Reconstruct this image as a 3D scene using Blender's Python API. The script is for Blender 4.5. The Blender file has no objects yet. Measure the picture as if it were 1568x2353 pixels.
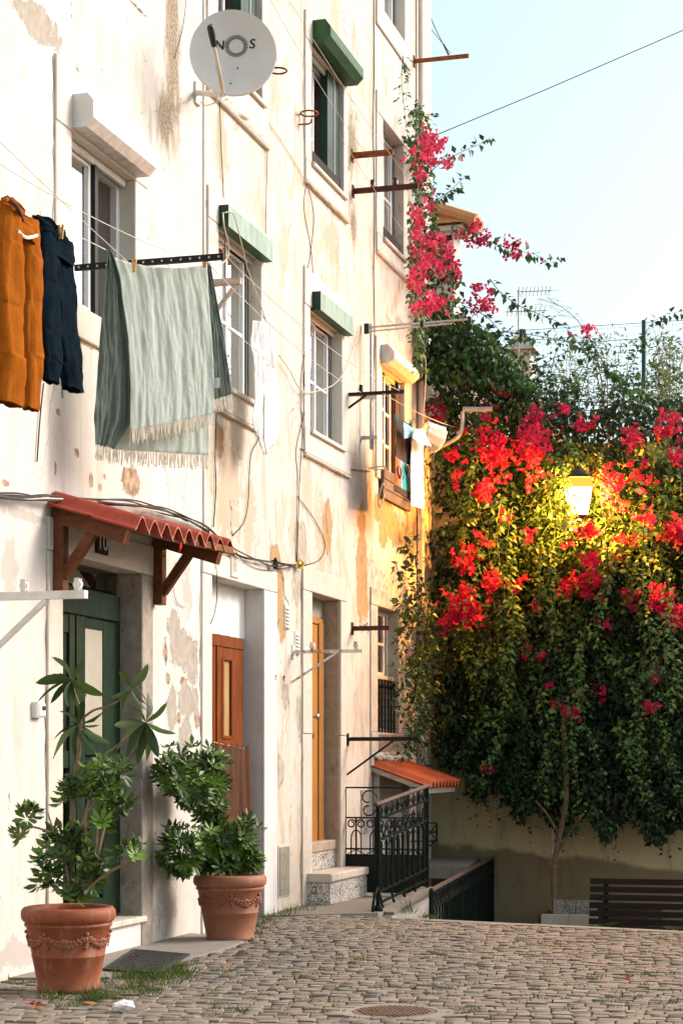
import bpy, math, random
import numpy as np
from mathutils import Vector, Matrix, noise as mnoise
R = math.radians
random.seed(7); rng = np.random.default_rng(7)
scene = bpy.context.scene
COL = scene.collection

# ------------------------------------------------------------------ camera, sky, sun, exposure
# World axes: the facade is the plane x = 0, y runs along it away from the viewer, z is up.
FOC = 4384.0; HX = 784.0; HY = 1750.0; YAW = R(15.89); CAM = Vector((5.02, 0.0, 1.30))
cam_d = bpy.data.cameras.new('camera'); cam = bpy.data.objects.new('camera', cam_d); COL.objects.link(cam)
cam.location = CAM; cam.rotation_euler = (R(90), 0, YAW)
cam_d.sensor_fit = 'HORIZONTAL'; cam_d.sensor_width = 24.0; cam_d.lens = FOC / 1568.0 * 24.0
cam_d.shift_y = (HY - 1176.0) / 1568.0
cam_d.clip_start = 0.1; cam_d.clip_end = 3000
scene.camera = cam
SUN_EL, SUN_AZ = 32.0, 33.0            # azimuth from +x towards +y
world = bpy.data.worlds.new('World'); scene.world = world; world.use_nodes = True
wn = world.node_tree.nodes; wl = world.node_tree.links
sky = wn.new('ShaderNodeTexSky'); sky.sky_type = 'NISHITA'; sky.sun_disc = False
sky.sun_elevation = R(SUN_EL); sky.sun_rotation = R(90 - SUN_AZ)
sky.air_density = 1.0; sky.dust_density = 4.0; sky.ozone_density = 1.0; sky.altitude = 50
wn['Background'].inputs['Strength'].default_value = 0.15
hs = wn.new('ShaderNodeHueSaturation'); hs.inputs['Hue'].default_value = 0.46; hs.inputs['Saturation'].default_value = 0.72   # thin high haze over the whole sky
wl.new(sky.outputs[0], hs.inputs['Color']); wl.new(hs.outputs[0], wn['Background'].inputs['Color'])
sun_d = bpy.data.lights.new('sun', 'SUN'); sun = bpy.data.objects.new('sun', sun_d); COL.objects.link(sun)
sun_d.energy = 1.5; sun_d.angle = R(22); sun_d.color = (1.0, 0.94, 0.85)
sv = Vector((math.cos(R(SUN_EL)) * math.cos(R(SUN_AZ)), math.cos(R(SUN_EL)) * math.sin(R(SUN_AZ)), math.sin(R(SUN_EL))))
sun.rotation_euler = sv.to_track_quat('Z', 'Y').to_euler(); sun.location = sv * 40
vs = scene.view_settings
vs.view_transform = 'Standard'; vs.look = 'None'; vs.exposure = 0.97; vs.gamma = 1.0; vs.use_curve_mapping = False

# ------------------------------------------------------------------ measuring helpers (photo measurements -> metres on real planes)
CR = Vector((math.cos(YAW), math.sin(YAW), 0)); CF = Vector((-math.sin(YAW), math.cos(YAW), 0)); CZ = Vector((0, 0, 1))
def ray(px, py): return CF + CR * ((px - HX) / FOC) + CZ * ((HY - py) / FOC)
def onx(px, py, x=0.0):
    d = ray(px, py); return CAM + d * ((x - CAM.x) / d.x)
def ony(px, py, y):
    d = ray(px, py); return CAM + d * ((y - CAM.y) / d.y)
def onz(px, py, z=0.0):
    d = ray(px, py); return CAM + d * ((z - CAM.z) / d.z)
def dep(px, py, Z): return CAM + ray(px, py) * Z
def wy(px, x=0.0): return onx(px, HY, x).y
def depth(p): return (p - CAM).dot(CF)

# ------------------------------------------------------------------ object helpers
ORG = {}
def setp(o, label=None, cat=None, group=None, kind=None):
    if label: o['label'] = label
    if cat: o['category'] = cat
    if group: o['group'] = group
    if kind: o['kind'] = kind
    return o
def thing(name, label, cat, loc, group=None):
    o = bpy.data.objects.new(name, None); COL.objects.link(o); o.location = loc; o.empty_display_size = 0.1
    ORG[o] = Vector(loc); return setp(o, label, cat, group)
class MB:
    def __init__(s): s.v = []; s.f = []
    def add(s, vs_, fs_):
        n = len(s.v); s.v.extend([tuple(p) for p in vs_]); s.f.extend([tuple(i + n for i in f) for f in fs_]); return s
    def box(s, x0, x1, y0, y1, z0, z1):
        if x0 > x1: x0, x1 = x1, x0
        if y0 > y1: y0, y1 = y1, y0
        if z0 > z1: z0, z1 = z1, z0
        return s.add([(x, y, z) for x in (x0, x1) for y in (y0, y1) for z in (z0, z1)],
              [(0, 1, 3, 2), (4, 6, 7, 5), (0, 4, 5, 1), (2, 3, 7, 6), (0, 2, 6, 4), (1, 5, 7, 3)])
    def rbox(s, x0, x1, y0, y1, z0, z1, b=0.004):
        # box with its front (+x) edges chamfered
        if y0 > y1: y0, y1 = y1, y0
        if z0 > z1: z0, z1 = z1, z0
        V = []
        for x, e in ((x0, 0), (x1 - b, 0), (x1, b)):
            V += [(x, y0 + e, z0 + e), (x, y1 - e, z0 + e), (x, y1 - e, z1 - e), (x, y0 + e, z1 - e)]
        Fs = [(0, 3, 2, 1), (8, 9, 10, 11)]
        for k in (0, 4):
            for i in range(4):
                j = (i + 1) % 4; Fs.append((k + i, k + j, k + 4 + j, k + 4 + i))
        return s.add(V, Fs)
    def prism(s, poly, ext):
        # polygon (list of Vectors) extruded by vector ext
        n = len(poly); V = [Vector(p) for p in poly]; V += [p + Vector(ext) for p in V[:n]]
        Fs = [tuple(range(n - 1, -1, -1)), tuple(range(n, 2 * n))]
        for i in range(n):
            j = (i + 1) % n; Fs.append((i, j, n + j, n + i))
        return s.add(V, Fs)
    def bar(s, a, b, w, h, up=(0, 0, 1)):
        a = Vector(a); b = Vector(b); d = (b - a).normalized(); u = Vector(up)
        sd = d.cross(u).normalized(); uu = sd.cross(d).normalized()
        q = [sd * w / 2 + uu * h / 2, -sd * w / 2 + uu * h / 2, -sd * w / 2 - uu * h / 2, sd * w / 2 - uu * h / 2]
        return s.prism([a + k for k in q], b - a)
    def tube(s, pts, r, n=6, cap=True, closed=False):
        pts = [Vector(p) for p in pts]; m = len(pts); V = []; Fs = []
        rr = r if isinstance(r, (list, tuple)) else [r] * m
        prev = None
        for i, p in enumerate(pts):
            if closed: d = pts[(i + 1) % m] - pts[i - 1]
            else: d = pts[min(i + 1, m - 1)] - pts[max(i - 1, 0)]
            if d.length < 1e-9: d = Vector((0, 0, 1))
            d.normalize()
            if prev is None:
                u = d.cross(Vector((0, 0, 1)))
                if u.length < 0.2: u = d.cross(Vector((1, 0, 0)))
            else:
                u = prev - d * prev.dot(d)
                if u.length < 1e-6: u = d.cross(Vector((0.3, 0.5, 0.8)))
            u.normalize(); prev = u; w = d.cross(u)
            for k in range(n):
                t = 2 * math.pi * k / n; V.append(p + (u * math.cos(t) + w * math.sin(t)) * rr[i])
        for i in range(m if closed else m - 1):
            a = i * n; b = ((i + 1) % m) * n
            for k in range(n):
                j = (k + 1) % n; Fs.append((a + k, b + k, b + j, a + j))
        if cap and not closed:
            Fs.append(tuple(range(n))); Fs.append(tuple(range(m * n - 1, (m - 1) * n - 1, -1)))
        return s.add(V, Fs)
    def lathe(s, prof, c=(0, 0, 0), n=32):
        V = []; Fs = []
        for r, z in prof:
            for k in range(n):
                t = 2 * math.pi * k / n; V.append((c[0] + r * math.cos(t), c[1] + r * math.sin(t), c[2] + z))
        for i in range(len(prof) - 1):
            for k in range(n):
                j = (k + 1) % n; Fs.append((i * n + k, i * n + j, (i + 1) * n + j, (i + 1) * n + k))
        return s.add(V, Fs)
    def ball(s, c, r, nu=10, nv=7, sc=(1, 1, 1)):
        V = []; Fs = []
        for i in range(nv + 1):
            ph = math.pi * i / nv
            for k in range(nu):
                t = 2 * math.pi * k / nu
                V.append((c[0] + sc[0] * r * math.sin(ph) * math.cos(t), c[1] + sc[1] * r * math.sin(ph) * math.sin(t), c[2] + sc[2] * r * math.cos(ph)))
        for i in range(nv):
            for k in range(nu):
                j = (k + 1) % nu; Fs.append((i * nu + k, (i + 1) * nu + k, (i + 1) * nu + j, i * nu + j))
        return s.add(V, Fs)
    def grid(s, fn, nu, nv):
        V = [fn(i / nu, j / nv) for j in range(nv + 1) for i in range(nu + 1)]
        Fs = [(j * (nu + 1) + i, j * (nu + 1) + i + 1, (j + 1) * (nu + 1) + i + 1, (j + 1) * (nu + 1) + i) for j in range(nv) for i in range(nu)]
        return s.add(V, Fs)
    def build(s, name, mat, parent=None, smooth=False, org=None, **tags):
        me = bpy.data.meshes.new(name)
        if parent is not None: o_ = ORG[parent]
        elif org is not None: o_ = Vector(org)
        else:
            A = np.array(s.v); o_ = Vector(((A[:, 0].min() + A[:, 0].max()) / 2, (A[:, 1].min() + A[:, 1].max()) / 2, A[:, 2].min()))
        me.from_pydata([(p[0] - o_.x, p[1] - o_.y, p[2] - o_.z) for p in s.v], [], s.f)
        return finish(me, name, mat, parent, smooth, o_, **tags)
def finish(me, name, mat, parent, smooth, o_, **tags):
    me.materials.append(mat)
    if smooth:
        me.polygons.foreach_set('use_smooth', [True] * len(me.polygons))
    me.update()
    o = bpy.data.objects.new(name, me); COL.objects.link(o)
    if parent is not None: o.parent = parent
    else: o.location = o_
    ORG[o] = o_
    return setp(o, **tags)
def autosmooth(o, ang=40):
    me = o.data
    me.polygons.foreach_set('use_smooth', [True] * len(me.polygons))
    me.set_sharp_from_angle(angle=R(ang)); return o
def spline(pts, n=6):
    P = [Vector(p) for p in pts]
    if len(P) < 3: return P
    out = []
    for i in range(len(P) - 1):
        p0 = P[max(i - 1, 0)]; p1 = P[i]; p2 = P[i + 1]; p3 = P[min(i + 2, len(P) - 1)]
        for k in range(n):
            t = k / n
            out.append(0.5 * ((2 * p1) + (-p0 + p2) * t + (2 * p0 - 5 * p1 + 4 * p2 - p3) * t * t + (-p0 + 3 * p1 - 3 * p2 + p3) * t ** 3))
    out.append(P[-1]); return out
def sag(a, b, s, n=12):
    a = Vector(a); b = Vector(b)
    return [a.lerp(b, i / n) - Vector((0, 0, s * 4 * (i / n) * (1 - i / n))) for i in range(n + 1)]
def np_mesh(name, V, Fq, mat, parent=None, org=None, attr=None, smooth=False, **tags):
    """V (n,3) float, Fq (m,k) int; attr: per-vertex float 'tint'"""
    o_ = ORG[parent] if parent is not None else Vector(org if org is not None else (0, 0, 0))
    V = V - np.array(o_)
    me = bpy.data.meshes.new(name); k = Fq.shape[1]
    me.vertices.add(len(V)); me.vertices.foreach_set('co', V.astype(np.float32).ravel())
    me.loops.add(Fq.size); me.loops.foreach_set('vertex_index', Fq.astype(np.int32).ravel())
    me.polygons.add(len(Fq)); me.polygons.foreach_set('loop_start', np.arange(0, Fq.size, k, dtype=np.int32))
    me.update(calc_edges=True); me.validate()
    if attr is not None:
        a = me.attributes.new('tint', 'FLOAT', 'POINT'); a.data.foreach_set('value', attr.astype(np.float32))
    return finish(me, name, mat, parent, smooth, o_, **tags)

# ------------------------------------------------------------------ materials
class NT:
    def __init__(s, name):
        s.m = bpy.data.materials.new(name); s.m.use_nodes = True; s.t = s.m.node_tree; s.n = s.t.nodes; s.l = s.t.links
        s.b = s.n['Principled BSDF']; s.out = s.n['Material Output']
    def N(s, ty, **kw):
        n = s.n.new(ty)
        for k, v in kw.items():
            if hasattr(n, k): setattr(n, k, v)
        return n
    def L(s, a, b): s.l.new(a, b)
    def val(s, sock, v):
        if hasattr(v, 'links'): s.L(v, sock)
        else: sock.default_value = v
    def pos(s, obj=False):
        if obj: return s.N('ShaderNodeTexCoord').outputs['Object']
        return s.N('ShaderNodeNewGeometry').outputs['Position']
    def mapping(s, vec, scale=(1, 1, 1), loc=(0, 0, 0), rot=(0, 0, 0)):
        m = s.N('ShaderNodeMapping'); s.L(vec, m.inputs['Vector'])
        m.inputs['Scale'].default_value = scale; m.inputs['Location'].default_value = loc; m.inputs['Rotation'].default_value = rot
        return m.outputs[0]
    def noise(s, vec, scale=5, detail=6, rough=0.6, dist=0):
        n = s.N('ShaderNodeTexNoise'); s.L(vec, n.inputs['Vector'])
        n.inputs['Scale'].default_value = scale; n.inputs['Detail'].default_value = detail
        n.inputs['Roughness'].default_value = rough; n.inputs['Distortion'].default_value = dist
        return n.outputs['Fac']
    def ramp(s, fac, lo, hi, a=0.0, b=1.0):
        m = s.N('ShaderNodeMapRange'); s.val(m.inputs[0], fac)
        m.inputs[1].default_value = lo; m.inputs[2].default_value = hi; m.inputs[3].default_value = a; m.inputs[4].default_value = b
        return m.outputs[0]
    def math(s, op, a, b=0.0, c=None):
        m = s.N('ShaderNodeMath', operation=op); s.val(m.inputs[0], a); s.val(m.inputs[1], b)
        if c is not None: s.val(m.inputs[2], c)
        return m.outputs[0]
    def mix(s, fac, a, b):
        m = s.N('ShaderNodeMix', data_type='RGBA'); s.val(m.inputs[0], fac)
        s.val(m.inputs[6], a if hasattr(a, 'links') else (*a, 1)); s.val(m.inputs[7], b if hasattr(b, 'links') else (*b, 1))
        return m.outputs[2]
    def bump(s, h, strength=0.3, dist=0.01):
        b = s.N('ShaderNodeBump'); s.L(h, b.inputs['Height']); b.inputs['Strength'].default_value = strength; b.inputs['Distance'].default_value = dist
        s.L(b.outputs[0], s.b.inputs['Normal']); return b
    def done(s, color, rough=0.8, metal=0.0, spec=0.3):
        s.val(s.b.inputs['Base Color'], color if hasattr(color, 'links') else (*color, 1))
        s.val(s.b.inputs['Roughness'], rough); s.b.inputs['Metallic'].default_value = metal
        s.b.inputs['Specular IOR Level'].default_value = spec
        return s.m
def simple(name, c1, c2=None, scale=6.0, rough=0.8, bump=0.15, bscale=None, metal=0.0, spec=0.3, stretch=(1, 1, 1), lo=0.35, hi=0.65, bd=0.004):
    t = NT(name); p = t.mapping(t.pos(), stretch)
    f = t.ramp(t.noise(p, scale, 7), lo, hi)
    c = t.mix(f, c1, c2 if c2 else tuple(k * 0.8 for k in c1))
    if bump: t.bump(t.noise(p, bscale or scale * 5, 5), bump, bd)
    return t.done(c, rough, metal, spec)

def peel_nodes(t, pos, spots, nz, gain=1.0):
    """field > 0 inside any irregular spot (y, z, ry, rz)"""
    cur = None
    for (y, z, ry, rz) in spots:
        m = t.N('ShaderNodeVectorMath', operation='MULTIPLY_ADD'); t.L(pos, m.inputs[0])
        m.inputs[1].default_value = (0, 1 / ry, 1 / rz); m.inputs[2].default_value = (0, -y / ry, -z / rz)
        l = t.N('ShaderNodeVectorMath', operation='LENGTH'); t.L(m.outputs[0], l.inputs[0])
        cur = l.outputs['Value'] if cur is None else t.math('MINIMUM', cur, l.outputs['Value'])
    f = t.math('SUBTRACT', 1.0, cur)
    return t.math('ADD', f, t.math('MULTIPLY', t.math('SUBTRACT', nz, 0.5), 3.6 * gain))
def spot(px, py, rx, ry):
    c = onx(px, py); a = wy(px - rx); b = wy(px + rx)
    return (c.y, c.z, (b - a) / 2, ry * depth(c) / FOC)
def plaster(name, base, base2, tan, tan2, grey, s_tan, s_grey, s_dark, chips=0.72, undercoat=None, faint=None, wash=0.18):
    t = NT(name); p = t.pos()
    big = t.noise(p, 0.9, 6, 0.6); mid = t.noise(p, 6, 8, 0.65); fine = t.noise(p, 45, 6, 0.6)
    streak = t.noise(t.mapping(p, (7, 7, 0.55)), 1.0, 7, 0.65)
    col = t.mix(t.ramp(big, 0.38, 0.64), base, base2)
    col = t.mix(t.ramp(streak, 0.48, 0.72, 0, 0.62), col, grey)
    col = t.mix(t.ramp(mid, 0.52, 0.72, 0, 0.4), col, tan2)
    wsh = t.ramp(t.noise(t.mapping(p, (2.6, 2.6, 0.9)), 1.6, 10, 0.70, 0.5), 0.535, 0.56)
    col = t.mix(t.math('MULTIPLY', wsh, wash), col, undercoat or tan2)
    if faint:
        ff = t.ramp(peel_nodes(t, p, faint, t.noise(p, 7, 10, 0.72), 1.1), 0.0, 0.05)
        col = t.mix(t.math('MULTIPLY', ff, 0.75), col, undercoat)
    h = t.math('MULTIPLY', fine, 0.12)
    # random flaking chips
    ch = t.noise(t.mapping(p, (1, 9, 6)), 1.0, 9, 0.62, 0.3)
    chm = t.math('MULTIPLY', t.ramp(ch, chips, chips + 0.008), t.ramp(t.noise(p, 0.55, 3), 0.45, 0.55))
    col = t.mix(chm, col, tan)
    peel = chm
    mid2 = t.math('ADD', t.math('MULTIPLY', t.noise(t.mapping(p, (1, 5.5, 3.2)), 1.3, 9, 0.68, 0.4), 0.55), t.math('MULTIPLY', t.noise(t.mapping(p, (1, 1.6, 1)), 24, 8, 0.72, 0.8), 0.45))
    if s_tan:
        f1 = t.math('MAXIMUM', t.ramp(peel_nodes(t, p, s_tan, mid2), 0.0, 0.03), 0)
        col = t.mix(f1, col, t.mix(t.ramp(t.noise(p, 14, 6), 0.35, 0.65), tan, tan2)); peel = t.math('MAXIMUM', peel, f1)
    if s_grey:
        f2 = t.ramp(peel_nodes(t, p, s_grey, mid2), 0.0, 0.03)
        col = t.mix(f2, col, t.mix(t.ramp(t.noise(p, 12, 6), 0.35, 0.65), grey, (0.31, 0.275, 0.22))); peel = t.math('MAXIMUM', peel, f2)
    if s_dark:
        f3 = t.ramp(peel_nodes(t, p, s_dark, t.noise(t.mapping(p, (1, 9, 2.5)), 1.6, 9, 0.7), 0.9), -0.75, 0.25)
        col = t.mix(t.math('MULTIPLY', f3, 1.0), col, t.mix(t.ramp(fine, 0.3, 0.7), (0.10, 0.085, 0.065), (0.42, 0.34, 0.24)))
    # hairline cracks
    vo = t.N('ShaderNodeTexVoronoi', feature='DISTANCE_TO_EDGE'); vo.inputs['Scale'].default_value = 1.0
    wob = t.N('ShaderNodeVectorMath', operation='ADD'); t.L(t.mapping(p, (0.7, 0.9, 0.45)), wob.inputs[0])
    nn = t.N('ShaderNodeTexNoise'); t.L(p, nn.inputs['Vector']); nn.inputs['Scale'].default_value = 5; nn.inputs['Detail'].default_value = 6
    sc = t.N('ShaderNodeVectorMath', operation='SCALE'); t.L(nn.outputs['Color'], sc.inputs[0]); sc.inputs['Scale'].default_value = 0.32
    t.L(sc.outputs[0], wob.inputs[1]); t.L(wob.outputs[0], vo.inputs['Vector'])
    crack = t.math('MULTIPLY', t.ramp(vo.outputs['Distance'], 0.003, 0.0065, 1, 0), t.ramp(t.noise(p, 0.8, 3), 0.5, 0.6))
    col = t.mix(t.math('MULTIPLY', crack, 0.55), col, (0.25, 0.17, 0.10))
    h = t.math('SUBTRACT', h, t.math('MULTIPLY', peel, 0.8)); h = t.math('SUBTRACT', h, t.math('MULTIPLY', crack, 0.6))
    h = t.math('ADD', h, t.math('MULTIPLY', mid, 0.35))
    t.bump(h, 0.85, 0.010)
    return t.done(col, 0.92, 0, 0.15)

WHITE = (0.80, 0.775, 0.72); TAN = (0.60, 0.41, 0.22); TAN2 = (0.68, 0.52, 0.33); GREY = (0.40, 0.355, 0.295)
M = {}
M['wall_near'] = plaster('plaster_white', (0.60, 0.575, 0.53), (0.565, 0.525, 0.465), (0.20, 0.115, 0.055), (0.45, 0.35, 0.24), GREY,
    [spot(*q) for q in [(134, 946, 5, 8), (127, 1075, 3, 18), (209, 1103, 5, 17), (299, 1105, 22, 34), (230, 1120, 5, 8), (12, 1110, 9, 8), (447, 1600, 8, 18), (385, 1560, 6, 14), (452, 1650, 6, 22), (395, 1600, 8, 16), (420, 1565, 6, 10), (380, 1500, 5, 20), (410, 1650, 5, 14), (436, 1555, 6, 14), (240, 1095, 3, 6), (143, 905, 3, 12), (176, 1040, 5, 10)]],
    [spot(*q) for q in [(415, 1490, 24, 45), (430, 1610, 22, 40), (440, 1520, 14, 60), (95, 60, 40, 45), (400, 1440, 14, 40), (425, 1690, 16, 40), (395, 1620, 12, 50), (60, 30, 30, 26)]],
    [spot(*q) for q in [(396, 90, 13, 190), (380, 270, 16, 60)]], 0.675, (0.40, 0.365, 0.315), [spot(*q) for q in [(128, 810, 5, 70), (300, 890, 9, 50), (60, 1185, 60, 12), (345, 330, 5, 70), (180, 825, 12, 46), (40, 2190, 70, 34), (385, 2060, 20, 70), (20, 1300, 20, 60), (430, 1350, 10, 60), (240, 980, 12, 60)]])
M['wall_mid'] = plaster('plaster_cream', (0.545, 0.485, 0.405), (0.585, 0.55, 0.495), (0.36, 0.215, 0.10), (0.42, 0.28, 0.15), (0.46, 0.40, 0.32),
    [spot(*q) for q in [(640, 1370, 14, 70), (632, 1275, 12, 24), (648, 1440, 8, 36), (752, 1215, 11, 60), (505, 1010, 10, 40), (830, 1310, 12, 120), (830, 1200, 10, 40), (835, 1390, 14, 30)]],
    [spot(*q) for q in [(682, 1345, 12, 40), (642, 1775, 10, 34), (690, 1250, 14, 55), (688, 1650, 8, 50), (655, 1600, 9, 30)]],
    [spot(*q) for q in [(808, 330, 10, 45), (812, 520, 6, 40)]], 0.665, (0.44, 0.345, 0.235),
    [spot(*q) for q in [(535, 690, 12, 70), (762, 560, 16, 60), (525, 1130, 34, 120), (572, 1190, 14, 100), (740, 1230, 16, 90), (600, 880, 20, 60), (508, 330, 16, 80), (745, 690, 12, 50)]], wash=0.6)
M['wall_far'] = plaster('plaster_pale', (0.585, 0.55, 0.50), (0.56, 0.515, 0.455), (0.32, 0.18, 0.075), (0.42, 0.28, 0.15), (0.46, 0.40, 0.32),
    [spot(*q) for q in [(868, 1165, 10, 34), (888, 1180, 20, 34), (905, 1215, 16, 40), (880, 1225, 10, 40), (925, 1230, 8, 30), (945, 1240, 8, 40)]], [], [spot(*q) for q in [(950, 1210, 14, 60)]], 0.74)
def stone_mat(name, a, b, c, sc=9.0):
    t = NT(name); p = t.pos()
    f = t.ramp(t.noise(p, sc, 9, 0.7, 0.3), 0.35, 0.65); col = t.mix(f, a, b)
    v = t.ramp(t.noise(t.mapping(p, (5, 5, 1.6)), 2.2, 9, 0.72, 0.6), 0.56, 0.70)
    col = t.mix(t.math('MULTIPLY', v, 0.75), col, c)
    g = t.ramp(t.noise(p, 26, 8, 0.75), 0.60, 0.72); col = t.mix(t.math('MULTIPLY', g, 0.5), col, c)
    t.bump(t.noise(p, 38, 8, 0.7), 0.5, 0.006)
    return t.done(col, 0.9, 0, 0.2)
M['stone'] = stone_mat('limestone', (0.50, 0.445, 0.36), (0.58, 0.53, 0.455), (0.33, 0.26, 0.175))
M['stone_white'] = stone_mat('limewashed_stone', (0.60, 0.565, 0.50), (0.57, 0.52, 0.445), (0.43, 0.345, 0.235))
M['stone_brown'] = stone_mat('weathered_stone', (0.34, 0.255, 0.18), (0.44, 0.345, 0.26), (0.13, 0.09, 0.06), 12)
M['reveal_white'] = simple('rough_render', (0.60, 0.58, 0.56), (0.53, 0.505, 0.475), 4, 0.95, 0.5, 60)
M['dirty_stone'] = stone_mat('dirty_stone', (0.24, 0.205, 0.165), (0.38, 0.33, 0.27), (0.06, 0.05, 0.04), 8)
M['alu'] = simple('white_aluminium', (0.66, 0.66, 0.645), (0.60, 0.595, 0.575), 3, 0.4, 0.05, 30, spec=0.4)
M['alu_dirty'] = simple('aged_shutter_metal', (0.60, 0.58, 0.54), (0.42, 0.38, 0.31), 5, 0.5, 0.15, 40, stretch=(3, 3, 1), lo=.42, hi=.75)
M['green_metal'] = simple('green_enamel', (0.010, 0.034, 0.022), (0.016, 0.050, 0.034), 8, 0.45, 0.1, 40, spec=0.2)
M['green_pale'] = simple('sunlit_green_paint', (0.26, 0.36, 0.29), (0.15, 0.22, 0.17), 3, 0.55, 0.15, 40, stretch=(4, 4, 1), lo=.45, hi=.75)  # pale front colour holds the sun glare on the dark green boxes
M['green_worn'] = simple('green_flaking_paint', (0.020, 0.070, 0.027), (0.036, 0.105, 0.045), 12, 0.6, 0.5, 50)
M['green_door'] = simple('green_door_paint', (0.006, 0.016, 0.008), (0.015, 0.034, 0.016), 9, 0.5, 0.2, 60, stretch=(3, 3, 0.6), spec=.12)
M['black_paint'] = simple('black_iron_paint', (0.006, 0.007, 0.006), (0.012, 0.014, 0.012), 14, 0.5, 0.25, 70, spec=0.2)
M['iron_green'] = simple('dark_green_iron', (0.004, 0.006, 0.005), (0.010, 0.018, 0.013), 18, 0.6, 0.3, 70, spec=0.08)
M['rust'] = simple('rust', (0.33, 0.10, 0.025), (0.14, 0.04, 0.014), 20, 0.9, 0.5, 80)
M['rust_dark'] = simple('dark_rust', (0.095, 0.028, 0.018), (0.05, 0.018, 0.013), 16, 0.8, 0.4, 70)
M['rust_white'] = simple('white_paint_rusting', (0.70, 0.66, 0.58), (0.42, 0.20, 0.08), 14, 0.7, 0.4, 60, lo=0.5, hi=0.62)
M['wood_grey'] = simple('weathered_wood', (0.50, 0.44, 0.37), (0.33, 0.26, 0.20), 6, 0.85, 0.4, 30, stretch=(1, 6, 6))
M['board_dark'] = simple('blackened_board', (0.075, 0.068, 0.062), (0.13, 0.12, 0.11), 8, .9, .5, 40)
M['worn_rail'] = simple('worn_handrail', (0.055, 0.038, 0.027), (0.10, 0.075, 0.055), 14, .6, .3, 60)
M['wood_white'] = simple('white_painted_wood', (0.74, 0.72, 0.68), (0.60, 0.57, 0.52), 8, 0.7, 0.3, 40)
def wood(name, a, b, rough=0.4, st=(14, 14, 1.2)):
    t = NT(name); p = t.mapping(t.pos(), st)
    f = t.noise(p, 2.2, 8, 0.6, 0.9); g = t.noise(p, 9, 5, 0.6)
    col = t.mix(t.ramp(f, 0.32, 0.68), a, b); col = t.mix(t.ramp(g, 0.55, 0.8, 0, 0.4), col, tuple(k * 0.45 for k in a))
    t.bump(g, 0.15, 0.003); return t.done(col, rough, 0, 0.2)
M['wood_door'] = wood('varnished_mahogany', (0.095, 0.020, 0.004), (0.26, 0.066, 0.010), 0.4)
M['wood_beam'] = wood('stained_timber', (0.085, 0.027, 0.010), (0.16, 0.056, 0.021), 0.5, (3, 14, 6))
M['tan_door'] = wood('tan_painted_door', (0.36, 0.155, 0.032), (0.43, 0.195, 0.046), 0.45)
M['tan_frame'] = wood('brown_door_frame', (0.30, 0.125, 0.03), (0.40, 0.18, 0.05), 0.45)
M['wood_bench'] = wood('dark_bench_wood', (0.018, 0.012, 0.009), (0.040, 0.026, 0.018), 0.7, (1.2, 10, 14))
def glass(name, tint=(0.8, 0.85, 0.86), refl=0.35):
    t = NT(name); t.n.remove(t.b)
    g = t.N('ShaderNodeBsdfGlossy'); g.inputs['Roughness'].default_value = 0.02; g.inputs['Color'].default_value = (0.95, 0.97, 1, 1)
    tr = t.N('ShaderNodeBsdfTransparent'); tr.inputs['Color'].default_value = (*tint, 1)
    fr = t.N('ShaderNodeFresnel'); fr.inputs['IOR'].default_value = 1.7
    wv = t.N('ShaderNodeBump'); wv.inputs['Strength'].default_value = 0.05; wv.inputs['Distance'].default_value = 0.01
    t.L(t.noise(t.pos(), 3.0, 2), wv.inputs['Height']); t.L(wv.outputs[0], g.inputs['Normal'])
    fac = t.math('ADD', t.math('MULTIPLY', fr.outputs[0], 1.0), refl)
    mx = t.N('ShaderNodeMixShader'); t.L(fac, mx.inputs[0]); t.L(tr.outputs[0], mx.inputs[1]); t.L(g.outputs[0], mx.inputs[2])
    t.L(mx.outputs[0], t.out.inputs['Surface']); return t.m
M['glass'] = glass('window_glass'); M['glass_dark'] = glass('dim_glass', (0.35, 0.30, 0.24), 0.05)
M['glass_bright'] = glass('coated_glass', (0.6, 0.66, 0.7), 0.7)
M['frosted'] = simple('frosted_glass', (0.40, 0.375, 0.30), (0.34, 0.31, 0.24), 4, 0.35, 0.1, 80, spec=0.5)
M['frosted_tan'] = simple('amber_glass', (0.46, 0.29, 0.13), (0.38, 0.22, 0.09), 4, 0.3, 0.05, 80, spec=0.5)
M['curtain'] = simple('net_curtain', (0.60, 0.56, 0.47), (0.46, 0.42, 0.35), 5, 0.95, 0.4, 14, stretch=(1, 8, 0.4))
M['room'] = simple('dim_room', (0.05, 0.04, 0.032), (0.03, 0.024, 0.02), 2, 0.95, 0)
M['room_brown'] = simple('brown_blind', (0.10, 0.06, 0.04), (0.07, 0.04, 0.028), 2, 0.9, 0.2, 20)
M['cloth_plain'] = simple('white_linen', (0.78, 0.76, 0.72), (0.70, 0.68, 0.63), 5, 0.95, 0.3, 60)
M['cloth_white'] = None
M['plastic_white'] = simple('white_plastic', (0.78, 0.77, 0.73), (0.70, 0.68, 0.62), 6, 0.4, 0.03)
M['plastic_black'] = simple('black_plastic', (0.012, 0.011, 0.010), (0.02, 0.018, 0.016), 10, 0.45, 0.1)
M['cable_black'] = simple('cable_black', (0.018, 0.015, 0.013), (0.03, 0.026, 0.022), 10, 0.6, 0)
M['cable_pale'] = simple('cable_pale', (0.50, 0.42, 0.32), (0.58, 0.50, 0.40), 10, 0.6, 0)
M['rope'] = simple('rope', (0.52, 0.45, 0.36), (0.62, 0.56, 0.47), 30, 0.9, 0)
M['steel'] = simple('galvanised_steel', (0.46, 0.46, 0.44), (0.36, 0.36, 0.34), 10, 0.4, 0.05, metal=0.6, spec=0.5)
M['brass'] = simple('satin_metal', (0.55, 0.50, 0.42), (0.45, 0.40, 0.33), 10, 0.3, 0, metal=0.9, spec=0.5)
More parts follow.
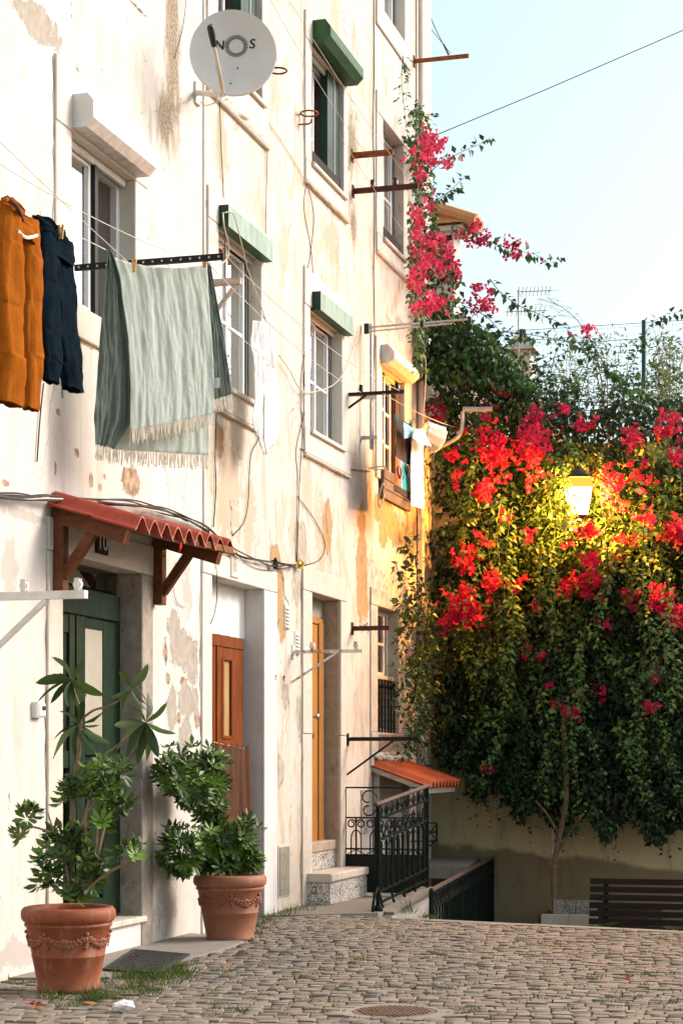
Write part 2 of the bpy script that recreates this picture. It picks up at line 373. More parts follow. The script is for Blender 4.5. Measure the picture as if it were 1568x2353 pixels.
M['hatch'] = simple('painted_metal_hatch', (0.22, 0.20, 0.155), (0.30, 0.275, 0.22), 14, 0.6, 0.3, 60)
def terracotta(name, a, b, c):
    t = NT(name); p = t.pos(); col = t.mix(t.ramp(t.noise(p, 7, 8, 0.65), 0.3, 0.7), a, b)
    rn = t.N('ShaderNodeObjectInfo').outputs['Random']; col = t.mix(t.math('MULTIPLY', rn, 0.38), col, c)
    col = t.mix(t.ramp(t.noise(p, 19, 9, 0.75, 0.5), 0.56, 0.66, 0, 0.55), col, tuple(k * 0.35 for k in a))
    col = t.mix(t.ramp(t.noise(t.mapping(p, (1, 1, 0.5)), 11, 8, 0.7), 0.53, 0.70, 0, 0.6), col, c)
    t.bump(t.noise(p, 70, 6), 0.25, 0.004); return t.done(col, 0.62, 0, 0.3)
M['terracotta'] = terracotta('terracotta', (0.205, 0.052, 0.018), (0.27, 0.080, 0.033), (0.36, 0.20, 0.125))
M['tile_red'] = terracotta('red_glazed_tile', (0.27, 0.028, 0.013), (0.36, 0.052, 0.022), (0.16, 0.045, 0.03))
M['tile_edge'] = simple('tile_cut_edge', (0.40, 0.17, 0.10), (0.30, 0.10, 0.06), 20, 0.9, 0.1)
M['tile_orange'] = terracotta('orange_roof_tile', (0.36, 0.060, 0.018), (0.44, 0.09, 0.028), (0.30, 0.09, 0.05))
M['roof_far'] = terracotta('pale_roof_tile', (0.55, 0.26, 0.10), (0.62, 0.34, 0.15), (0.42, 0.22, 0.12))  # pale orange tile for the roofs
M['soil'] = simple('potting_soil', (0.055, 0.035, 0.022), (0.10, 0.065, 0.04), 30, 1.0, 0.8, 60)
M['concrete'] = stone_mat('concrete_apron', (0.27, 0.24, 0.20), (0.22, 0.195, 0.165), (0.15, 0.125, 0.095), 6)
M['joint_soil'] = simple('joint_soil', (0.095, 0.075, 0.053), (0.14, 0.115, 0.085), 18, 1.0, 0.8, 60)
M['rubber'] = simple('rubber_mat', (0.028, 0.027, 0.026), (0.045, 0.043, 0.04), 20, 0.75, 0.2)
M['rust_cover'] = simple('cast_iron_cover', (0.20, 0.125, 0.085), (0.14, 0.09, 0.065), 20, 0.8, 0.5, 80)

# ------------------------------------------------------------------ the setting: plaza, lower yard, terrace
def cobble_mat(name, use_attr):
    t = NT(name); p = t.pos()
    if use_attr:
        a = t.N('ShaderNodeAttribute'); a.attribute_name = 'tint'; r = a.outputs['Fac']
    else:
        r = t.N('ShaderNodeObjectInfo').outputs['Random']
    cr = t.N('ShaderNodeValToRGB'); t.L(r, cr.inputs[0])
    e = cr.color_ramp.elements; e[0].position = 0; e[0].color = (0.105, 0.094, 0.082, 1); e[1].position = 1; e[1].color = (0.165, 0.15, 0.132, 1)
    for ps, c in ((0.2, (0.17, 0.145, 0.117)), (0.45, (0.125, 0.115, 0.103)), (0.6, (0.205, 0.185, 0.16)), (0.8, (0.155, 0.122, 0.092))):
        k = e.new(ps); k.color = (*c, 1)
    col = t.mix(t.ramp(t.noise(p, 30, 7, 0.7), 0.35, 0.7, 0, 0.5), cr.outputs[0], (0.20, 0.165, 0.125))
    col = t.mix(t.ramp(t.noise(p, 1.3, 5), 0.38, 0.66, 0, 0.65), col, (0.215, 0.165, 0.112))
    col = t.mix(t.ramp(t.noise(p, 9, 7, 0.7), 0.58, 0.75, 0, 0.45), col, (0.14, 0.11, 0.075))
    t.bump(t.noise(p, 75, 7, 0.65), 0.5, 0.006)
    return t.done(col, 0.72, 0, 0.35)
M['cobble'] = cobble_mat('basalt_limestone_sett', False); M['cobble_mass'] = cobble_mat('sett_mass', True)
# far ground: worn paving of setts too small to tell apart
t = NT('far_paving'); p = t.pos(); vo = t.N('ShaderNodeTexVoronoi', feature='DISTANCE_TO_EDGE'); vo.inputs['Scale'].default_value = 9; t.L(p, vo.inputs['Vector'])
M['paving_far'] = t.done(t.mix(t.ramp(vo.outputs['Distance'], 0.0, 0.12), (0.10, 0.08, 0.055), t.mix(t.noise(p, 7, 6), (0.36, 0.31, 0.25), (0.24, 0.2, 0.16))), 0.9)
M['ground'] = simple('bare_earth', (0.13, 0.10, 0.07), (0.09, 0.07, 0.05), 3, 1.0, 0.5)

g = MB(); g.add([(-400, -400, -2.7), (400, -400, -2.7), (400, 400, -2.7), (-400, 400, -2.7)], [(0, 1, 2, 3)])
g.build('ground', M['ground'], org=(0, 0, -2.7), kind='structure')
E1 = onz(985, 2112); E2 = onz(1568, 2140)
def edge_y(x): return E1.y + (x - E1.x) * (E2.y - E1.y) / (E2.x - E1.x)
LAND_A = onz(640, 2108); LAND_B = onz(875, 2100)
PLZ = [(-0.02, -60), (70, -60), (70, edge_y(70)), (E1.x, E1.y), (LAND_B.x, LAND_B.y), (-0.02, LAND_A.y + 0.6)]
plaza = MB(); plaza.prism([Vector((x, y, -0.022)) for x, y in reversed(PLZ)], (0, 0, -2.4))
plaza_o = plaza.build('plaza', M['joint_soil'], org=(2, 12, 0), kind='structure')
g = MB(); g.add([(-0.02, -60, -0.008), (70, -60, -0.008), (70, 6.9, -0.008), (-0.02, 6.9, -0.008)], [(0, 1, 2, 3)])
g.build('paving', M['paving_far'], plaza_o); 
g = MB(); g.add([(6.4, 6.905, -0.008), (70, 6.905, -0.008), (70, edge_y(70), -0.008), (6.4, edge_y(6.4) - .2, -0.008)], [(0, 1, 2, 3)])
g.build('paving', M['paving_far'], plaza_o)
# concrete apron in front of the green door and landing in front of the tan door
apron = [onz(*q) for q in [(175, 2262), (250, 2250), (330, 2225), (420, 2208), (500, 2187), (560, 2166), (520, 2158), (440, 2150), (372, 2152)]]
def inpoly(x, y, P):
    c = False; n = len(P)
    for i in range(n):
        x0, y0 = P[i][0], P[i][1]; x1, y1 = P[i - 1][0], P[i - 1][1]
        if (y0 > y) != (y1 > y) and x < (x1 - x0) * (y - y0) / (y1 - y0) + x0: c = not c
    return c
AP = [(0.0, wy(20)), (0.33, wy(20) + .1)] + [(q.x, q.y) for q in apron[1:7]] + [(0.0, wy(438))]
g = MB(); g.prism([Vector((x, y, -0.03)) for x, y in AP], (0, 0, 0.042))
g.build('doorway_pavement', M['concrete'], org=(0.3, 12.5, -0.03), kind='structure')
RA = dep(868, 2095, 16.45); RB = dep(978, 2040, 17.5)
gate_y = wy(790)
LP = [(0.0, LAND_A.y + .05), (LAND_B.x - .03, LAND_B.y), (RB.x - 0.06, RB.y), (RB.x + .02, gate_y + 0.1), (0.0, gate_y + 0.1)]
g = MB(); g.prism([Vector((x, y, -1.6)) for x, y in LP], (0, 0, 1.61))
g.build('landing_pavement', M['concrete'], org=(0.5, 17, -1.6), kind='structure')
# kerb stones along the plaza edge
t_ = 0.0; L_ = 5.2; dirv = Vector((1, (E2.y - E1.y) / (E2.x - E1.x), 0)).normalized(); nrm = Vector((-dirv.y, dirv.x, 0))
while t_ < L_:
    ln = random.uniform(0.35, 0.6); a = Vector((E1.x + 0.02, E1.y, 0)) + dirv * (t_ + 0.005); b = a + dirv * (ln - 0.012)
    q = MB(); q.prism([a - nrm * .14, b - nrm * .14, b + nrm * .005, a + nrm * .005], (0, 0, -0.2)); 
    o = q.build('kerb_stone', M['concrete'], plaza_o); o.location.z += random.uniform(0.0, 0.006); t_ += ln
# cobbles: single setts near the viewer, the rest joined
def sett_verts(w, l, h=0.05):
    b = random.uniform(0.003, 0.007); V = []
    for (z, e) in ((-h, 0.0), (-b * 1.0, 0.0), (-b * .25, b * .45), (0.0, b * 1.2)):
        for sx, sy in ((-1, -1), (1, -1), (1, 1), (-1, 1)):
            V.append((sx * (w / 2 - e) + random.uniform(-.0035, .0035), sy * (l / 2 - e) + random.uniform(-.0035, .0035), z + random.uniform(-.002, .002) * (z > -.04)))
    F_ = []
    for k in range(3):
        for i in range(4):
            j = (i + 1) % 4; F_.append((k * 4 + i, k * 4 + j, k * 4 + 4 + j, k * 4 + 4 + i))
    F_.append((12, 13, 14, 15)); return V, F_
cells = []
v_ = 6.9
MAN = onz(905, 2322); row = 0
CA = R(9); ca, sa = math.cos(CA), math.sin(CA)
while v_ < 17.2:
    rh = random.uniform(0.078, 0.100); u_ = -2.2 + random.uniform(0, .1)
    while u_ < 8.2:
        w = random.uniform(0.075, 0.125); uc = u_ + w / 2
        bend = 0.05 * math.sin(uc * 1.9 + v_ * 0.7) + 0.06 * math.sin(uc * 0.8 - v_ * 0.55)
        x = uc * ca + (v_ + bend) * -sa + 1.2; y = uc * sa + (v_ + bend) * ca - 0.5
        u_ += w
        ok = x > 0.03 and x < 6.35 and y > 6.95 and inpoly(x, y, PLZ) and y < edge_y(x) - 0.17 - (0.0 if x > E1.x else -0.1)
        if ok and inpoly(x, y, AP): ok = False
        if ok and (x - MAN.x) ** 2 + (y - MAN.y) ** 2 < 0.30 ** 2: ok = False
        if ok: cells.append((x, y, w - random.uniform(.004, .011), rh - random.uniform(.004, .011), CA + 0.1 * math.cos(uc * 1.9 + v_ * .7) + random.uniform(-.06, .06)))
    v_ += rh
def vis(c):
    d = Vector((c[0], c[1], 0)) - CAM; Z = d.dot(CF); px = HX + d.dot(CR) / Z * FOC; py = HY + 1.3 / Z * FOC
    return -30 < px < 1600 and py < 2375, Z
inview = sorted([c for c in cells if vis(c)[0]], key=lambda c: vis(c)[1])
near = inview[:300]; nearset = set(id(c) for c in near)
variants = []
for k in range(10):
    V, F_ = sett_verts(1.0 * 0.1, 0.1); me = bpy.data.meshes.new('cobblestone'); me.from_pydata(V, [], F_); me.materials.append(M['cobble'])
    me.polygons.foreach_set('use_smooth', [True] * len(me.polygons)); me.set_sharp_from_angle(angle=R(50)); variants.append(me)
for c in near:
    o = bpy.data.objects.new('cobblestone', random.choice(variants)); COL.objects.link(o); o.parent = plaza_o
    o.location = (c[0] - 2, c[1] - 12, random.uniform(-.006, .006)); o.scale = (c[2] / .1, c[3] / .1, 1)
    o.rotation_euler = (random.uniform(-.035, .035), random.uniform(-.035, .035), c[4] + random.choice((0, math.pi)))
V = []; F_ = []; T_ = []
for c in cells:
    if id(c) in nearset: continue
    v, f = sett_verts(c[2], c[3]); n = len(V); cs, sn = math.cos(c[4]), math.sin(c[4]); tx, ty = random.uniform(-.035, .035), random.uniform(-.035, .035); dz = random.uniform(-.006, .006); tt = random.random()
    for q in v:
        V.append((c[0] + q[0] * cs - q[1] * sn, c[1] + q[0] * sn + q[1] * cs, q[2] + dz + tx * q[0] + ty * q[1])); T_.append(tt)
    F_ += [tuple(i + n for i in k) for k in f]
o = np_mesh('cobblestones', np.array(V), np.array(F_), M['cobble_mass'], plaza_o, attr=np.array(T_), kind='stuff')

# far retaining wall with terrace
FW = 22.05
t = NT('ochre_plaster'); p = t.pos(); col = t.mix(t.ramp(t.noise(p, 2.2, 8, .65), .35, .65), (0.82, 0.67, 0.38), (0.76, 0.60, 0.32))
col = t.mix(t.ramp(t.noise(t.mapping(p, (3, 3, .7)), 2.5, 8, .7), .5, .7, 0, .6), col, (0.30, 0.22, 0.14))
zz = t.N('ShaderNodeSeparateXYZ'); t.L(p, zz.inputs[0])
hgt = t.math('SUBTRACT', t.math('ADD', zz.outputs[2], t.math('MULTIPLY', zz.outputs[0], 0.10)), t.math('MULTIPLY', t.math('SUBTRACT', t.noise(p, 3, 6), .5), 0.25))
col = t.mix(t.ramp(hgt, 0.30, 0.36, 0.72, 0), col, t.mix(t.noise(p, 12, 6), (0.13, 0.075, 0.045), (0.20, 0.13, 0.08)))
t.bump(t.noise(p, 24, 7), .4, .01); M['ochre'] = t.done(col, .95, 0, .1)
rw = thing('retaining_wall', 'tall ochre plastered wall behind the hanging bougainvillea', 'wall', (4, FW + .3, -2.6))
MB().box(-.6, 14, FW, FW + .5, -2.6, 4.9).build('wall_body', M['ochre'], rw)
for i in range(14):
    MB().box(0.05 + i, 1.04 + i, FW - .05, FW + .55, 4.902, 4.98).build('coping_stone', M['stone'], rw)
MB().box(-30, 60, FW + .5, 140, -2.6, 4.7).build('terrace', M['ground'], org=(10, 60, -2.6), kind='structure')
yard = [(E1.x + .02, E1.y + .05), (70, edge_y(70) + .05), (70, FW), (2.55, FW), (1.02, 16.2)]
g = MB(); g.prism([Vector((x, y, -0.8)) for x, y in yard], (0, 0, -1.9)); g.build('lower_yard', M['ground'], org=(4, 19, -.8), kind='structure')
# concrete slab leading to the lower door, over the dark stairwell
SL = MB(); SL.prism([Vector((0.0, 19.9, .05)), Vector((ony(1100, 1985, 19.9).x - .13, 19.9, .05)), Vector((ony(1125, 1960, 22).x - .13, 22.0, .05)), Vector((0.0, 22.0, .05))], (0, 0, .13))
SL.build('walkway', M['concrete'], org=(.8, 20.8, .05), kind='structure')

# ------------------------------------------------------------------ the apartment building
B = thing('apartment_building', 'tall old white apartment building with peeling plaster and three rows of windows', 'building', (0, 13, 0))
def opn(pl, pr, pt, pb):
    return [wy(pl), wy(pr), onx(pl, pb).z, onx(pl, pt).z]
OPN = {
 'w1': (opn(160, 306, 300, 690), opn(124, 334, 121, 748)),
 'w2top': (opn(497, 598, -330, 131), opn(473, 612, -420, 200)),
 'w2': (opn(497, 595, 515, 878), opn(474, 611, 424, 925)),
 'w3top': (opn(712, 786, 100, 374), opn(698, 795, 20, 410)),
 'w3': (opn(709, 782, 705, 988), opn(696, 800, 610, 1038)),
 'w4sky': (opn(876, 926, -230, 20), opn(862, 938, -300, 52)),
 'w4top': (opn(876, 924, 271, 546), opn(862, 938, 205, 572)),
 'w4': (opn(873, 926, 838, 1072), opn(861, 938, 770, 1095)),
 'w4low': (opn(864, 912, 1392, 1682), opn(849, 938, 1348, 1760)),
 'd10': (opn(140, 322, 1271, 2142), opn(106, 347, 1185, 2234)),
 'd8': (opn(483, 602, 1321, 2140), opn(461, 632, 1262, 2145)),
 'd6': (opn(713, 779, 1360, 1960), opn(692, 792, 1300, 2085)),
}
OPN['w2top'][0][3] = OPN['w2top'][0][2] + 1.35; OPN['w2top'][1][3] = OPN['w2top'][0][3] + .2
OPN['w4sky'][0][3] = OPN['w4sky'][0][2] + 1.35; OPN['w4sky'][1][3] = OPN['w4sky'][0][3] + .2
for k in ('d10', 'd8', 'd6'):
    OPN[k][1][2] = -0.03
OPN['d10'][0][2] = 0.22; OPN['d8'][0][2] = 0.06; OPN['d6'][0][2] = 0.56
YEND = wy(990); ZTOP = 12.5
def wall_part(y0, y1, mat):
    holes = []
    for k, (a, b) in OPN.items():
        h = [(a[0] + b[0]) / 2, (a[1] + b[1]) / 2, (a[2] + b[2]) / 2 if a[2] > 1 else b[2] - .2, (a[3] + b[3]) / 2]
        if h[1] > y0 and h[0] < y1: holes.append(h)
    ys = sorted({y0, y1, *[h[0] for h in holes], *[h[1] for h in holes]}); zs = sorted({-2.6, ZTOP, *[h[2] for h in holes if h[2] > -2.6], *[h[3] for h in holes]})
    ys = [v for v in ys if y0 <= v <= y1]; q = MB()
    for i in range(len(ys) - 1):
        for j in range(len(zs) - 1):
            cy, cz = (ys[i] + ys[i + 1]) / 2, (zs[j] + zs[j + 1]) / 2
            if any(h[0] < cy < h[1] and h[2] < cz < h[3] for h in holes): continue
            q.add([(0, ys[i], zs[j]), (0, ys[i + 1], zs[j]), (0, ys[i + 1], zs[j + 1]), (0, ys[i], zs[j + 1])], [(0, 1, 2, 3)])
    q.build('wall', mat, B)
S1, S2 = wy(467), wy(859)
wall_part(3.0, S1, M['wall_near']); wall_part(S1 + .0, S2, M['wall_mid']); wall_part(S2, YEND, M['wall_far'])
# party seams stand a few millimetres proud
MB().box(-.02, .012, S1 - .016, S1 + .016, -.2, ZTOP - .1).build('seam_batten', M['stone_white'], B)
sh = MB(); sh.box(-8, -.012, YEND - .25, YEND - .002, -2.6, ZTOP - .02); sh.box(-8, -.012, 3.002, 3.25, -2.6, ZTOP - .02); sh.box(-8, -7.8, 3.25, YEND - .25, -2.6, ZTOP - .02)
sh.build('side_wall', M['wall_far'], B)
MB().box(-8.1, .25, 2.9, YEND + .1, ZTOP, ZTOP + .25).build('roof', M['roof_far'], B)
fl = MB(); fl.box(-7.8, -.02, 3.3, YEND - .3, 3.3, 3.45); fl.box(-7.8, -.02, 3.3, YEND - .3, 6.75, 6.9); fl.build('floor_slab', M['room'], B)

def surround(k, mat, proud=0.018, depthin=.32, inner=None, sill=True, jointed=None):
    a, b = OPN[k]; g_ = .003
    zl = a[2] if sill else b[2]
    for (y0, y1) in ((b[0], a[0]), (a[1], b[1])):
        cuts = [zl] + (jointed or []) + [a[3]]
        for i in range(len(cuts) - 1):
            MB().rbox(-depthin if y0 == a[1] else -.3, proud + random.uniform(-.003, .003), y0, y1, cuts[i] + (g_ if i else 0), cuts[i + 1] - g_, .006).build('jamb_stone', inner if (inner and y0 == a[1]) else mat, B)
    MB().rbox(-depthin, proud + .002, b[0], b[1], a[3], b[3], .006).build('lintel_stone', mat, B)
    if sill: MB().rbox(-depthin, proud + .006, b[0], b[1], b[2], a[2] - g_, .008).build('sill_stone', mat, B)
surround('w1', M['stone_white']); surround('w2', M['stone_white']); surround('w2top', M['stone_white'])
surround('w3', M['stone_white']); surround('w3top', M['stone_white'])
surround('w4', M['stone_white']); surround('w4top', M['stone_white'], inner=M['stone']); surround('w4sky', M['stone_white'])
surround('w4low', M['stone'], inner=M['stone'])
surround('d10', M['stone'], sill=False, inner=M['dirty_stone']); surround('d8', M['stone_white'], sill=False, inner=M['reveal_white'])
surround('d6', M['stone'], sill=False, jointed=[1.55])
# tan door's far jamb: shade on the inner face painted as browner stone
a, b = OPN['d6']; MB().box(-.155, -.006, a[1] - .012, a[1] - .001, .3, a[3] - .01).build('jamb_shade', M['stone_brown'], B)
# projecting ledges under the windows
for k, mat in (('w2top', 'stone'), ('w3top', 'stone'), ('w2', 'stone'), ('w3', 'stone'), ('w4top', 'stone_white')):
    a, b = OPN[k]
    MB().rbox(.03, .055, a[0] - .03, a[1] + .03, a[2] - .035, a[2] + .004, .006).build('window_ledge', M['stone_white'], B)
    MB().rbox(.0, .034, b[0], b[1], b[2] - .03, b[2] - .004, .008).build('moulding', M[mat], B)
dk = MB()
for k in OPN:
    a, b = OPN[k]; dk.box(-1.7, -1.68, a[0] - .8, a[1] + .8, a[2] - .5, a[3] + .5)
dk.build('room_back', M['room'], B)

def pbox(q, x0, x1, pl, pr, pt, pb_):
    """box with its front face on plane x1, left/right/top/bottom measured there (top, bottom at the left edge)"""
    return q.rbox(x0, x1, wy(pl, x1), wy(pr, x1), onx(pl, pb_, x1).z, onx(pl, pt, x1).z, .003)
def window(k, style):
    a, b = OPN[k]; y0, y1, z0, z1 = a; x = -.10; w = y1 - y0; h = z1 - z0
    def bx(q, u0, u1, v0, v1, xa=x - .05, xb=x): return q.rbox(xa, xb, y0 + u0 * w, y0 + u1 * w, z0 + v0 * h, z0 + v1 * h, .003)
    fw = .055 / w; fh = .055 / h
    q = MB(); bx(q, 0, fw, 0, 1); bx(q, 1 - fw, 1, 0, 1); bx(q, fw, 1 - fw, 0, fh); bx(q, fw, 1 - fw, 1 - fh, 1)
    fm = {'slide': M['alu'], 'green': M['alu'], 'open': M['alu'], 'wood': M['wood_white'], 'dark': M['wood_white']}[style]
    W = q.build('window', fm, B)
    def pane(u0, u1, v0, v1, m, xx=-.125):
        MB().box(xx - .004, xx, y0 + u0 * w, y0 + u1 * w, z0 + v0 * h, z0 + v1 * h).build('pane', m, W)
    def sash(u0, u1, v0, v1, xb=-.085, t=.04, m=None, bars=(), vbars=(), pm=None):
        q = MB(); su = t / w; svv = t / h
        bx(q, u0, u0 + su, v0, v1, xb - .035, xb); bx(q, u1 - su, u1, v0, v1, xb - .035, xb)
        bx(q, u0 + su, u1 - su, v0, v0 + svv, xb - .035, xb); bx(q, u0 + su, u1 - su, v1 - svv, v1, xb - .035, xb)
        for br in bars: bx(q, u0 + su, u1 - su, br - svv * .35, br + svv * .35, xb - .03, xb - .003)
        for br in vbars: bx(q, br - su * .35, br + su * .35, v0 + svv, v1 - svv, xb - .03, xb - .006)
        q.build('sash', m or fm, W); pane(u0 + su * .8, u1 - su * .8, v0 + svv * .8, v1 - svv * .8, pm or M['glass'], xb - .017)
    if style == 'slide':
        sash(.065, .50, .03, .97, pm=M['glass_bright']); sash(.47, .68, .03, .97, xb=-.13, pm=M['glass'])
        MB().box(-.30, -.28, y0, y0 + .56 * w, z0, z1).build('curtain', M['curtain'], W)
        MB().box(-.27, -.255, y0 + .50 * w, y0 + .72 * w, z0, z1).build('blind', M['room_brown'], W)
        MB().box(x - .04, x + .05, y0 - .0, y0 + .055, z0, z1).build('track', M['black_paint'], W)
        MB().box(x - .04, x + .045, y0 + .50 * w, y0 + .545 * w, z0 + .03, z1 - .03).build('track', M['black_paint'], W)
    elif style == 'green':
        sash(.02, .48, .02, .98, bars=(.46,), pm=M['glass_bright']); sash(.46, .92, .02, .98, xb=-.10, bars=(.46,), pm=M['glass_bright'])
        q = MB(); bx(q, .93, .965, 0, 1, -.14, -.10); bx(q, .98, 1, 0, 1, -.14, -.095); q.build('shutter_guide', M['green_metal'], W)
        MB().box(-.30, -.285, y0 + .2 * w, y1, z0, z1).build('curtain', M['curtain'], W)
    elif style == 'open':
        sash(.0, .52, .02, .98, xb=-.13, bars=(.36, .62), pm=M['glass_dark'])
        MB().box(-.24, -.225, y0, y0 + .5 * w, z0, z1).build('curtain', M['curtain'], W)
        q = MB(); bx(q, .62, .80, 0, 1, -.10, -.03); bx(q, .84, .98, 0, 1, -.10, -.03); q.build('shutter_guide', M['green_metal'], W)
        q = MB(); bx(q, .815, .825, 0, 1, -.08, -.02); q.build('guide_strip', M['alu'], W)
    elif style == 'wood':
        sash(.02, .40, .0, .99, xb=-.05, bars=(.30, .62), pm=M['glass_dark']); sash(.36, .80, .0, .99, xb=-.09, bars=(.30, .62), pm=M['glass_dark'])
        MB().box(-.34, -.32, y0, y0 + .75 * w, z0, z1).build('curtain', M['curtain'], W)
        q = MB(); bx(q, .82, .99, 0, 1, -.12, -.04); q.build('shutter_leaf', M['room_brown'], W)
    elif style == 'dark':
        zc = .46
        sash(.02, .75, zc, .98, bars=(.72,), vbars=(.38,), pm=M['glass_dark'])
        q = MB(); bx(q, .0, 1, zc - .03, zc, -.12, -.03); q.build('rail', M['stone'], W)
        MB().box(-.30, -.28, y0, y1, z0, z1).build('curtain', M['curtain'], W)
    return W
window('w1', 'slide'); window('w2', 'green'); window('w3', 'green'); window('w3top', 'open'); window('w2top', 'open')
window('w4', 'wood'); window('w4top', 'green'); window('w4sky', 'green'); WL = window('w4low', 'dark')
# shutter boxes: outline seen from the end, swept along the wall
def shutter_box(k, prof, pl, length, zoff, m_end, m_front, m_under, under_ix):  # separate materials paint in the lit front and shaded underside
    y0 = wy(pl); y1 = y0 + length; zt = OPN[k][0][3] + zoff
    P = [(x, z + zt) for x, z in prof]; n = len(P)
    q = MB(); q.add([(x, y0, z) for x, z in P] + [(x, y1, z) for x, z in P], [tuple(range(n)), tuple(range(2 * n - 1, n - 1, -1))])
    q.f = q.f[:1]; q.v = q.v[:n]
    o = q.build('shutter_box', m_end, B)
    q = MB(); q.add([(x, y1, z) for x, z in P], [tuple(range(n - 1, -1, -1))]); q.build('end_cap', m_end, o)
    for i in range(n):
        j = (i + 1) % n
        q = MB(); q.add([(P[i][0], y0, P[i][1]), (P[j][0], y0, P[j][1]), (P[j][0], y1, P[j][1]), (P[i][0], y1, P[i][1])], [(0, 3, 2, 1)])
        if P[i][0] < .01 and P[j][0] < .01: continue
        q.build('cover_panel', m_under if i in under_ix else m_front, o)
    # roller slats hanging just below the box
    a = OPN[k][0]
    MB().rbox(-.075, -.05, a[0] + .01, a[1] - .01, a[3] - .05, a[3] - .002, .006).build('roller_slat', M['alu_dirty'], o)
    return o
hexp = [(.004, 0), (.115, 0), (.165, .055), (.165, .165), (.125, .215), (.004, .215)]
shutter_box('w1', hexp, 160, OPN['w1'][0][1] - OPN['w1'][0][0] + .02, .02, M['alu'], M['alu'], M['alu_dirty'], (0, 1))  # darker beige metal underneath also paints the underside's shade
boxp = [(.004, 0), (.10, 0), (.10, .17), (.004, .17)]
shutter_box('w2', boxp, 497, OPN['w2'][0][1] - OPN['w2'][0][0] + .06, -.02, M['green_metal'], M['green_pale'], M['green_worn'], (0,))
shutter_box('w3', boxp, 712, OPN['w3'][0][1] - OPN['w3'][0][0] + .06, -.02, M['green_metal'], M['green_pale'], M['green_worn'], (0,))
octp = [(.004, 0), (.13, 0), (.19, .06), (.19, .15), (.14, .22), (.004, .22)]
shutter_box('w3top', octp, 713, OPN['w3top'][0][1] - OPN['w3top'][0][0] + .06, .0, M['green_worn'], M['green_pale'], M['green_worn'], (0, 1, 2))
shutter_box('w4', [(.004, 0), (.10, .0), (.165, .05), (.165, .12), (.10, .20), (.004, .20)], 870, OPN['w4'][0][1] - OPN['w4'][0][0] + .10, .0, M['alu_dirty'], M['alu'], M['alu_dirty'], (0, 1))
# grille of the low window and its tiled apron
a, b = OPN['w4low']; zc = a[2] + (a[3] - a[2]) * .42
for i in range(7):
    y = a[0] + .06 + i * (a[1] - a[0] - .12) / 6
    q = MB(); q.tube([(-.02, y, a[2]), (-.02, y, zc)], .011, 6); q.ball((-.02, y, zc - .05), .022, 6, 5, (1, 1, 1.8)); q.build('grille_bar', M['black_paint'], WL)
for i in range(7):
    z = a[2] + .05 + i * (zc - a[2] - .1) / 6
    MB().tube([(-.02, a[0], z), (-.02, a[1], z)], .007, 5).build('grille_rail', M['black_paint'], WL)
def azulejo(name, ink, base, sc):
    t = NT(name); p = t.pos(); v = t.N('ShaderNodeTexVoronoi', feature='DISTANCE_TO_EDGE'); v.inputs['Scale'].default_value = sc
    n_ = t.N('ShaderNodeTexNoise'); t.L(p, n_.inputs['Vector']); n_.inputs['Scale'].default_value = 14
    s_ = t.N('ShaderNodeVectorMath', operation='SCALE'); t.L(n_.outputs['Color'], s_.inputs[0]); s_.inputs['Scale'].default_value = .09
    a_ = t.N('ShaderNodeVectorMath', operation='ADD'); t.L(p, a_.inputs[0]); t.L(s_.outputs[0], a_.inputs[1]); t.L(a_.outputs[0], v.inputs['Vector'])
    d = v.outputs['Distance']; ln = t.math('MAXIMUM', t.ramp(d, .05, .075, 1, 0), t.math('MULTIPLY', t.ramp(d, .20, .22), t.ramp(d, .26, .28, 1, 0)))
    col = t.mix(t.math('MULTIPLY', ln, .85), t.mix(t.ramp(t.noise(p, 8, 6), .5, .7), base, (0.56, 0.50, 0.42)), ink); return t.done(col, .25, 0, .5)
M['azulejo'] = azulejo('glazed_tile_black', (0.06, 0.05, 0.06), (0.72, 0.69, 0.63), 16); M['azulejo_brown'] = azulejo('glazed_tile_brown', (0.20, 0.10, 0.05), (0.50, 0.46, 0.40), 22)
nt = 5
for i in range(nt):
    for j in range(2):
        dy = (b[1] - a[0] + .0 - .1) / nt; zt = a[2] - .02; dz = .14
        MB().rbox(.02, .034, a[0] + i * dy + .002, a[0] + (i + 1) * dy - .002, zt - (j + 1) * dz + .002, zt - j * dz - .002, .002).build('tile', M['azulejo_brown'], B)
# apron of dark boards under the window with towels
a, b = OPN['w4']
for i in range(3):
    MB().rbox(.02, .06 - .006 * i, a[0] - .06, a[1] + .14, a[2] - .03 - .10 * (i + 1) + .004, a[2] - .03 - .10 * i, .004).build('apron_board', M['board_dark'], B)

def crack(pts, w, mat, x=.0025, nm='crack'):
    P = spline([onx(a_, b_, x) for a_, b_ in pts], 7); L_ = []; R_ = []
    for i, p_ in enumerate(P):
        d = (P[min(i + 1, len(P) - 1)] - P[max(i - 1, 0)]).normalized(); n_ = Vector((0, -d.z, d.y)); j = Vector((0, random.uniform(-1, 1), random.uniform(-1, 1))) * w * .7
        ww = w * .6 * random.choice((.12, .3, .6, 1, 1.5)) * (0.25 if i in (0, len(P) - 1) else 1); L_.append(p_ + j + n_ * ww / 2); R_.append(p_ + j - n_ * ww / 2)
    n2 = len(P); MB().add(L_ + R_, [(i, i + 1, n2 + i + 1, n2 + i) for i in range(n2 - 1)]).build(nm, mat, B)
M['crack'] = simple('crack_stain', (0.075, 0.048, 0.028), (0.20, 0.14, 0.09), 20, 1, .3); M['rust_line'] = simple('rust_stain', (0.30, 0.145, 0.045), (0.40, 0.24, 0.11), 20, 1, .3)  # dark brown for crack ribbons, rusty brown for sill lines
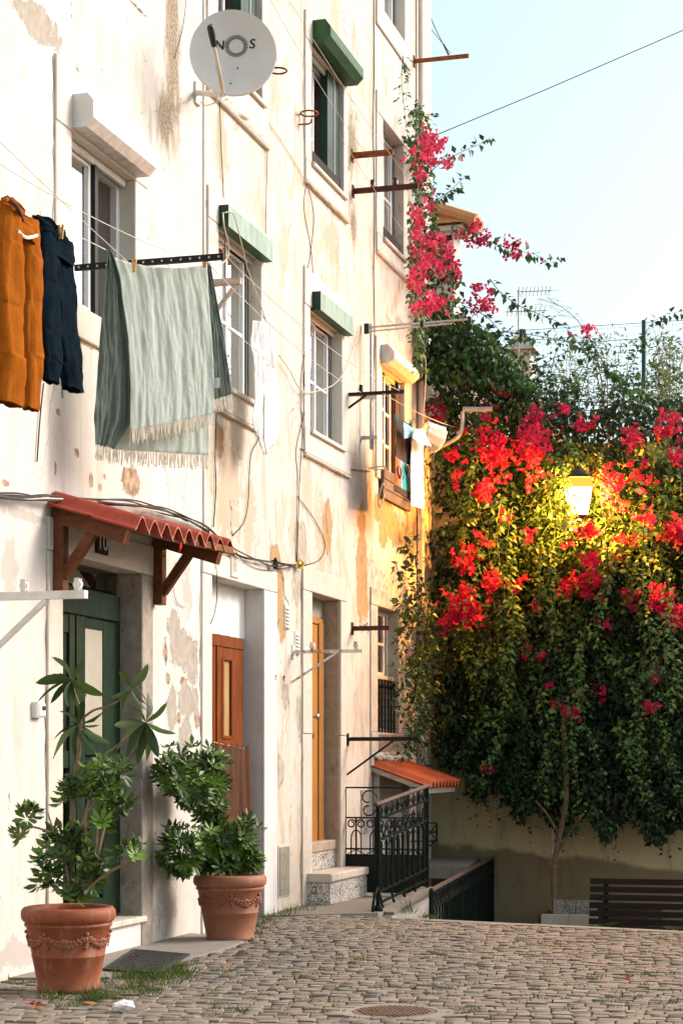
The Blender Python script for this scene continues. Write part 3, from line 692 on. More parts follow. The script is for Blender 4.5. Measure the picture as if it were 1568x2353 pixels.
def lin(x0, y0, x1): # horizontal edge on the wall drawn from (x0, y0) to x1
    z_ = onx(x0, y0).z; out = []
    for k in range(9):
        px = x0 + (x1 - x0) * k / 8; y_ = wy(px); out.append((px, HY - (z_ - 1.3) / depth(Vector((0, y_, 1.3))) * FOC))
    return out
for pts, w_ in (([(527, 1148), (533, 1178), (530, 1208), (537, 1235)], .016), ([(753, 1140), (749, 1190), (756, 1245), (760, 1300)], .014), ([(641, 1305), (650, 1330), (652, 1360), (663, 1388)], .018), ([(641, 1420), (634, 1455), (630, 1475)], .014), ([(447, 1470), (444, 1500), (446, 1530)], .012), ([(123, 125), (123, 300), (122, 480), (123, 640), (121, 740)], .014), (lin(124, 119, 332), .010), ([(473, 425), (471, 500), (470, 600), (472, 720)], .020), (lin(474, 422, 520), .012), ([(697, 660), (694, 780), (693, 900), (695, 1010)], .016), (lin(696, 608, 765), .010), ([(698, 20), (696, 200), (697, 360)], .016), ([(106, 1420), (104, 1650), (106, 1900), (104, 2200)], .014), ([(692, 1330), (690, 1600), (691, 1900), (690, 2070)], .022), ([(460, 1300), (459, 1500), (461, 1720)], .016), ([(665, 510), (662, 560), (667, 600)], .010), ([(690, 250), (686, 300), (692, 330)], .010), ([(378, 1460), (382, 1500), (379, 1540)], .012), ([(640, 1700), (638, 1740), (641, 1790)], .008), ([(617, 1200), (622, 1260), (619, 1290)], .008), ([(795, 1640), (797, 1660)], .012), ([(810, 1480), (812, 1510)], .012), ([(770, 560), (775, 600), (772, 640)], .008), ([(330, 0), (334, 12)], .02)):
    crack(pts, w_, M['crack'])
crack([(520, 224), (540, 245), (575, 281), (611, 317)], .022, M['rust_line'], .037); crack([(701, 412), (730, 441), (760, 470), (793, 503)], .020, M['rust_line'], .037); crack([(476, 928), (520, 953), (560, 975), (611, 1003)], .018, M['rust_line'], .037); crack(lin(862, 575, 936), .02, M['rust_line'], .037); crack(lin(696, 1042, 795), .02, M['rust_line'], .037); crack(lin(126, 752, 330), .014, M['rust_line'], .004); crack([(808, 445), (812, 490), (809, 530)], .02, M['rust_line']); crack(lin(300, 0, 335), .02, M['rust_line'])

# ---- green double door
DX = -.16
a, b = OPN['d10']
D10 = pbox(MB(), DX - .06, DX - .02, 128, 282, 1262, 2125).build('front_door', M['green_door'], B, label='dark green double door under the red tiled canopy')
def dpart(D, name, mat, x1, rects, thick=.03):
    q = MB()
    for r in rects: pbox(q, x1 - thick, x1, *r)
    return q.build(name, mat, D)
dpart(D10, 'transom_pane', M['glass_dark'], DX + .0, [(146, 268, 1276, 1338)], .012)
dpart(D10, 'transom_backing', M['room_brown'], DX - .013, [(146, 268, 1276, 1338)], .005)
dpart(D10, 'transom_rail', M['green_door'], DX + .035, [(134, 276, 1340, 1403)], .06)
dpart(D10, 'stile', M['green_door'], DX + .02, [(160, 172, 1405, 2110), (176, 196, 1405, 2110)])
dpart(D10, 'stile', M['green_door'], DX + .01, [(237, 276, 1405, 2105)])
dpart(D10, 'rail', M['green_door'], DX + .013, [(196, 237, 1405, 1442)])
for rr_ in ((196, 237, 1693, 1735), (196, 237, 2070, 2105)): dpart(D10, 'rail', M['green_door'], DX + .013, [rr_])
dpart(D10, 'rail', M['green_door'], DX + .013, [(134, 160, 1405, 1450), (134, 160, 1725, 1765)])
dpart(D10, 'panel', M['green_door'], DX + .012, [(200, 233, 1752, 1880), (200, 233, 1900, 2055)])
dpart(D10, 'pane', M['frosted'], DX + .003, [(195, 238, 1440, 1695)], .008)
dpart(D10, 'slot', M['black_paint'], DX + .0, [(140, 160, 1448, 1726)], .008)
q = MB(); q.tube(spline([onx(137, 1725, DX + .02), onx(141, 1722, DX + .07), onx(143, 1700, DX + .08), onx(142, 1660, DX + .05)]), .008, 6); q.build('handle', M['brass'], D10)
q = MB(); pbox(q, -.16, .035, 128, 318, 2118, 2134); q2 = MB(); pbox(q2, -.34, .03, 104, 346, 2136, 2240)
MB().rbox(-.30, .04, a[0] - .06, a[1] + .04, .175, .218, .008).build('threshold', M['stone'], B)
MB().rbox(-.30, .006, a[0], a[1], -.03, .173, .004).build('threshold_riser', M['reveal_white'], B)
# house number plates
def text_mesh(body, size):
    cu = bpy.data.curves.new('glyph', 'FONT'); cu.body = body; cu.size = size; cu.align_x = 'CENTER'; cu.align_y = 'CENTER'; cu.resolution_u = 4
    ob = bpy.data.objects.new('glyph', cu); COL.objects.link(ob); bpy.context.view_layer.update()
    me = ob.to_mesh(); V = [v.co.copy() for v in me.vertices]; F_ = [tuple(p.vertices) for p in me.polygons]
    ob.to_mesh_clear(); bpy.data.objects.remove(ob); bpy.data.curves.remove(cu); return V, F_
pl = onx(236, 1247, .035)
NP = thing('number_plate', 'black house number plate reading 10 above the green door', 'number plate', (.02, pl.y, pl.z - .07))
MB().rbox(.015, .034, pl.y - .10, pl.y + .10, pl.z - .075, pl.z + .075, .004).build('plate', M['black_paint'], NP)
V, F_ = text_mesh('10', .15); V = [Vector((.0365, pl.y + v.x * 1.15, pl.z + v.y)) for v in V]; MB().add(V, F_).build('numerals', M['cloth_plain'], NP)
pl = onx(537, 1300, .022)
NP = thing('number_plate', 'pale carved house number plate reading 8 above the varnished door', 'number plate', (.02, pl.y, pl.z - .1))
MB().rbox(.018, .032, pl.y - .085, pl.y + .085, pl.z - .095, pl.z + .095, .008).build('plate', M['stone_white'], NP)
V, F_ = text_mesh('8', .16); V = [Vector((.0345, pl.y + v.x * 1.1, pl.z + v.y)) for v in V]; MB().add(V, F_).build('numerals', M['stone_brown'], NP)

# ---- varnished wooden door
D8 = pbox(MB(), DX - .06, DX - .02, 470, 562, 1310, 2140).build('front_door', M['wood_door'], B, label='varnished mahogany door with white blind above and brown half curtain')
tb = MB()
def blind(u, v):
    p0 = onx(476, 1312, DX); p1 = onx(560, 1312, DX); zt = onx(476, 1312, DX).z; zb = onx(476, 1452, DX).z
    return (DX + .006 * math.sin(u * 26) * (.4 + v) + .004 * math.sin(u * 11 + 2), p0.y + (p1.y - p0.y) * u, zt + (zb - zt) * v)
tb.grid(blind, 40, 10).build('blind', M['cloth_plain'], D8, smooth=True)
dpart(D8, 'head_rail', M['wood_door'], DX + .03, [(470, 560, 1452, 1478)], .05)
dpart(D8, 'stile', M['wood_door'], DX + .02, [(474, 495, 1479, 2125), (499, 512, 1479, 2125)])
dpart(D8, 'stile', M['wood_door'], DX + .02, [(536, 558, 1479, 2125)])
for rr_ in ((512, 536, 1479, 1512), (512, 536, 1696, 1722), (512, 536, 2070, 2120)): dpart(D8, 'rail', M['wood_door'], DX + .018, [rr_])
dpart(D8, 'moulding', M['wood_door'], DX + .028, [(511, 515, 1512, 1696), (533, 537, 1512, 1696), (515, 533, 1510, 1516), (515, 533, 1690, 1698)])
dpart(D8, 'pane', M['frosted_tan'], DX + .004, [(512, 536, 1510, 1700)], .008)
def hcurt(u, v):
    p0 = onx(492, 1700, DX + .06); p1 = onx(566, 1700, DX + .06); zt = onx(492, 1712, DX + .06).z; zb = .12
    return (DX + .075 + .040 * math.sin(u * 15 + 1.8 * v + 1.2 * math.sin(u * 5)) * (.35 + .65 * v) + .012 * math.sin(u * 47), p0.y + (p1.y - p0.y) * (u + .06 * v * (u - .3)), zt + .02 * math.sin(u * 47) * (1 - v) ** 3 + (zb - zt) * v)
M['satin'] = simple('brown_satin', (0.075, 0.026, 0.010), (0.11, 0.042, 0.016), 6, 0.5, 0.1, 60, spec=.2)
cu = thing('door_curtain', 'brown satin half curtain gathered across the lower varnished door', 'curtain', (DX + .06, wy(530), .12))
MB().grid(hcurt, 60, 24).build('curtain_cloth', M['satin'], cu, smooth=True)
MB().tube([onx(490, 1706, DX + .06), onx(567, 1722, DX + .06)], .006, 6).build('curtain_rod', M['brass'], cu)
# ---- tan door
D6 = pbox(MB(), DX - .06, DX - .02, 704, 746, 1350, 1940).build('front_door', M['tan_frame'], B, label='plain tan door with a round knob above two steps')
dpart(D6, 'transom_pane', M['frosted'], DX, [(706, 743, 1360, 1414)], .01)
dpart(D6, 'head_rail', M['tan_door'], DX + .02, [(706, 744, 1414, 1428)], .04)
dpart(D6, 'leaf', M['tan_door'], DX + .015, [(704, 729, 1430, 1934)], .03)
dpart(D6, 'frame_post', M['tan_frame'], DX + .03, [(733, 744, 1430, 1936)], .05)
for pz in (1646,):
    c = onx(722, pz, DX + .05); q = MB(); q.ball((DX + .075, c.y, c.z), .03, 12, 8, (.8, 1, 1)); q.tube([(DX, c.y, c.z), (DX + .07, c.y, c.z)], .012, 8); q.tube([(DX + .014, c.y, c.z), (DX + .022, c.y, c.z)], .036, 14); autosmooth(q.build('knob', M['brass'], D6))
c = onx(722, 1690, DX + .03); q = MB(); q.tube([(DX + .0, c.y, c.z), (DX + .022, c.y, c.z)], .026, 12); q.build('lock', M['brass'], D6)
# two stone steps with glazed tiles
a, b = OPN['d6']
ST = thing('door_step', 'stone step with patterned glazed tiles below the tan door', 'step', (.1, wy(745), 0.0))
y0s, y1s = b[0] + .12, b[1] + .02
MB().rbox(-.3, -.03, a[0], a[1], .46, .555, .01).build('upper_tread', M['stone_brown'], ST)
MB().rbox(-.3, .25, y0s, y1s, .215, .29, .012).build('lower_tread', M['stone'], ST)
MB().box(-.28, .215, y0s + .02, y1s - .02, 0.0, .213).build('step_core', M['reveal_white'], ST); MB().box(-.28, -.055, a[0] + .002, a[1] - .002, .292, .458).build('step_core', M['reveal_white'], ST)
n_ = 8; dy = (y1s - y0s - .04) / n_
for i in range(n_): MB().rbox(.217, .229, y0s + .02 + i * dy + .0015, y0s + .02 + (i + 1) * dy - .0015, .012, .205, .002).build('tile', M['azulejo'], ST)
for i in range(2): MB().box(.01 + i * .10, .107 + i * .10, y0s + .008, y0s + .019, .012, .205).build('tile', M['azulejo'], ST)
n_ = 6; dy = (a[1] - a[0] - .01) / n_
for i in range(n_): MB().rbox(-.053, -.042, a[0] + .005 + i * dy + .001, a[0] + .005 + (i + 1) * dy - .001, .295, .455, .002).build('tile', M['azulejo'], ST)

# ------------------------------------------------------------------ canopy over the green door
ya, yb = wy(105), wy(385); yp0, yp1 = wy(122), wy(351)
AW = thing('door_canopy', 'red tiled canopy on timber brackets over the green door', 'canopy', (0, (ya + yb) / 2, 2.2))
zl = lambda y: 2.93 + .05 * (y - ya) / (yb - ya)
OUT0, OUT1 = .60, .52
for yp, pb_ in ((yp0, 1360), (yp1, 1390)):
    zr = zl(yp)
    zb = onx(122 if yp == yp0 else 351, pb_).z
    q = MB(); q.rbox(.018, .085, yp - .04, yp + .05, zb, zr - .05, .006); P = q.build('wall_post', M['wood_beam'], AW)
    for zz_ in (zb + .08, zb + .35): MB().ball((.087, yp + .005, zz_), .009, 8, 5, (.4, 1, 1)).build('bolt', M['rust_dark'], P)
    MB().bar((.02, yp, zr - .085), (.50, yp, zr - .235), .085, .095).build('rafter', M['wood_beam'], AW)
    MB().bar((.075, yp, zr - .47), (.27, yp, zr - .205), .06, .06).build('brace', M['wood_beam'], AW)
for xo in (.09, .30, .50):
    f = xo / .6
    MB().bar((xo, ya + .06, zl(ya) - .052 - .135 * f), (xo, yb - .05, zl(yb) - .052 - .135 * f), .05, .045).build('batten', M['wood_beam'], AW)
NT_ = 9; pit = (yb - ya) / NT_
for i in range(NT_):
    yc = ya + (i + .5) * pit; out = OUT0 + (OUT1 - OUT0) * i / (NT_ - 1)
    for seg in range(2):
        x0, x1 = (0.015, out * .52) if seg == 0 else (out * .47, out)
        def surf(u, v, dzz=0.0):
            x = x0 + (x1 - x0) * v; th = (u - .5) * 2 * math.pi
            z = zl(yc) - .155 * (x / .6) + (.046 + .004 * math.sin(i * 3.3)) * math.cos(th) + .012 * seg * (0.0) + (.012 if seg == 0 else 0) * 1.0 - dzz + (.010 * (1 - v))
            return (x, yc + (u - .5) * pit * 1.06, z + .004 * math.cos(i * 7.1 + seg))
        q = MB(); nu = 14
        top = [surf(k / nu, v) for v in (0, .5, 1) for k in range(nu + 1)]; bot = [surf(k / nu, v, .013) for v in (0, .5, 1) for k in range(nu + 1)]
        Fs = []; m = nu + 1
        for r_ in range(2):
            for k in range(nu):
                Fs.append((r_ * m + k, r_ * m + k + 1, (r_ + 1) * m + k + 1, (r_ + 1) * m + k)); Fs.append(tuple(3 * m + z for z in ((r_ + 1) * m + k, (r_ + 1) * m + k + 1, r_ * m + k + 1, r_ * m + k)))
        for r_ in range(2):
            for e in (0, nu): Fs.append((r_ * m + e, (r_ + 1) * m + e, 3 * m + (r_ + 1) * m + e, 3 * m + r_ * m + e))
        q.add(top + bot, Fs); tl = autosmooth(q.build('roof_tile', M['tile_red'], AW), 50)
        if seg == 1:
            q = MB(); q.add([top[2 * m + k] for k in range(m)] + [bot[2 * m + k] for k in range(m)], [(k, k + 1, m + k + 1, m + k) for k in range(nu)]); q.build('cut_edge', M['tile_edge'], tl)
M['ribbon'] = simple('red_ribbon', (0.75, 0.05, 0.02), (0.6, 0.04, 0.02), 10, .6, 0)
c = onx(408, 1235, .50); q = MB(); 
for k in range(5): q.tube(spline([c + Vector((0, random.uniform(-.02, .02), .06)), c + Vector((.02, random.uniform(-.03, .03), 0)), c + Vector((.01, random.uniform(-.02, .05), -.05 - .012 * k))]), .004, 5)
q.build('ribbon', M['ribbon'], label='bright red ribbon tied to the canopy edge', cat='ribbon')

# ------------------------------------------------------------------ satellite dish
dc = dep(536, 119, 13.75)
DN = (CAM - dc).normalized(); DN = (DN + Vector((0, 0, .30)) + CR * .10).normalized()
du = CZ.cross(DN).normalized(); dv = DN.cross(du).normalized(); RX, RY = .312, .302
tilt = R(16); du, dv = du * math.cos(tilt) + dv * math.sin(tilt), dv * math.cos(tilt) - du * math.sin(tilt)
def dish_pt(a, b, off=0.0): return dc + du * (a * RX) + dv * (b * RY) + DN * (.055 * (a * a + b * b) - .055 + off)
DS = thing('satellite_dish', 'pale grey satellite dish on the upper facade with an arm and black receiver', 'satellite dish', onx(452, 215, 0))
M['dish'] = simple('dish_enamel', (0.60, 0.60, 0.58), (0.55, 0.545, 0.52), 3, .4, .05, 60, spec=.4)
q = MB(); nr, na = 10, 56; V = [dish_pt(0, 0)]; Fs = []
for i in range(1, nr + 1):
    for k in range(na): V.append(dish_pt(i / nr * math.cos(2 * math.pi * k / na), i / nr * math.sin(2 * math.pi * k / na)))
for k in range(na): V.append(dish_pt(1.012 * math.cos(2 * math.pi * k / na), 1.012 * math.sin(2 * math.pi * k / na), -.03))
V.append(dc - DN * .09)
for k in range(na):
    j = (k + 1) % na; Fs.append((0, 1 + k, 1 + j))
    for i in range(nr): Fs.append((1 + i * na + k, 1 + (i + 1) * na + k, 1 + (i + 1) * na + j, 1 + i * na + j))
    Fs.append((1 + nr * na + j, 1 + nr * na + k, len(V) - 1))
q.add(V, Fs); RF = autosmooth(q.build('reflector', M['dish'], DS), 35)
M['print'] = simple('dark_print', (0.012, 0.010, 0.010), (0.016, 0.014, 0.014), 5, .5, 0)
cu_, sv_ = CR - DN * CR.dot(DN), CZ - DN * CZ.dot(DN); cu_.normalize(); sv_ = (sv_ - cu_ * sv_.dot(cu_)).normalized()
def print_pt(px, py):
    d = ray(px, py); tt = (dc - CAM).dot(DN) / d.dot(DN); p = CAM + d * tt
    a = (p - dc).dot(du) / RX; b = (p - dc).dot(dv) / RY
    return dish_pt(a, b, .004)
q = MB()
for k in range(40):
    th = 2 * math.pi * k / 40; w = .045
    P4 = []
    for rr, s in ((17, -w), (17, w), (27, w * .75), (27, -w * .75)):
        P4.append(print_pt(544 + rr * math.cos(th + s), 100 + rr * .93 * math.sin(th + s)))
    q.add(P4, [(0, 1, 2, 3)])
q.build('logo_ring', M['print'], RF)
for ch, cx, cy in (('N', 505, 99), ('S', 580, 97)):
    V, F_ = text_mesh(ch, 30); q = MB(); q.add([print_pt(cx + v.x * 1.0 + v.y * .1, cy - v.y) for v in V], F_)
    q2 = MB(); q2.add([print_pt(cx + 1.3 + v.x * 1.0 + v.y * .1, cy - v.y) for v in V], F_)
    q.v += q2.v and []; q.add(q2.v, q2.f); q.v = [tuple(Vector(p) + DN * (.0006 if i >= len(V) else 0)) for i, p in enumerate(q.v)]
    q.build('logo_letter', M['print'], RF)
foot = dish_pt(-.12, -1.0); lnb = foot + DN * .36 + CZ * .405 - CR * .06
lnb = dep(486, 76, depth(dc) - .30)
foot = dep(512, 214, depth(dc) - .02)
MB().tube([foot, foot.lerp(lnb, .5) + DN * .01, foot.lerp(lnb, .86)], [.018, .016, .013], 8).build('feed_arm', M['cable_pale'], DS)
ax = (foot - lnb).normalized(); q = MB(); q.tube([lnb - ax * .06, lnb - ax * .045, lnb, lnb + ax * .09], [.018, .026, .026, .020], 12); q.tube([lnb + ax * .088, lnb + ax * .14], .014, 8); autosmooth(q.build('receiver', M['plastic_black'], DS), 50)
wl_ = onx(450, 212, 0.0); q = MB(); q.tube([wl_, foot - DN * .10 + CZ * .02, foot - DN * .02], .022, 8); q.build('mount_arm', M['alu_dirty'], DS)
q = MB(); q.rbox(.0, .02, wl_.y - .05, wl_.y + .05, wl_.z - .09, wl_.z + .07, .004); q.build('wall_plate', M['alu_dirty'], DS)
q = MB(); q.tube([foot - DN * .03, dish_pt(-.1, -.55, -.03), dish_pt(-.05, -.2, -.06)], .016, 8); q.build('back_brace', M['alu_dirty'], DS)
MB().tube(spline([lnb + ax * .1, foot.lerp(lnb, .5) + DN * .03, foot + DN * .02, foot - CZ * .06 - CR * .05, wl_ + Vector((.05, .02, -.09)), wl_ + Vector((.02, 0, 0))]), .005, 6).build('lead', M['cable_pale'], DS)
for (px, py) in ((498, 150), (547, 151), (530, 188)): MB().ball(print_pt(px, py), .006, 8, 5).build('screw', M['rust_dark'], RF)

# ------------------------------------------------------------------ clothes racks and fittings on the wall
RG = 'clothes rack brackets on the facade'
def rack(px, py, length, mat, label, w=.03, h=.04, brace=None, pulleys=(), x0=0.0, two=False, name='clothes_rack', drop=0.0, holes=0):
    p = onx(px, py, x0); t_ = thing(name, label, 'clothes rack', (x0, p.y, p.z - .05), RG)
    dz = Vector((length, 0, drop)); q = MB(); q.bar(p, p + dz, w, h); arm = q.build('arm', mat, t_)
    if two: MB().bar(p + Vector((0, .10, .012)), p + dz * .95 + Vector((0, .10, .012)), w * .8, h * .8).build('arm', mat, t_)
    if x0 > -.01: MB().rbox(-.004, .012, p.y - .035, p.y + .035, p.z - .06, p.z + .06, .003).build('wall_plate', mat, t_)
    if brace: MB().bar(p + Vector((0, .002, -brace[1])), p + dz * (brace[0] / length) + Vector((0, .002, -h * .5)), w * .7, h * .6).build('brace', mat, t_)
    for xx in pulleys:
        c = p + dz * (xx / length) + Vector((0, 0, h / 2 + .035)); q = MB()
        q.tube([c + Vector((0, -.012, 0)), c + Vector((0, .012, 0))], .026, 12); q.build('pulley', M['plastic_white'], arm)
        q = MB(); q.bar(c + Vector((-.0, -.018, -.04)), c + Vector((0, -.018, .035)), .03, .006, (0, 1, 0)); q.bar(c + Vector((0, .018, -.04)), c + Vector((0, .018, .035)), .03, .006, (0, 1, 0)); q.build('pulley_cheek', mat, arm)
    for k in range(holes):
        c = p + dz * ((k + .5) / holes); MB().ball(c + Vector((0, -w / 2, 0)), .008, 8, 4, (1, .25, 1)).build('rivet', M['steel'], arm)
    return t_
rack(172, 615, 1.03, M['black_paint'], 'black perforated bar holding lines above the green blanket', .025, .04, x0=-.07, holes=16)
rack(486, 650, .24, M['wood_grey'], 'short weathered wooden bracket between blanket and green shuttered window', .045, .05, (.20, .26))
rack(808, 357, .42, M['rust'], 'bright orange rusted bar between the upper green shutter and end window', .03, .055)
rack(810, 439, .66, M['rust_dark'], 'long dark red rusted bar below the orange rusted one', .03, .05, pulleys=(.2, .43))
rack(950, 140, .62, M['rust'], 'thin rusted bar sticking out into the sky at the roof corner', .03, .04)
rack(958, 551, .40, M['rust_dark'], 'short dark rusted bar among the red flowers at the corner', .03, .05)
rack(797, 906, .57, M['black_paint'], 'black double arm rack with a corner brace beside the antenna mast', .03, .03, (.19, .14), pulleys=(.14, .50), two=True)
rack(672, 1498, .64, M['rust_white'], 'white flaking rack with rusty brace across the tan door', .035, .028, (.40, .26), pulleys=(.18, .58))
rack(808, 1444, .38, M['rust_dark'], 'short brown rusted bar with a white rag knot right of tan door', .03, .045)
rack(797, 1699, .72, M['black_paint'], 'black rack with long diagonal brace above the iron gate', .025, .03, (.46, .34), two=True)
rack(-62, 1372, .70, M['wood_white'], 'white wooden rack with two pulleys beside the green door', .05, .045, (.46, .42), pulleys=(.32, .65))
c = onx(833, 1441, .09); q = MB()
for k in range(6): q.tube(spline([c, c + Vector((random.uniform(-.02, .08), random.uniform(-.06, .06), random.uniform(-.02, .05))), c + Vector((random.uniform(-.03, .1), random.uniform(-.05, .05), random.uniform(-.07, .02)))]), [.008] * 12 + [.003], 5)
q.build('rag', M['cloth_plain'], label='white rag knotted round the short brown rusted bar', cat='rag')
def ring(px, py, r, mat, label, tail=False, x0=.02):
    c = onx(px, py, .0); q = MB(); cx = x0 + r
    q.tube([(cx + r * math.cos(2 * math.pi * k / 28), c.y + r * math.sin(2 * math.pi * k / 28), c.z) for k in range(28)], .008, 6, closed=True)
    q.tube([(0, c.y, c.z), (x0 + .01, c.y, c.z)], .007, 6)
    if tail: q.tube(spline([(0, c.y, c.z - .09), (.10, c.y, c.z - .09), (.12, c.y, c.z - .05)]), .008, 6)
    q.build('pot_ring', mat, label=label, cat='pot holder', group='iron flowerpot rings', smooth=True)
ring(615, 164, .072, M['rust_dark'], 'brown iron flowerpot ring beside the satellite dish')
ring(686, 262, .078, M['rust'], 'orange rusted flowerpot ring with a hook left of upper green shutter', True)
ring(848, 1076, .085, M['rust_white'], 'white flowerpot ring below the window with hanging towels')
for px, py, lb in ((633, 1556, 'left of two small curled iron hooks on the wall below the vents'), (652, 1558, 'right of two small curled iron hooks on the wall below the vents')):
    c = onx(px, py, .02); MB().tube([c + Vector((.0, .016 * math.cos(k / 9 * 5.4), .02 * math.sin(k / 9 * 5.4))) for k in range(10)], .004, 5).build('wall_hook', M['rust_dark'], label=lb, cat='hook', group='curled wall hooks')
for px, py, lb in ((657, 1418, 'upper of two small white louvred vents left of the tan door'), (680, 1478, 'lower of two small white louvred vents left of the tan door')):
    c = onx(px, py); t_ = thing('wall_vent', lb, 'vent', (0, c.y, c.z - .09), 'louvred vents'); MB().rbox(.0, .012, c.y - .065, c.y + .065, c.z - .105, c.z + .105, .004).build('vent_frame', M['plastic_white'], t_)
    for k in range(6):
        z = c.z - .08 + k * .032; q = MB(); q.add([(.013, c.y - .05, z), (.013, c.y + .05, z), (.026, c.y + .05, z - .014), (.026, c.y - .05, z - .014)], [(0, 1, 2, 3)]); q.add([(.013, c.y - .05, z - .018), (.013, c.y + .05, z - .018), (.026, c.y + .05, z - .015), (.026, c.y - .05, z - .015)], [(3, 2, 1, 0)]); q.build('louvre', M['stone_white'], t_)
c = onx(648, 1996); t_ = thing('meter_hatch', 'small dull metal meter hatch low on the white wall', 'hatch', (0, c.y, c.z - .22))
y0_, y1_ = wy(638), wy(660); MB().rbox(.0, .012, y0_ - .015, y1_ + .015, c.z - .245, c.z + .205, .003).build('hatch_frame', M['stone'], t_); MB().rbox(.0122, .02, y0_, y1_, c.z - .23, c.z + .19, .003).build('hatch_door', M['hatch'], t_); MB().rbox(.0202, .026, c.y - .02, c.y + .02, c.z + .11, c.z + .13, .002).build('latch', M['steel'], t_)
c = onx(80, 1632, .0); t_ = thing('doorbell', 'white plastic doorbell on the wall left of the green door', 'doorbell', (0, c.y, c.z - .05))
q = MB(); q.rbox(.0, .05, c.y - .05, c.y + .06, c.z - .045, c.z + .05, .014); q.build('housing', M['plastic_white'], t_); MB().rbox(.0502, .056, c.y - .0, c.y + .035, c.z + .0, c.z + .026, .002).build('button', M['plastic_black'], t_)
M['envelope'] = simple('manila_paper', (0.66, 0.43, 0.17), (0.58, 0.36, 0.13), 8, .8, .1)
c = onx(214, 1783, -.10); q = MB(); q.prism([c + Vector((0, -.085, -.035)), c + Vector((0, .085, -.015)), c + Vector((-.01, .085, .045)), c + Vector((-.01, -.085, .028))], (-.006, 0, 0)); q.build('envelope', M['envelope'], label='yellow envelope stuck in the letter slot of the green door', cat='envelope')

# ------------------------------------------------------------------ roof antenna on the facade
c = onx(830, 1006); MT = thing('tv_antenna', 'metal antenna mast with long horizontal boom on the facade', 'antenna', (.1, c.y, c.z))
ym = c.y; zb, zt = onx(832, 1020, .10).z, onx(832, 726, .10).z
MB().tube([(.10, ym, zb), (.10, ym, zt)], .017, 8).build('mast', M['steel'], MT)
for z in (c.z, zb + 1.3 * .4):
    MB().bar((0, ym, z), (.16, ym, z), .03, .035).build('stay', M['steel'], MT)
z = onx(832, 737, .10).z; x1 = 1.12
MB().bar((.04, ym, z + .012), (x1, ym, z + .03), .018, .018).build('boom', M['steel'], MT); MB().bar((.06, ym, z - .03), (x1 - .2, ym, z + .0), .014, .014).build('boom', M['steel'], MT)
for k in range(9):
    x = .22 + k * .1; L = .26 - .014 * k; q = MB(); q.tube([(x, ym - L, z + .03 + .10 * L), (x, ym + L, z + .03 - .06 * L)], .0035, 5); q.build('element', M['steel'], MT)
for x in (.62, 1.10): MB().box(x - .015, x + .015, ym - .016, ym + .016, z - .02, z + .05).build('clamp', M['plastic_black'], MT)
q = MB(); q.box(.03, .075, ym - .02, ym + .02, z - .05, z + .05); q.build('junction_box', M['plastic_black'], MT)

# ------------------------------------------------------------------ cables
def cable(pts, mat, label, r=.004, x=.012, group='cables on the facade', name='cable'):
    P = [onx(q[0], q[1], q[2] if len(q) > 2 else x) for q in pts]
    q = MB(); q.tube(spline(P, 6), r, 5); return q.build(name, M[mat], smooth=True, label=label, cat='cable', group=group)
bund = [(-40, 1133), (40, 1141), (110, 1146), (200, 1152), (300, 1158), (370, 1172), (430, 1195), (480, 1222), (540, 1268), (590, 1290), (625, 1298), (680, 1300)]
for k in range(7):
    jit = [(px, py + random.uniform(-7, 7) + (k - 3) * 1.2, .03 + random.uniform(0, .04) + (.02 if 100 < px < 400 else 0)) for px, py in bund[:(12 if k < 3 else 8 - k % 3)]]
    cable(jit, 'cable_black' if k != 5 else 'cable_pale', 'one of the tangled cables bundled along the wall above the canopy', .006, group='bundled cables above the canopy')
cable([(504, 222), (508, 340), (512, 420), (516, 560), (518, 700)], 'cable_black', 'thin black cable hanging straight down from the satellite dish', .004)
cable([(617, 280), (612, 420), (610, 560), (612, 700)], 'cable_black', 'thin black cable right of the satellite dish running down', .0035)
cable([(512, 488, .1), (515, 520, .12), (525, 560, .06), (522, 590, .05), (505, 610, .03)], 'cable_pale', 'pale cable looping over the left end of the green shutter box', .006)
cable([(515, 488, .08), (535, 490, .12), (550, 540, .14), (570, 620, .1), (595, 690, .05), (612, 740, .02)], 'cable_pale', 'pale cable falling across the green shutter box to the white cloth', .005)
cable([(618, 282), (650, 330), (690, 395), (702, 425)], 'cable_pale', 'pale cable slanting between the dish and upper green shutter', .004)
cable([(703, 420), (698, 480), (712, 560), (718, 640), (705, 760), (706, 800), (698, 870), (702, 930), (680, 1030), (683, 1100), (680, 1290)], 'cable_black', 'long black cable wandering down left of the middle windows', .004)
cable([(704, 420), (720, 490), (713, 580), (700, 660), (702, 780), (692, 860), (690, 925), (694, 1000), (688, 1100), (682, 1295)], 'cable_black', 'second black cable twisting beside the long wandering one', .004)
cable([(858, -40), (859, 150), (857, 300), (860, 480), (858, 620), (860, 760), (857, 900), (858, 1080)], 'cable_black', 'black cable running down the seam left of the end windows', .006)
cable([(690, 1030), (740, 1055), (790, 1075), (850, 1083)], 'cable_black', 'cable slung under the middle window towards the white ring', .005)
cable([(640, 815), (665, 850), (690, 895), (720, 900), (770, 880), (800, 830), (825, 745)], 'cable_pale', 'pale cable looping from antenna across the middle window', .005, .04)
cable([(497, 950), (494, 1050), (496, 1120), (490, 1210)], 'cable_black', 'pair of black wires below the green blanket', .005)
cable([(600, 960), (592, 1010), (575, 1050), (570, 1150), (560, 1200), (535, 1230)], 'cable_black', 'thin wire curling down from under the white cloth to the canopy', .004)
cable([(683, 1140), (720, 1190), (745, 1245), (735, 1285), (690, 1300)], 'cable_black', 'thin wire looping above the tan door', .004)
cable([(475, 1272), (495, 1300), (498, 1370), (492, 1410), (484, 1432)], 'cable_black', 'black wire dangling in front of the white blind', .004, .02)
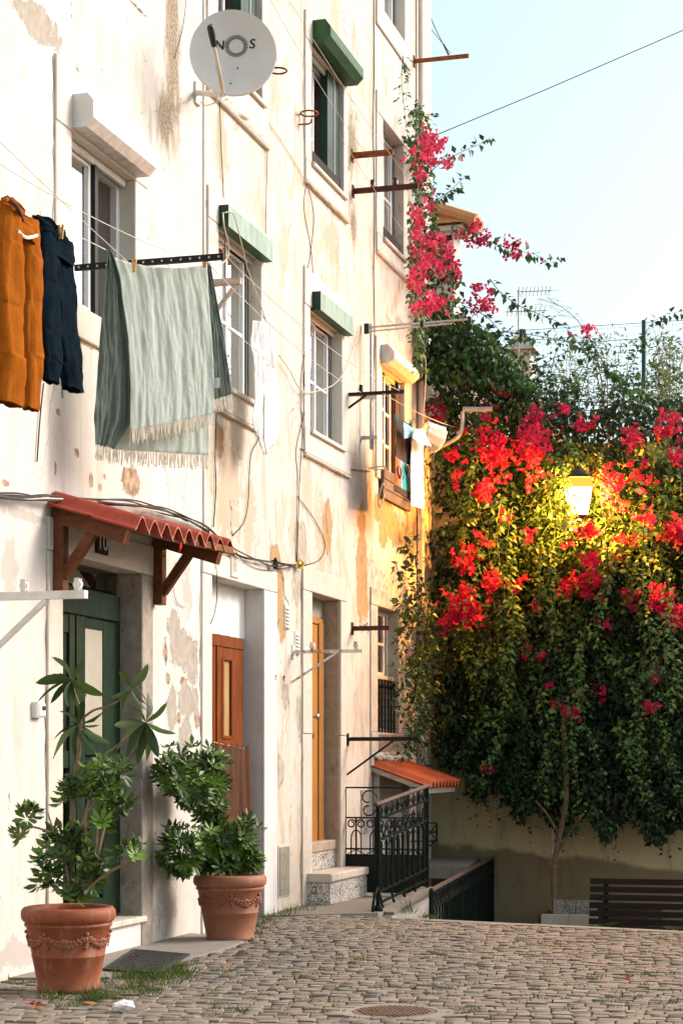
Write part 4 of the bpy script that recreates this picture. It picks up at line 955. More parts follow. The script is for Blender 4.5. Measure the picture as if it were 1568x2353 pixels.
cable([(535, 1255), (560, 1290), (610, 1310), (680, 1300)], 'cable_black', 'thin slack wire drooping over the number plate', .003, .03)
cable([(403, 1290), (398, 1340), (405, 1380), (425, 1395)], 'cable_pale', 'brown wire stub on the wall right of the canopy bracket', .004)
cable([(100, 880), (92, 960), (85, 1060)], 'cable_black', 'short black cable below the orange trousers', .005)
cable([(430, -30), (420, 60), (400, 135)], 'cable_black', 'thin wire left of the satellite dish', .003)
for px, py, lb, mt in ((626, 1298, 'black tape bundle on the cables left of tan door', 'cable_black'), (686, 1300, 'yellow tape knot on the cables above the tan door', 'tape')):
    if mt == 'tape': M['tape'] = simple('yellow_tape', (0.62, 0.45, 0.04), (0.5, 0.33, 0.03), 10, .6, 0)
    c = onx(px, py, .03); q = MB()
    for k in range(9): q.tube(spline([c, c + Vector((random.uniform(0, .05), random.uniform(-.05, .05), random.uniform(-.03, .03))), c + Vector((random.uniform(0, .05), random.uniform(-.09, .09), random.uniform(-.08, .06)))], 3), .008, 5)
    q.build('cable_knot', M[mt], label=lb, cat='tape')

# ------------------------------------------------------------------ washing lines and laundry
def line(a, b, s, label, r=.003, mat='rope'):
    q = MB(); q.tube(sag(a, b, s, 16), r, 5); return q.build('washing_line', M[mat], label=label, cat='washing line', group='washing lines', smooth=True)
BY = onx(172, 615, -.07).y
def onp(px, py, pt, nn_):
    d = ray(px, py); return CAM + d * ((pt - CAM).dot(nn_) / d.dot(nn_))
BN_ = Vector((.80, -.60, 0)); BP = ony(365, 800, BY - .02)
def bpl(o_): return ('p', (BP + BN_ * o_, BN_))
line(onx(-60, 425, .5), onp(243, 573, *bpl(0)[1]), .0, 'line carrying the orange and blue trousers')
line(onx(-40, 285, .32), onp(300, 607, *bpl(0)[1]), .01, 'upper line slanting across the big aluminium window')
line(onx(-40, 350, .42), onp(445, 598, *bpl(0)[1]), .05, 'lower slack line crossing the big aluminium window')
line(ony(378, 600, BY), onx(640, 845, .25), .04, 'line running from the blanket bar past the white cloth')
line(ony(520, 590, BY), onx(935, 905, .50), .10, 'long line from the blanket bar to the black double rack')
line(ony(470, 596, BY), onx(830, 902, .14), .08, 'second long line towards the black double rack')
line(onx(600, -40, .35), onx(840, 352, .12), .06, 'upper line slanting from the top of frame to the orange bar', .0025)
line(onx(640, -40, .45), onx(950, 425, .6), .06, 'line slanting from the top of frame to the dark red bar', .0025)
line(onx(780, 310, .3), onx(1010, 640, .3), .05, 'thin line crossing the end window with dark red bar', .0025)
line(onx(880, 903, .40), onx(1060, 985, .40), .04, 'line holding the beach towel and white towels', .003)
def cloth(name, mat, left, right, nu, nv, plane, amp, freq, parent, ph=0.0, thick=.004, sagtop=0.0, smoothk=True, dirx=True, xoff=0.0):
    """cloth between a left and right edge polyline measured on a vertical plane; folds run down it"""
    def samp(P, v):
        L = [0]
        for i in range(1, len(P)): L.append(L[-1] + math.hypot(P[i][0] - P[i - 1][0], P[i][1] - P[i - 1][1]))
        s = v * L[-1]
        for i in range(1, len(P)):
            if s <= L[i] + 1e-9:
                k = (s - L[i - 1]) / max(L[i] - L[i - 1], 1e-9); return (P[i - 1][0] + (P[i][0] - P[i - 1][0]) * k, P[i - 1][1] + (P[i][1] - P[i - 1][1]) * k)
        return P[-1]
    kind, val = plane
    def fn(u, v):
        l = samp(left, v); r = samp(right, v); px = l[0] + (r[0] - l[0]) * u; py = l[1] + (r[1] - l[1]) * u + sagtop * 4 * u * (1 - u) * (1 - v)
        p = onx(px, py, val) if kind == 'x' else (ony(px, py, val) if kind == 'y' else onp(px, py, *val))
        n1 = mnoise.noise(Vector((u * freq * .55, v * 1.3 + ph, ph * 3.1))); n2 = mnoise.noise(Vector((u * freq * 1.6, v * 3.0, ph * 1.7 + 9)))
        n3 = mnoise.noise(Vector((u * freq * 3.0, v * 11.0, ph + 40)))
        n4 = mnoise.noise(Vector((u * freq * 5.5 + 3 * n1, v * 6.0, ph + 70)))
        d = amp * (math.sin(u * freq * 2.2 + 5.5 * n1 + ph) * .22 * (1.4 - v) + n1 * 1.0 + n2 * .75 + n3 * .42 + n4 * .06)
        return tuple(p + (Vector((d, 0, 0)) if kind == 'x' else (Vector((0, -d, 0)) if kind == 'y' else val[1] * d)))
    q = MB(); q.grid(fn, nu, nv); o = q.build(name, mat, parent, smooth=True)
    if thick:
        m = o.modifiers.new('thickness', 'SOLIDIFY'); m.thickness = thick; m.offset = 0
    return o, fn
def fabric(name, a, b, weave=260, rough=.95, transl=0.0):
    t = NT(name); p = t.pos(); w1 = t.N('ShaderNodeTexWave'); w1.inputs['Scale'].default_value = weave; w1.bands_direction = 'DIAGONAL'; t.L(p, w1.inputs['Vector'])
    col = t.mix(t.ramp(t.noise(p, 9, 7), .3, .7), a, b); col = t.mix(t.math('MULTIPLY', w1.outputs['Fac'], .22), col, tuple(k * .5 for k in a))
    t.bump(t.math('ADD', t.noise(p, 60, 6, .7), t.math('MULTIPLY', t.noise(t.mapping(p, (1.6, 1.6, .9)), 16, 5, .65, .8), 2.0)), .4, .010); m = t.done(col, rough, 0, .03)
    if transl:
        tr = t.N('ShaderNodeBsdfTranslucent'); t.L(col, tr.inputs['Color']); mx = t.N('ShaderNodeMixShader'); mx.inputs[0].default_value = transl
        t.L(t.b.outputs[0], mx.inputs[1]); t.L(tr.outputs[0], mx.inputs[2]); t.L(mx.outputs[0], t.out.inputs['Surface'])
    return m
M['mint'] = fabric('mint_cotton', (0.62, 0.685, 0.60), (0.68, 0.74, 0.665), transl=.30); M['sage_dark'] = fabric('sage_twill', (0.095, 0.118, 0.098), (0.13, 0.155, 0.130), 180)
M['fringe'] = simple('cream_fringe', (0.74, 0.68, 0.56), (0.66, 0.59, 0.47), 40, .95, 0)
M['ochre_cloth'] = fabric('ochre_corduroy', (0.25, 0.068, 0.006), (0.32, 0.095, 0.009), 200); M['indigo'] = fabric('indigo_denim', (0.003, 0.007, 0.012), (0.005, 0.013, 0.020), 240)
M['cloth_white'] = fabric('white_cotton', (0.78, 0.775, 0.76), (0.74, 0.735, 0.72), transl=.15)
BL = thing('blanket', 'mint and sage fringed blanket folded over the lines', 'blanket', ony(360, 1060, BY - .1))
def fringe(fn_edge, n, ln, parent, spread=.012):
    q = MB()
    for k in range(n):
        p = Vector(fn_edge((k + .5) / n)); w = random.uniform(.8, 1.15) * ln
        for s in range(2):
            d = Vector((random.uniform(-spread, spread), random.uniform(-spread, spread), 0)); q.tube([p + Vector((0, 0, .006)), p + d * .5 + Vector((0, 0, -w * .5)), p + d * 1.3 + Vector((0, 0, -w))], [.0035, .003, .0022], 4)
    o = q.build('fringe', M['fringe'], parent); o['kind'] = 'stuff'; return o
o, f = cloth('front_fall', M['mint'], [(262, 590), (276, 640), (294, 780), (300, 900), (298, 990)], [(476, 606), (480, 700), (489, 830), (491, 950)], 90, 70, bpl(.05), .010, 12, BL, .3, sagtop=16)
fringe(lambda u: f(u, 1), 62, .085, o)
o, f = cloth('back_fall', M['mint'], [(262, 700), (262, 1000), (258, 1032)], [(476, 640), (482, 900), (480, 1046)], 70, 60, bpl(-.05), .010, 10, BL, 1.7)
fringe(lambda u: f(u, 1), 60, .09, o)
o, f = cloth('dark_border', M['sage_dark'], [(246, 572), (238, 650), (226, 850), (216, 960), (219, 1022)], [(252, 574), (280, 640), (298, 820), (301, 968), (264, 1030)], 40, 60, bpl(.02), .022, 5, BL, 2.2)
fringe(lambda u: f(u * .9, 1), 18, .085, o)
o, f = cloth('dark_border', M['sage_dark'], [(474, 606), (484, 760), (488, 920)], [(482, 604), (512, 760), (532, 906)], 30, 50, bpl(-.015), .012, 5, BL, 4.1)
fringe(lambda u: f(u, 1), 16, .08, o)
c = onp(497, 880, *bpl(.05)[1]); MB().prism([c + Vector((-.02, 0, -.03)), c + Vector((.02, 0, -.03)), c + Vector((.02, 0, .035)), c + Vector((-.02, 0, .035))], (0, .003, 0)).build('care_tag', M['cloth_white'], BL)
# trousers
def leg(parent, mat, pts, plane_x, ph, nm='leg'):
    """pts: (centre px, py, half width px, half thickness m)"""
    q = MB(); nr = 60; na = 30; V = []
    for j in range(nr + 1):
        v = j / nr * (len(pts) - 1); i = min(int(v), len(pts) - 2); k = v - i; k = k * k * (3 - 2 * k)
        cx, cy, hw, ht = [pts[i][m] + (pts[i + 1][m] - pts[i][m]) * k for m in range(4)]
        cx += 3.0 * mnoise.noise(Vector((j * .09, ph * 2, 4))); hw *= 1 + .16 * mnoise.noise(Vector((j * .13, ph, 8)))
        a_ = onx(cx - hw, cy, plane_x); b_ = onx(cx + hw, cy, plane_x); hwm = (b_.y - a_.y) / 2; c_ = onx(cx, cy, plane_x)
        for n in range(na):
            th = 2 * math.pi * n / na; s = math.sin(th); cs = math.cos(th); sq = math.copysign(abs(cs) ** .8, cs)
            w_ = 1 + .42 * mnoise.noise(Vector((math.cos(th) * 2.4, s * 2.4, j * .085 + ph))) + .22 * mnoise.noise(Vector((math.cos(th) * 4, s * 4, j * .26 + ph * 3)))
            V.append((plane_x + s * ht * w_ * (1 + .4 * mnoise.noise(Vector((th * 1.5, j * .06, ph)))), c_.y + sq * hwm * (1 + .08 * mnoise.noise(Vector((j * .16, ph, 2)))), c_.z + (b_.z - a_.z) / 2 * 0 + .012 * mnoise.noise(Vector((th * 2, ph, 7)))))
    Fs = [(j * na + n, j * na + (n + 1) % na, (j + 1) * na + (n + 1) % na, (j + 1) * na + n) for j in range(nr) for n in range(na)]
    q.add(V, Fs); return q.build(nm, mat, parent, smooth=True)
T1 = thing('trousers', 'burnt orange corduroy trousers hanging from the washing line', 'trousers', onx(45, 940, .5), 'hung trousers')
leg(T1, M['ochre_cloth'], [(22, 478, 16, .04), (22, 560, 20, .05), (21, 700, 22, .055), (23, 820, 22, .055), (22, 928, 21, .045)], .53, .4)
leg(T1, M['ochre_cloth'], [(66, 505, 17, .04), (67, 590, 18, .05), (71, 700, 16, .05), (71, 820, 15, .045), (71, 940, 13, .04)], .50, 2.9)
leg(T1, M['ochre_cloth'], [(20, 456, 9, .03), (27, 476, 22, .045), (38, 505, 36, .055), (45, 548, 40, .05)], .515, 5.2, 'waist')
MB().tube(spline([onx(22, 458, .56), onx(40, 476, .59), onx(52, 505, .58)]), .012, 6).build('belt', M['rust_dark'], T1)
q = MB(); q.tube(spline([onx(40, 530, .58), onx(60, 545, .59), onx(85, 540, .57)]), .010, 6); q.build('drawstring', M['fringe'], T1)
T2 = thing('trousers', 'dark indigo trousers hanging between orange trousers and the big window', 'trousers', onx(135, 890, .5), 'hung trousers')
leg(T2, M['indigo'], [(107, 540, 20, .045), (110, 650, 22, .055), (112, 760, 21, .05), (116, 830, 17, .045), (118, 878, 13, .04)], .5, 7.1)
leg(T2, M['indigo'], [(136, 560, 24, .045), (143, 650, 24, .055), (151, 760, 23, .05), (160, 840, 20, .045), (168, 895, 18, .04)], .48, 9.3)
leg(T2, M['indigo'], [(96, 502, 14, .04), (112, 520, 32, .05), (122, 545, 36, .055), (126, 600, 38, .055)], .49, 11.2, 'waist')
# other laundry
WT = thing('towel', 'long plain white cloth hanging in front of the green shuttered window', 'towel', onx(610, 1040, .25), 'hanging towels')
cloth('cloth_fall', M['cloth_white'], [(585, 735), (581, 800), (582, 930), (580, 975)], [(604, 742), (608, 860), (606, 980), (608, 1045)], 30, 50, ('x', .27), .022, 6, WT, .6)
cloth('cloth_fall', M['cloth_white'], [(600, 742), (604, 860), (606, 1000), (612, 1045)], [(628, 742), (637, 850), (638, 960), (637, 1010)], 30, 50, ('x', .24), .022, 6, WT, 3.2)
t = NT('striped_beach_towel'); p = t.pos(); sx = t.N('ShaderNodeSeparateXYZ'); t.L(p, sx.inputs[0])
ty0, ty1 = wy(909, .42), wy(944, .42); tz0, tz1 = onx(925, 1150, .42).z, onx(925, 960, .42).z
fy = t.ramp(t.math('ADD', sx.outputs[1], t.math('MULTIPLY', t.noise(p, 6, 3), .06)), ty0, ty1); fz = t.ramp(sx.outputs[2], tz0, tz1)
cr = t.N('ShaderNodeValToRGB'); cr.color_ramp.interpolation = 'CONSTANT'; t.L(fy, cr.inputs[0]); e = cr.color_ramp.elements; e[0].color = (0.70, 0.16, 0.03, 1); e[1].position = .18; e[1].color = (0.60, 0.22, 0.22, 1)
for ps, c_ in ((.36, (0.50, 0.42, 0.42)), (.48, (0.05, 0.40, 0.38)), (.62, (0.06, 0.30, 0.30)), (.78, (0.55, 0.50, 0.22)), (.92, (0.20, 0.42, 0.36))): k = e.new(ps); k.color = (*c_, 1)
band = t.math('MULTIPLY', t.ramp(fz, .14, .15), t.ramp(fz, .47, .48, 1, 0))
M['beach'] = t.done(t.mix(band, (0.085, 0.058, 0.040), cr.outputs[0]), .95, 0, .1)
BT = thing('towel', 'brown beach towel with a bright striped band and sunglasses print', 'towel', onx(925, 1150, .42), 'hanging towels')
cloth('cloth_fall', M['beach'], [(908, 958), (907, 1050), (907, 1128)], [(944, 975), (945, 1060), (944, 1152)], 30, 50, ('x', .42), .015, 5, BT, .9)
for px, py in ((917, 1085), (934, 1080)):
    c = onx(px, py, .455); MB().tube([c + Vector((.004 * math.sin(k), (.062 if True else 0) * math.cos(2 * math.pi * k / 12), .055 * math.sin(2 * math.pi * k / 12) - .01 * math.cos(2 * math.pi * k / 12))) for k in range(12)], .009, 5, closed=True).build('sunglasses_print', M['plastic_black'], BT)
W2_ = thing('towel', 'narrow white bath towel hanging at the building corner', 'towel', onx(958, 1170, .5), 'hanging towels')
cloth('cloth_fall', M['cloth_white'], [(943, 990), (942, 1080), (944, 1164)], [(971, 1005), (972, 1080), (974, 1170)], 24, 40, ('x', .46), .014, 5, W2_, 2.0)
M['pale_blue'] = fabric('pale_blue_towel', (0.30, 0.46, 0.52), (0.36, 0.52, 0.57))
CW = thing('towel', 'white towel with pale blue hem curled up by the wind', 'towel', dep(980, 1030, 20.3), 'hanging towels')
cloth('blue_hem', M['pale_blue'], [(925, 968), (926, 1008)], [(962, 990), (958, 1002)], 20, 12, ('x', .52), .012, 4, CW, .2)
def roll(u, v):
    c0 = dep(990 , 1000, 20.25); axd = (CR * .75 - CZ * .30 - CF * -.55).normalized(); e1 = axd.cross(CF).normalized(); e2 = axd.cross(e1)
    th = u * 2 * math.pi; r = .088 + .03 * v + .006 * math.sin(9 * th)
    return tuple(c0 + axd * (v - .5) * .24 + e1 * r * math.cos(th) * 1.2 + e2 * r * math.sin(th) * .85)
o = MB().grid(roll, 40, 10).build('curled_end', M['cloth_white'], CW, smooth=True); m = o.modifiers.new('thickness', 'SOLIDIFY'); m.thickness = .006
o, _ = cloth('loose_fold', M['cloth_white'], [(950, 985), (945, 1005), (960, 1020)], [(975, 985), (985, 1010), (990, 1025)], 16, 16, ('x', .56), .014, 4, CW, 5.0)
# clothes pegs
M['peg'] = simple('wooden_peg', (0.58, 0.36, 0.16), (0.48, 0.28, 0.12), 20, .8, 0); M['peg_teal'] = simple('teal_peg', (0.02, 0.32, 0.36), (0.02, 0.26, 0.30), 20, .5, 0)
for p, lb, mt in ((onp(308, 610, *bpl(.08)[1]), 'wooden peg at the left of the blanket top', 'peg'), (onp(470, 600, *bpl(.08)[1]), 'wooden peg at the right corner of the blanket', 'peg'), (onx(140, 532, .56), 'wooden peg clipped on the indigo trousers', 'peg'), (onx(910, 960, .45), 'teal peg at the left of the beach towel', 'peg_teal'), (onx(943, 972, .45), 'teal peg between beach towel and white towel', 'peg_teal')):
    t_ = thing('clothes_peg', lb, 'clothes peg', p, 'clothes pegs')
    for s in (-1, 1): MB().bar(p + Vector((s * .012, 0, .04)), p + Vector((s * .004, 0, -.04)), .012, .009, (0, 1, 0)).build('prong', M[mt], t_)
q = MB(); q.tube(spline([onx(868, 1150, .1), onx(880, 1110, .12), onx(885, 1130, .12), onx(872, 1165, .1), onx(868, 1150, .1)]), .008, 5); q.build('wire_hanger', M['plastic_white'], label='bent white wire hanging under the dark window apron', cat='wire')

# ------------------------------------------------------------------ flowerpots
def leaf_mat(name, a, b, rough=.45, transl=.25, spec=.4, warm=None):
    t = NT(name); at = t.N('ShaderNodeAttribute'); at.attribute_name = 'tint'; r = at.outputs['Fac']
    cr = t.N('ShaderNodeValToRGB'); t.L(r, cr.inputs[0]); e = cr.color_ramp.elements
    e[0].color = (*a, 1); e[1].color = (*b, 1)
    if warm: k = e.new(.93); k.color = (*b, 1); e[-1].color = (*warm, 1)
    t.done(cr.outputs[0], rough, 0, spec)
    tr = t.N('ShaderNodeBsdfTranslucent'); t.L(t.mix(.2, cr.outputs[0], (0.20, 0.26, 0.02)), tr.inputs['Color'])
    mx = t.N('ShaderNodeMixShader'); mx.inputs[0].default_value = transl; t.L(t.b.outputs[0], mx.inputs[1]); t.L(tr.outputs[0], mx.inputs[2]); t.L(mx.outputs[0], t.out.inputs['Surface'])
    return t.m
M['leaf_pot'] = leaf_mat('schefflera_leaf', (0.014, 0.046, 0.009), (0.15, 0.27, 0.030), .45, .18, .5)
M['leaf_loquat'] = leaf_mat('loquat_leaf', (0.012, 0.034, 0.012), (0.075, 0.13, 0.032), .5, .15, .25)
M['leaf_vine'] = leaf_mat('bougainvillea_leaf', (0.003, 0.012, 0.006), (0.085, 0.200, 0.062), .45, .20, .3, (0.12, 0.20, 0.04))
M['leaf_pale'] = leaf_mat('bamboo_leaf', (0.09, 0.12, 0.03), (0.22, 0.23, 0.07), .6, .4)
M['bract'] = leaf_mat('bougainvillea_bract', (0.44, 0.004, 0.055), (0.84, 0.035, 0.165), .6, .36, .12)
M['grass'] = leaf_mat('grass_blade', (0.016, 0.045, 0.008), (0.065, 0.115, 0.018), .6, .3, .2, (0.30, 0.24, 0.09))
M['bark'] = simple('bark', (0.15, 0.095, 0.06), (0.25, 0.17, 0.11), 20, .9, .6, 60); M['bark_pale'] = simple('pale_stem', (0.34, 0.23, 0.14), (0.24, 0.15, 0.09), 20, .85, .4, 60)
M['vine_stem'] = simple('vine_stem', (0.12, 0.13, 0.04), (0.09, 0.06, 0.03), 20, .8, .2)

def leaf_batch(C, A, S, L, Wd, fold=.25, droop=.25, segs=3):
    """C base points, A axis dirs, S side dirs, L lengths, Wd widths -> pointed leaves folded on the midrib (numpy)"""
    C, A, S = map(lambda q: np.asarray(q, float), (C, A, S)); L = np.asarray(L)[:, None]; Wd = np.asarray(Wd)[:, None]
    A = A / (np.linalg.norm(A, axis=1)[:, None] + 1e-9); S = S - A * (S * A).sum(1)[:, None]; S = S / (np.linalg.norm(S, axis=1)[:, None] + 1e-9); N_ = np.cross(S, A)
    n = len(C); P = []
    prof = {3: [(0, 0), (.35, .72), (.7, 1), (1, 0)], 2: [(0, 0), (.42, 1), (1, 0)]}[segs]
    for tt, ww in prof:
        mid = C + A * L * tt - N_ * L * droop * tt * tt
        P.append((mid, mid + S * Wd * .5 * ww + N_ * Wd * fold * ww, mid - S * Wd * .5 * ww + N_ * Wd * fold * ww))
    V = []; F_ = []
    if segs == 2:
        V = np.stack([P[0][0], P[1][0], P[1][1], P[1][2], P[2][0]], 1); k = 5; fs = [(0, 1, 2), (1, 4, 2), (0, 3, 1), (3, 4, 1)]
    else:
        V = np.stack([P[0][0], P[1][0], P[1][1], P[1][2], P[2][0], P[2][1], P[2][2], P[3][0]], 1); k = 8
        fs = [(0, 1, 2), (0, 3, 1), (1, 4, 2), (4, 5, 2), (1, 3, 4), (3, 6, 4), (4, 7, 5), (4, 6, 7)]
    base = np.arange(n)[:, None, None] * k
    return V.reshape(-1, 3), (base + np.array(fs)[None]).reshape(-1, 3), k
POT_PROF = [(.0, .0), (.165, .0), (.175, .012), (.178, .022), (.172, .03), (.205, .20), (.208, .203), (.208, .209), (.206, .212), (.236, .365), (.246, .372), (.249, .380), (.246, .388), (.242, .392), (.258, .402), (.266, .418), (.268, .44), (.264, .462), (.252, .476), (.236, .480), (.224, .474), (.219, .45), (.212, .38)]
def make_pot(label, loc, rz):
    t_ = thing('flowerpot', label, 'flowerpot', loc, 'terracotta garland pots')
    q = MB(); q.lathe(POT_PROF, loc, 48); autosmooth(q.build('pot_body', M['terracotta'], t_), 60)
    q = MB(); V = [(loc[0] + .216 * math.cos(2 * math.pi * k / 32), loc[1] + .216 * math.sin(2 * math.pi * k / 32), loc[2] + .425 + random.uniform(-.012, .012)) for k in range(32)] + [(loc[0], loc[1], loc[2] + .44)]
    q.add(V, [(k, (k + 1) % 32, 32) for k in range(32)]); q.build('soil', M['soil'], t_)
    def on(th, z, off=0.0):
        r = .206 + (z - .21) / (.365 - .21) * .030 + off; return Vector((loc[0] + r * math.cos(th + rz), loc[1] + r * math.sin(th + rz), loc[2] + z))
    q = MB()
    def lf(th, z, dth, dz, ln):
        L = math.hypot(dth * .225, dz); ex, ez = dth / L, dz / L
        P = [(0, 0, .002), (.45, .33, .006), (1, 0, .004), (.45, -.33, .006), (.45, 0, .014)]
        Q = []
        for a_, b_, o_ in P:
            u = ln * a_; w = ln * b_; Q.append(on(th + u * ex - w * ez / .225 * 1.0, z + u * ez + w * ex * .225, o_))
        q.add(Q, [(0, 1, 4), (1, 2, 4), (2, 3, 4), (3, 0, 4)])
    for s in range(6):
        t0 = s * math.pi / 3; t1 = t0 + math.pi / 3
        for k in range(11):
            f = (k + .5) / 11; z = .335 - .055 * math.sin(math.pi * f); th = t0 + (t1 - t0) * f; sl = -.055 * math.pi * math.cos(math.pi * f) / (math.pi / 3)
            sg = 1 if f < .5 else -1
            for up in (.35, -.35, 0): lf(th, z, sg * .225 * .16, (sl * sg * .16 + up * .05) * .8, .042)
        for k in range(12):
            c = on((t0 + t1) / 2 + random.uniform(-.10, .10), .278 + random.uniform(-.022, .016), .004); q.ball(c, .009, 6, 4)
        for k in range(4): lf(t0 + random.uniform(-.03, .03), .332 - k * .016, (.03 if k % 2 else -.03), -.05, .045)
        q.ball(on(t0, .338, .006), .012, 8, 5)
    autosmooth(q.build('garland', M['terracotta'], t_), 30)
    return t_
P1 = onz(157, 2272, 0.012); P2 = onz(528, 2160, 0.0)
P1.z = .0; P2.z = .0
make_pot('terracotta pot with garland relief nearest the viewer, beside the green door', P1, .35); make_pot('terracotta pot with garland relief in front of the varnished door', P2, .9)

def sapling_leaf_frames(n): pass
def rosettes(pts, nleaf, ln, wd, up=None):
    C = []; A = []; S = []; L = []; W = []; T = []
    for p in pts:
        d0 = Vector((random.gauss(0, .5), random.gauss(0, .5), random.uniform(.2, 1))) if up is None else Vector(up(p)) + Vector((random.gauss(0, .3), random.gauss(0, .3), random.gauss(0, .3)))
        d0.normalize(); u = d0.orthogonal().normalized(); v = d0.cross(u); tb = random.random()
        m = nleaf + random.randint(-1, 1); ph = random.random() * 6
        for k in range(m):
            th = ph + 2 * math.pi * k / m; rad = u * math.cos(th) + v * math.sin(th); ax = (rad * 1.0 + d0 * random.uniform(.0, .45) + Vector((0, 0, -.25))).normalized()
            C.append(tuple(p + rad * .008)); A.append(tuple(ax)); S.append(tuple(d0.cross(rad))); l = ln * random.uniform(.75, 1.2); L.append(l); W.append(l * wd); T.append(min(1, max(0, tb ** 1.6 * .8 + random.uniform(-.1, .22))))
    return C, A, S, L, W, T
def foliage(name, parent, mat, data, droop=.3, fold=.2, segs=3, kind='stuff'):
    C, A, S, L, W, T = data; V, F_, k = leaf_batch(C, A, S, L, W, fold, droop, segs)
    return np_mesh(name, V, F_, mat, parent, attr=np.repeat(np.array(T), k), kind=kind)
def blob_pts(blobs, Zc, n, shell=.55, dz=.9):
    out = []; tot = sum(b[2] * b[3] for b in blobs)
    for (px, py, rx, ry) in blobs:
        c = dep(px, py, Zc); sx = rx * Zc / FOC; sz = ry * Zc / FOC; m = int(n * rx * ry / tot)
        if c.x < sx * .8 + .10: c = onx(px, py, sx * .8 + .10)
        for _ in range(m):
            d = Vector((random.gauss(0, 1), random.gauss(0, 1), random.gauss(0, 1))).normalized() * (shell + (1.22 - shell) * random.random())
            p = c + CR * d.x * sx + CF * d.y * sx * dz + CZ * d.z * sz
            if p.x < .06: p.x = .06 + random.random() * .06
            out.append((p, (c, sx)))
    return out
# second pot: dense umbrella-leaf shrub
Z2 = depth(P2); SH2 = thing('potted_shrub', 'dense dark green umbrella leaf shrub in the pot before the varnished door', 'shrub', (P2.x, P2.y, .42))
bl = [(405, 1780, 46, 56), (465, 1762, 48, 46), (485, 1805, 36, 50), (430, 1815, 50, 40), (480, 1862, 30, 24), (415, 1945, 44, 52), (475, 1945, 56, 52), (545, 1925, 44, 58), (520, 1985, 56, 24), (412, 1990, 30, 22), (566, 1975, 24, 28)]
pts = blob_pts(bl, Z2 - .0, 440, .35, 1.0); cd = {tuple(p): c[0] for p, c in pts}
foliage('foliage', SH2, M['leaf_pot'], rosettes([p for p, c in pts], 8, .070, .42, up=lambda p: (p - cd[tuple(p)]).normalized() + Vector((.15, -.1, .5))), .45)
q = MB()
for (ax, ay), (bx_, by_) in (((524, 2010), (440, 1800)), ((528, 2010), (470, 1900)), ((532, 2010), (540, 1940)), ((522, 2010), (430, 1940)), ((470, 1900), (480, 1780))):
    a_ = dep(ax, ay, Z2); b_ = dep(bx_, by_, Z2); q.tube(spline([a_, a_.lerp(b_, .5) + Vector((.03, .02, .05)), b_]), .010, 6)
q.build('stems', M['bark'], SH2)
# first pot: looser shrub and a loquat sapling
Z1 = depth(P1); SH1 = thing('potted_shrub', 'loose umbrella leaf shrub with bare twigs in the nearest pot', 'shrub', (P1.x, P1.y, .42))
bl = [(215, 1800, 62, 46), (255, 1765, 40, 32), (175, 1822, 46, 32), (272, 1850, 34, 42), (240, 1880, 36, 26), (165, 1920, 50, 44), (178, 1968, 62, 44), (110, 2010, 36, 40), (150, 2045, 50, 26), (205, 2020, 40, 36), (66, 1868, 32, 30), (48, 1910, 18, 26), (285, 1962, 36, 22), (318, 1945, 16, 14), (120, 1960, 26, 30), (232, 1985, 30, 26)]
pts = blob_pts(bl, Z1, 165, .25, .9); cd = {tuple(p): c[0] for p, c in pts}
foliage('foliage', SH1, M['leaf_pot'], rosettes([p for p, c in pts], 8, .068, .42, up=lambda p: (p - cd[tuple(p)]).normalized() * .7 + Vector((.1, -.1, .7))), .42)
q = MB()
def stem(q, pl, Z, r0, r1, dy=0.0):
    P = spline([dep(a, b, Z + (c if c else 0)) for a, b, c in [(*p, 0)[:3] if len(p) == 2 else p for p in pl]], 5); n = len(P); q.tube(P, [r0 + (r1 - r0) * i / (n - 1) for i in range(n)], 6)
for pl, r0, r1 in (([(165, 2070), (185, 2000), (195, 1930), (200, 1860), (215, 1800)], .013, .007), ([(165, 2068), (150, 1990), (130, 1925), (95, 1905), (62, 1898)], .011, .005), ([(128, 1924), (115, 1885), (110, 1868)], .006, .004), ([(175, 2068), (215, 2005), (235, 1920), (243, 1890)], .011, .007), ([(213, 2010), (222, 1930), (226, 1880)], .009, .006), ([(180, 2060), (240, 2010), (285, 1985), (312, 1958)], .012, .006), ([(185, 1900), (205, 1860), (240, 1820)], .007, .005), ([(150, 2060), (110, 2030), (90, 2040)], .008, .004)):
    stem(q, pl, Z1 - .02, r0, r1)
q.build('stems', M['bark_pale'], SH1)
LQ = thing('loquat_sapling', 'loquat sapling with long drooping leaves rising from the nearest pot', 'plant', (P1.x, P1.y, .43))
q = MB()
for pl, r0, r1 in (([(158, 2065), (166, 1950), (168, 1860), (172, 1790), (182, 1720), (184, 1640), (170, 1590), (166, 1565)], .016, .008), ([(184, 1655), (215, 1632), (250, 1622), (285, 1600), (302, 1575)], .008, .006), ([(180, 1770), (215, 1750), (260, 1720), (300, 1690), (330, 1660)], .009, .006), ([(310, 1575), (330, 1600), (344, 1628)], .004, .003)):
    stem(q, pl, Z1 + .02, r0, r1)
q.build('stem', M['bark'], LQ)
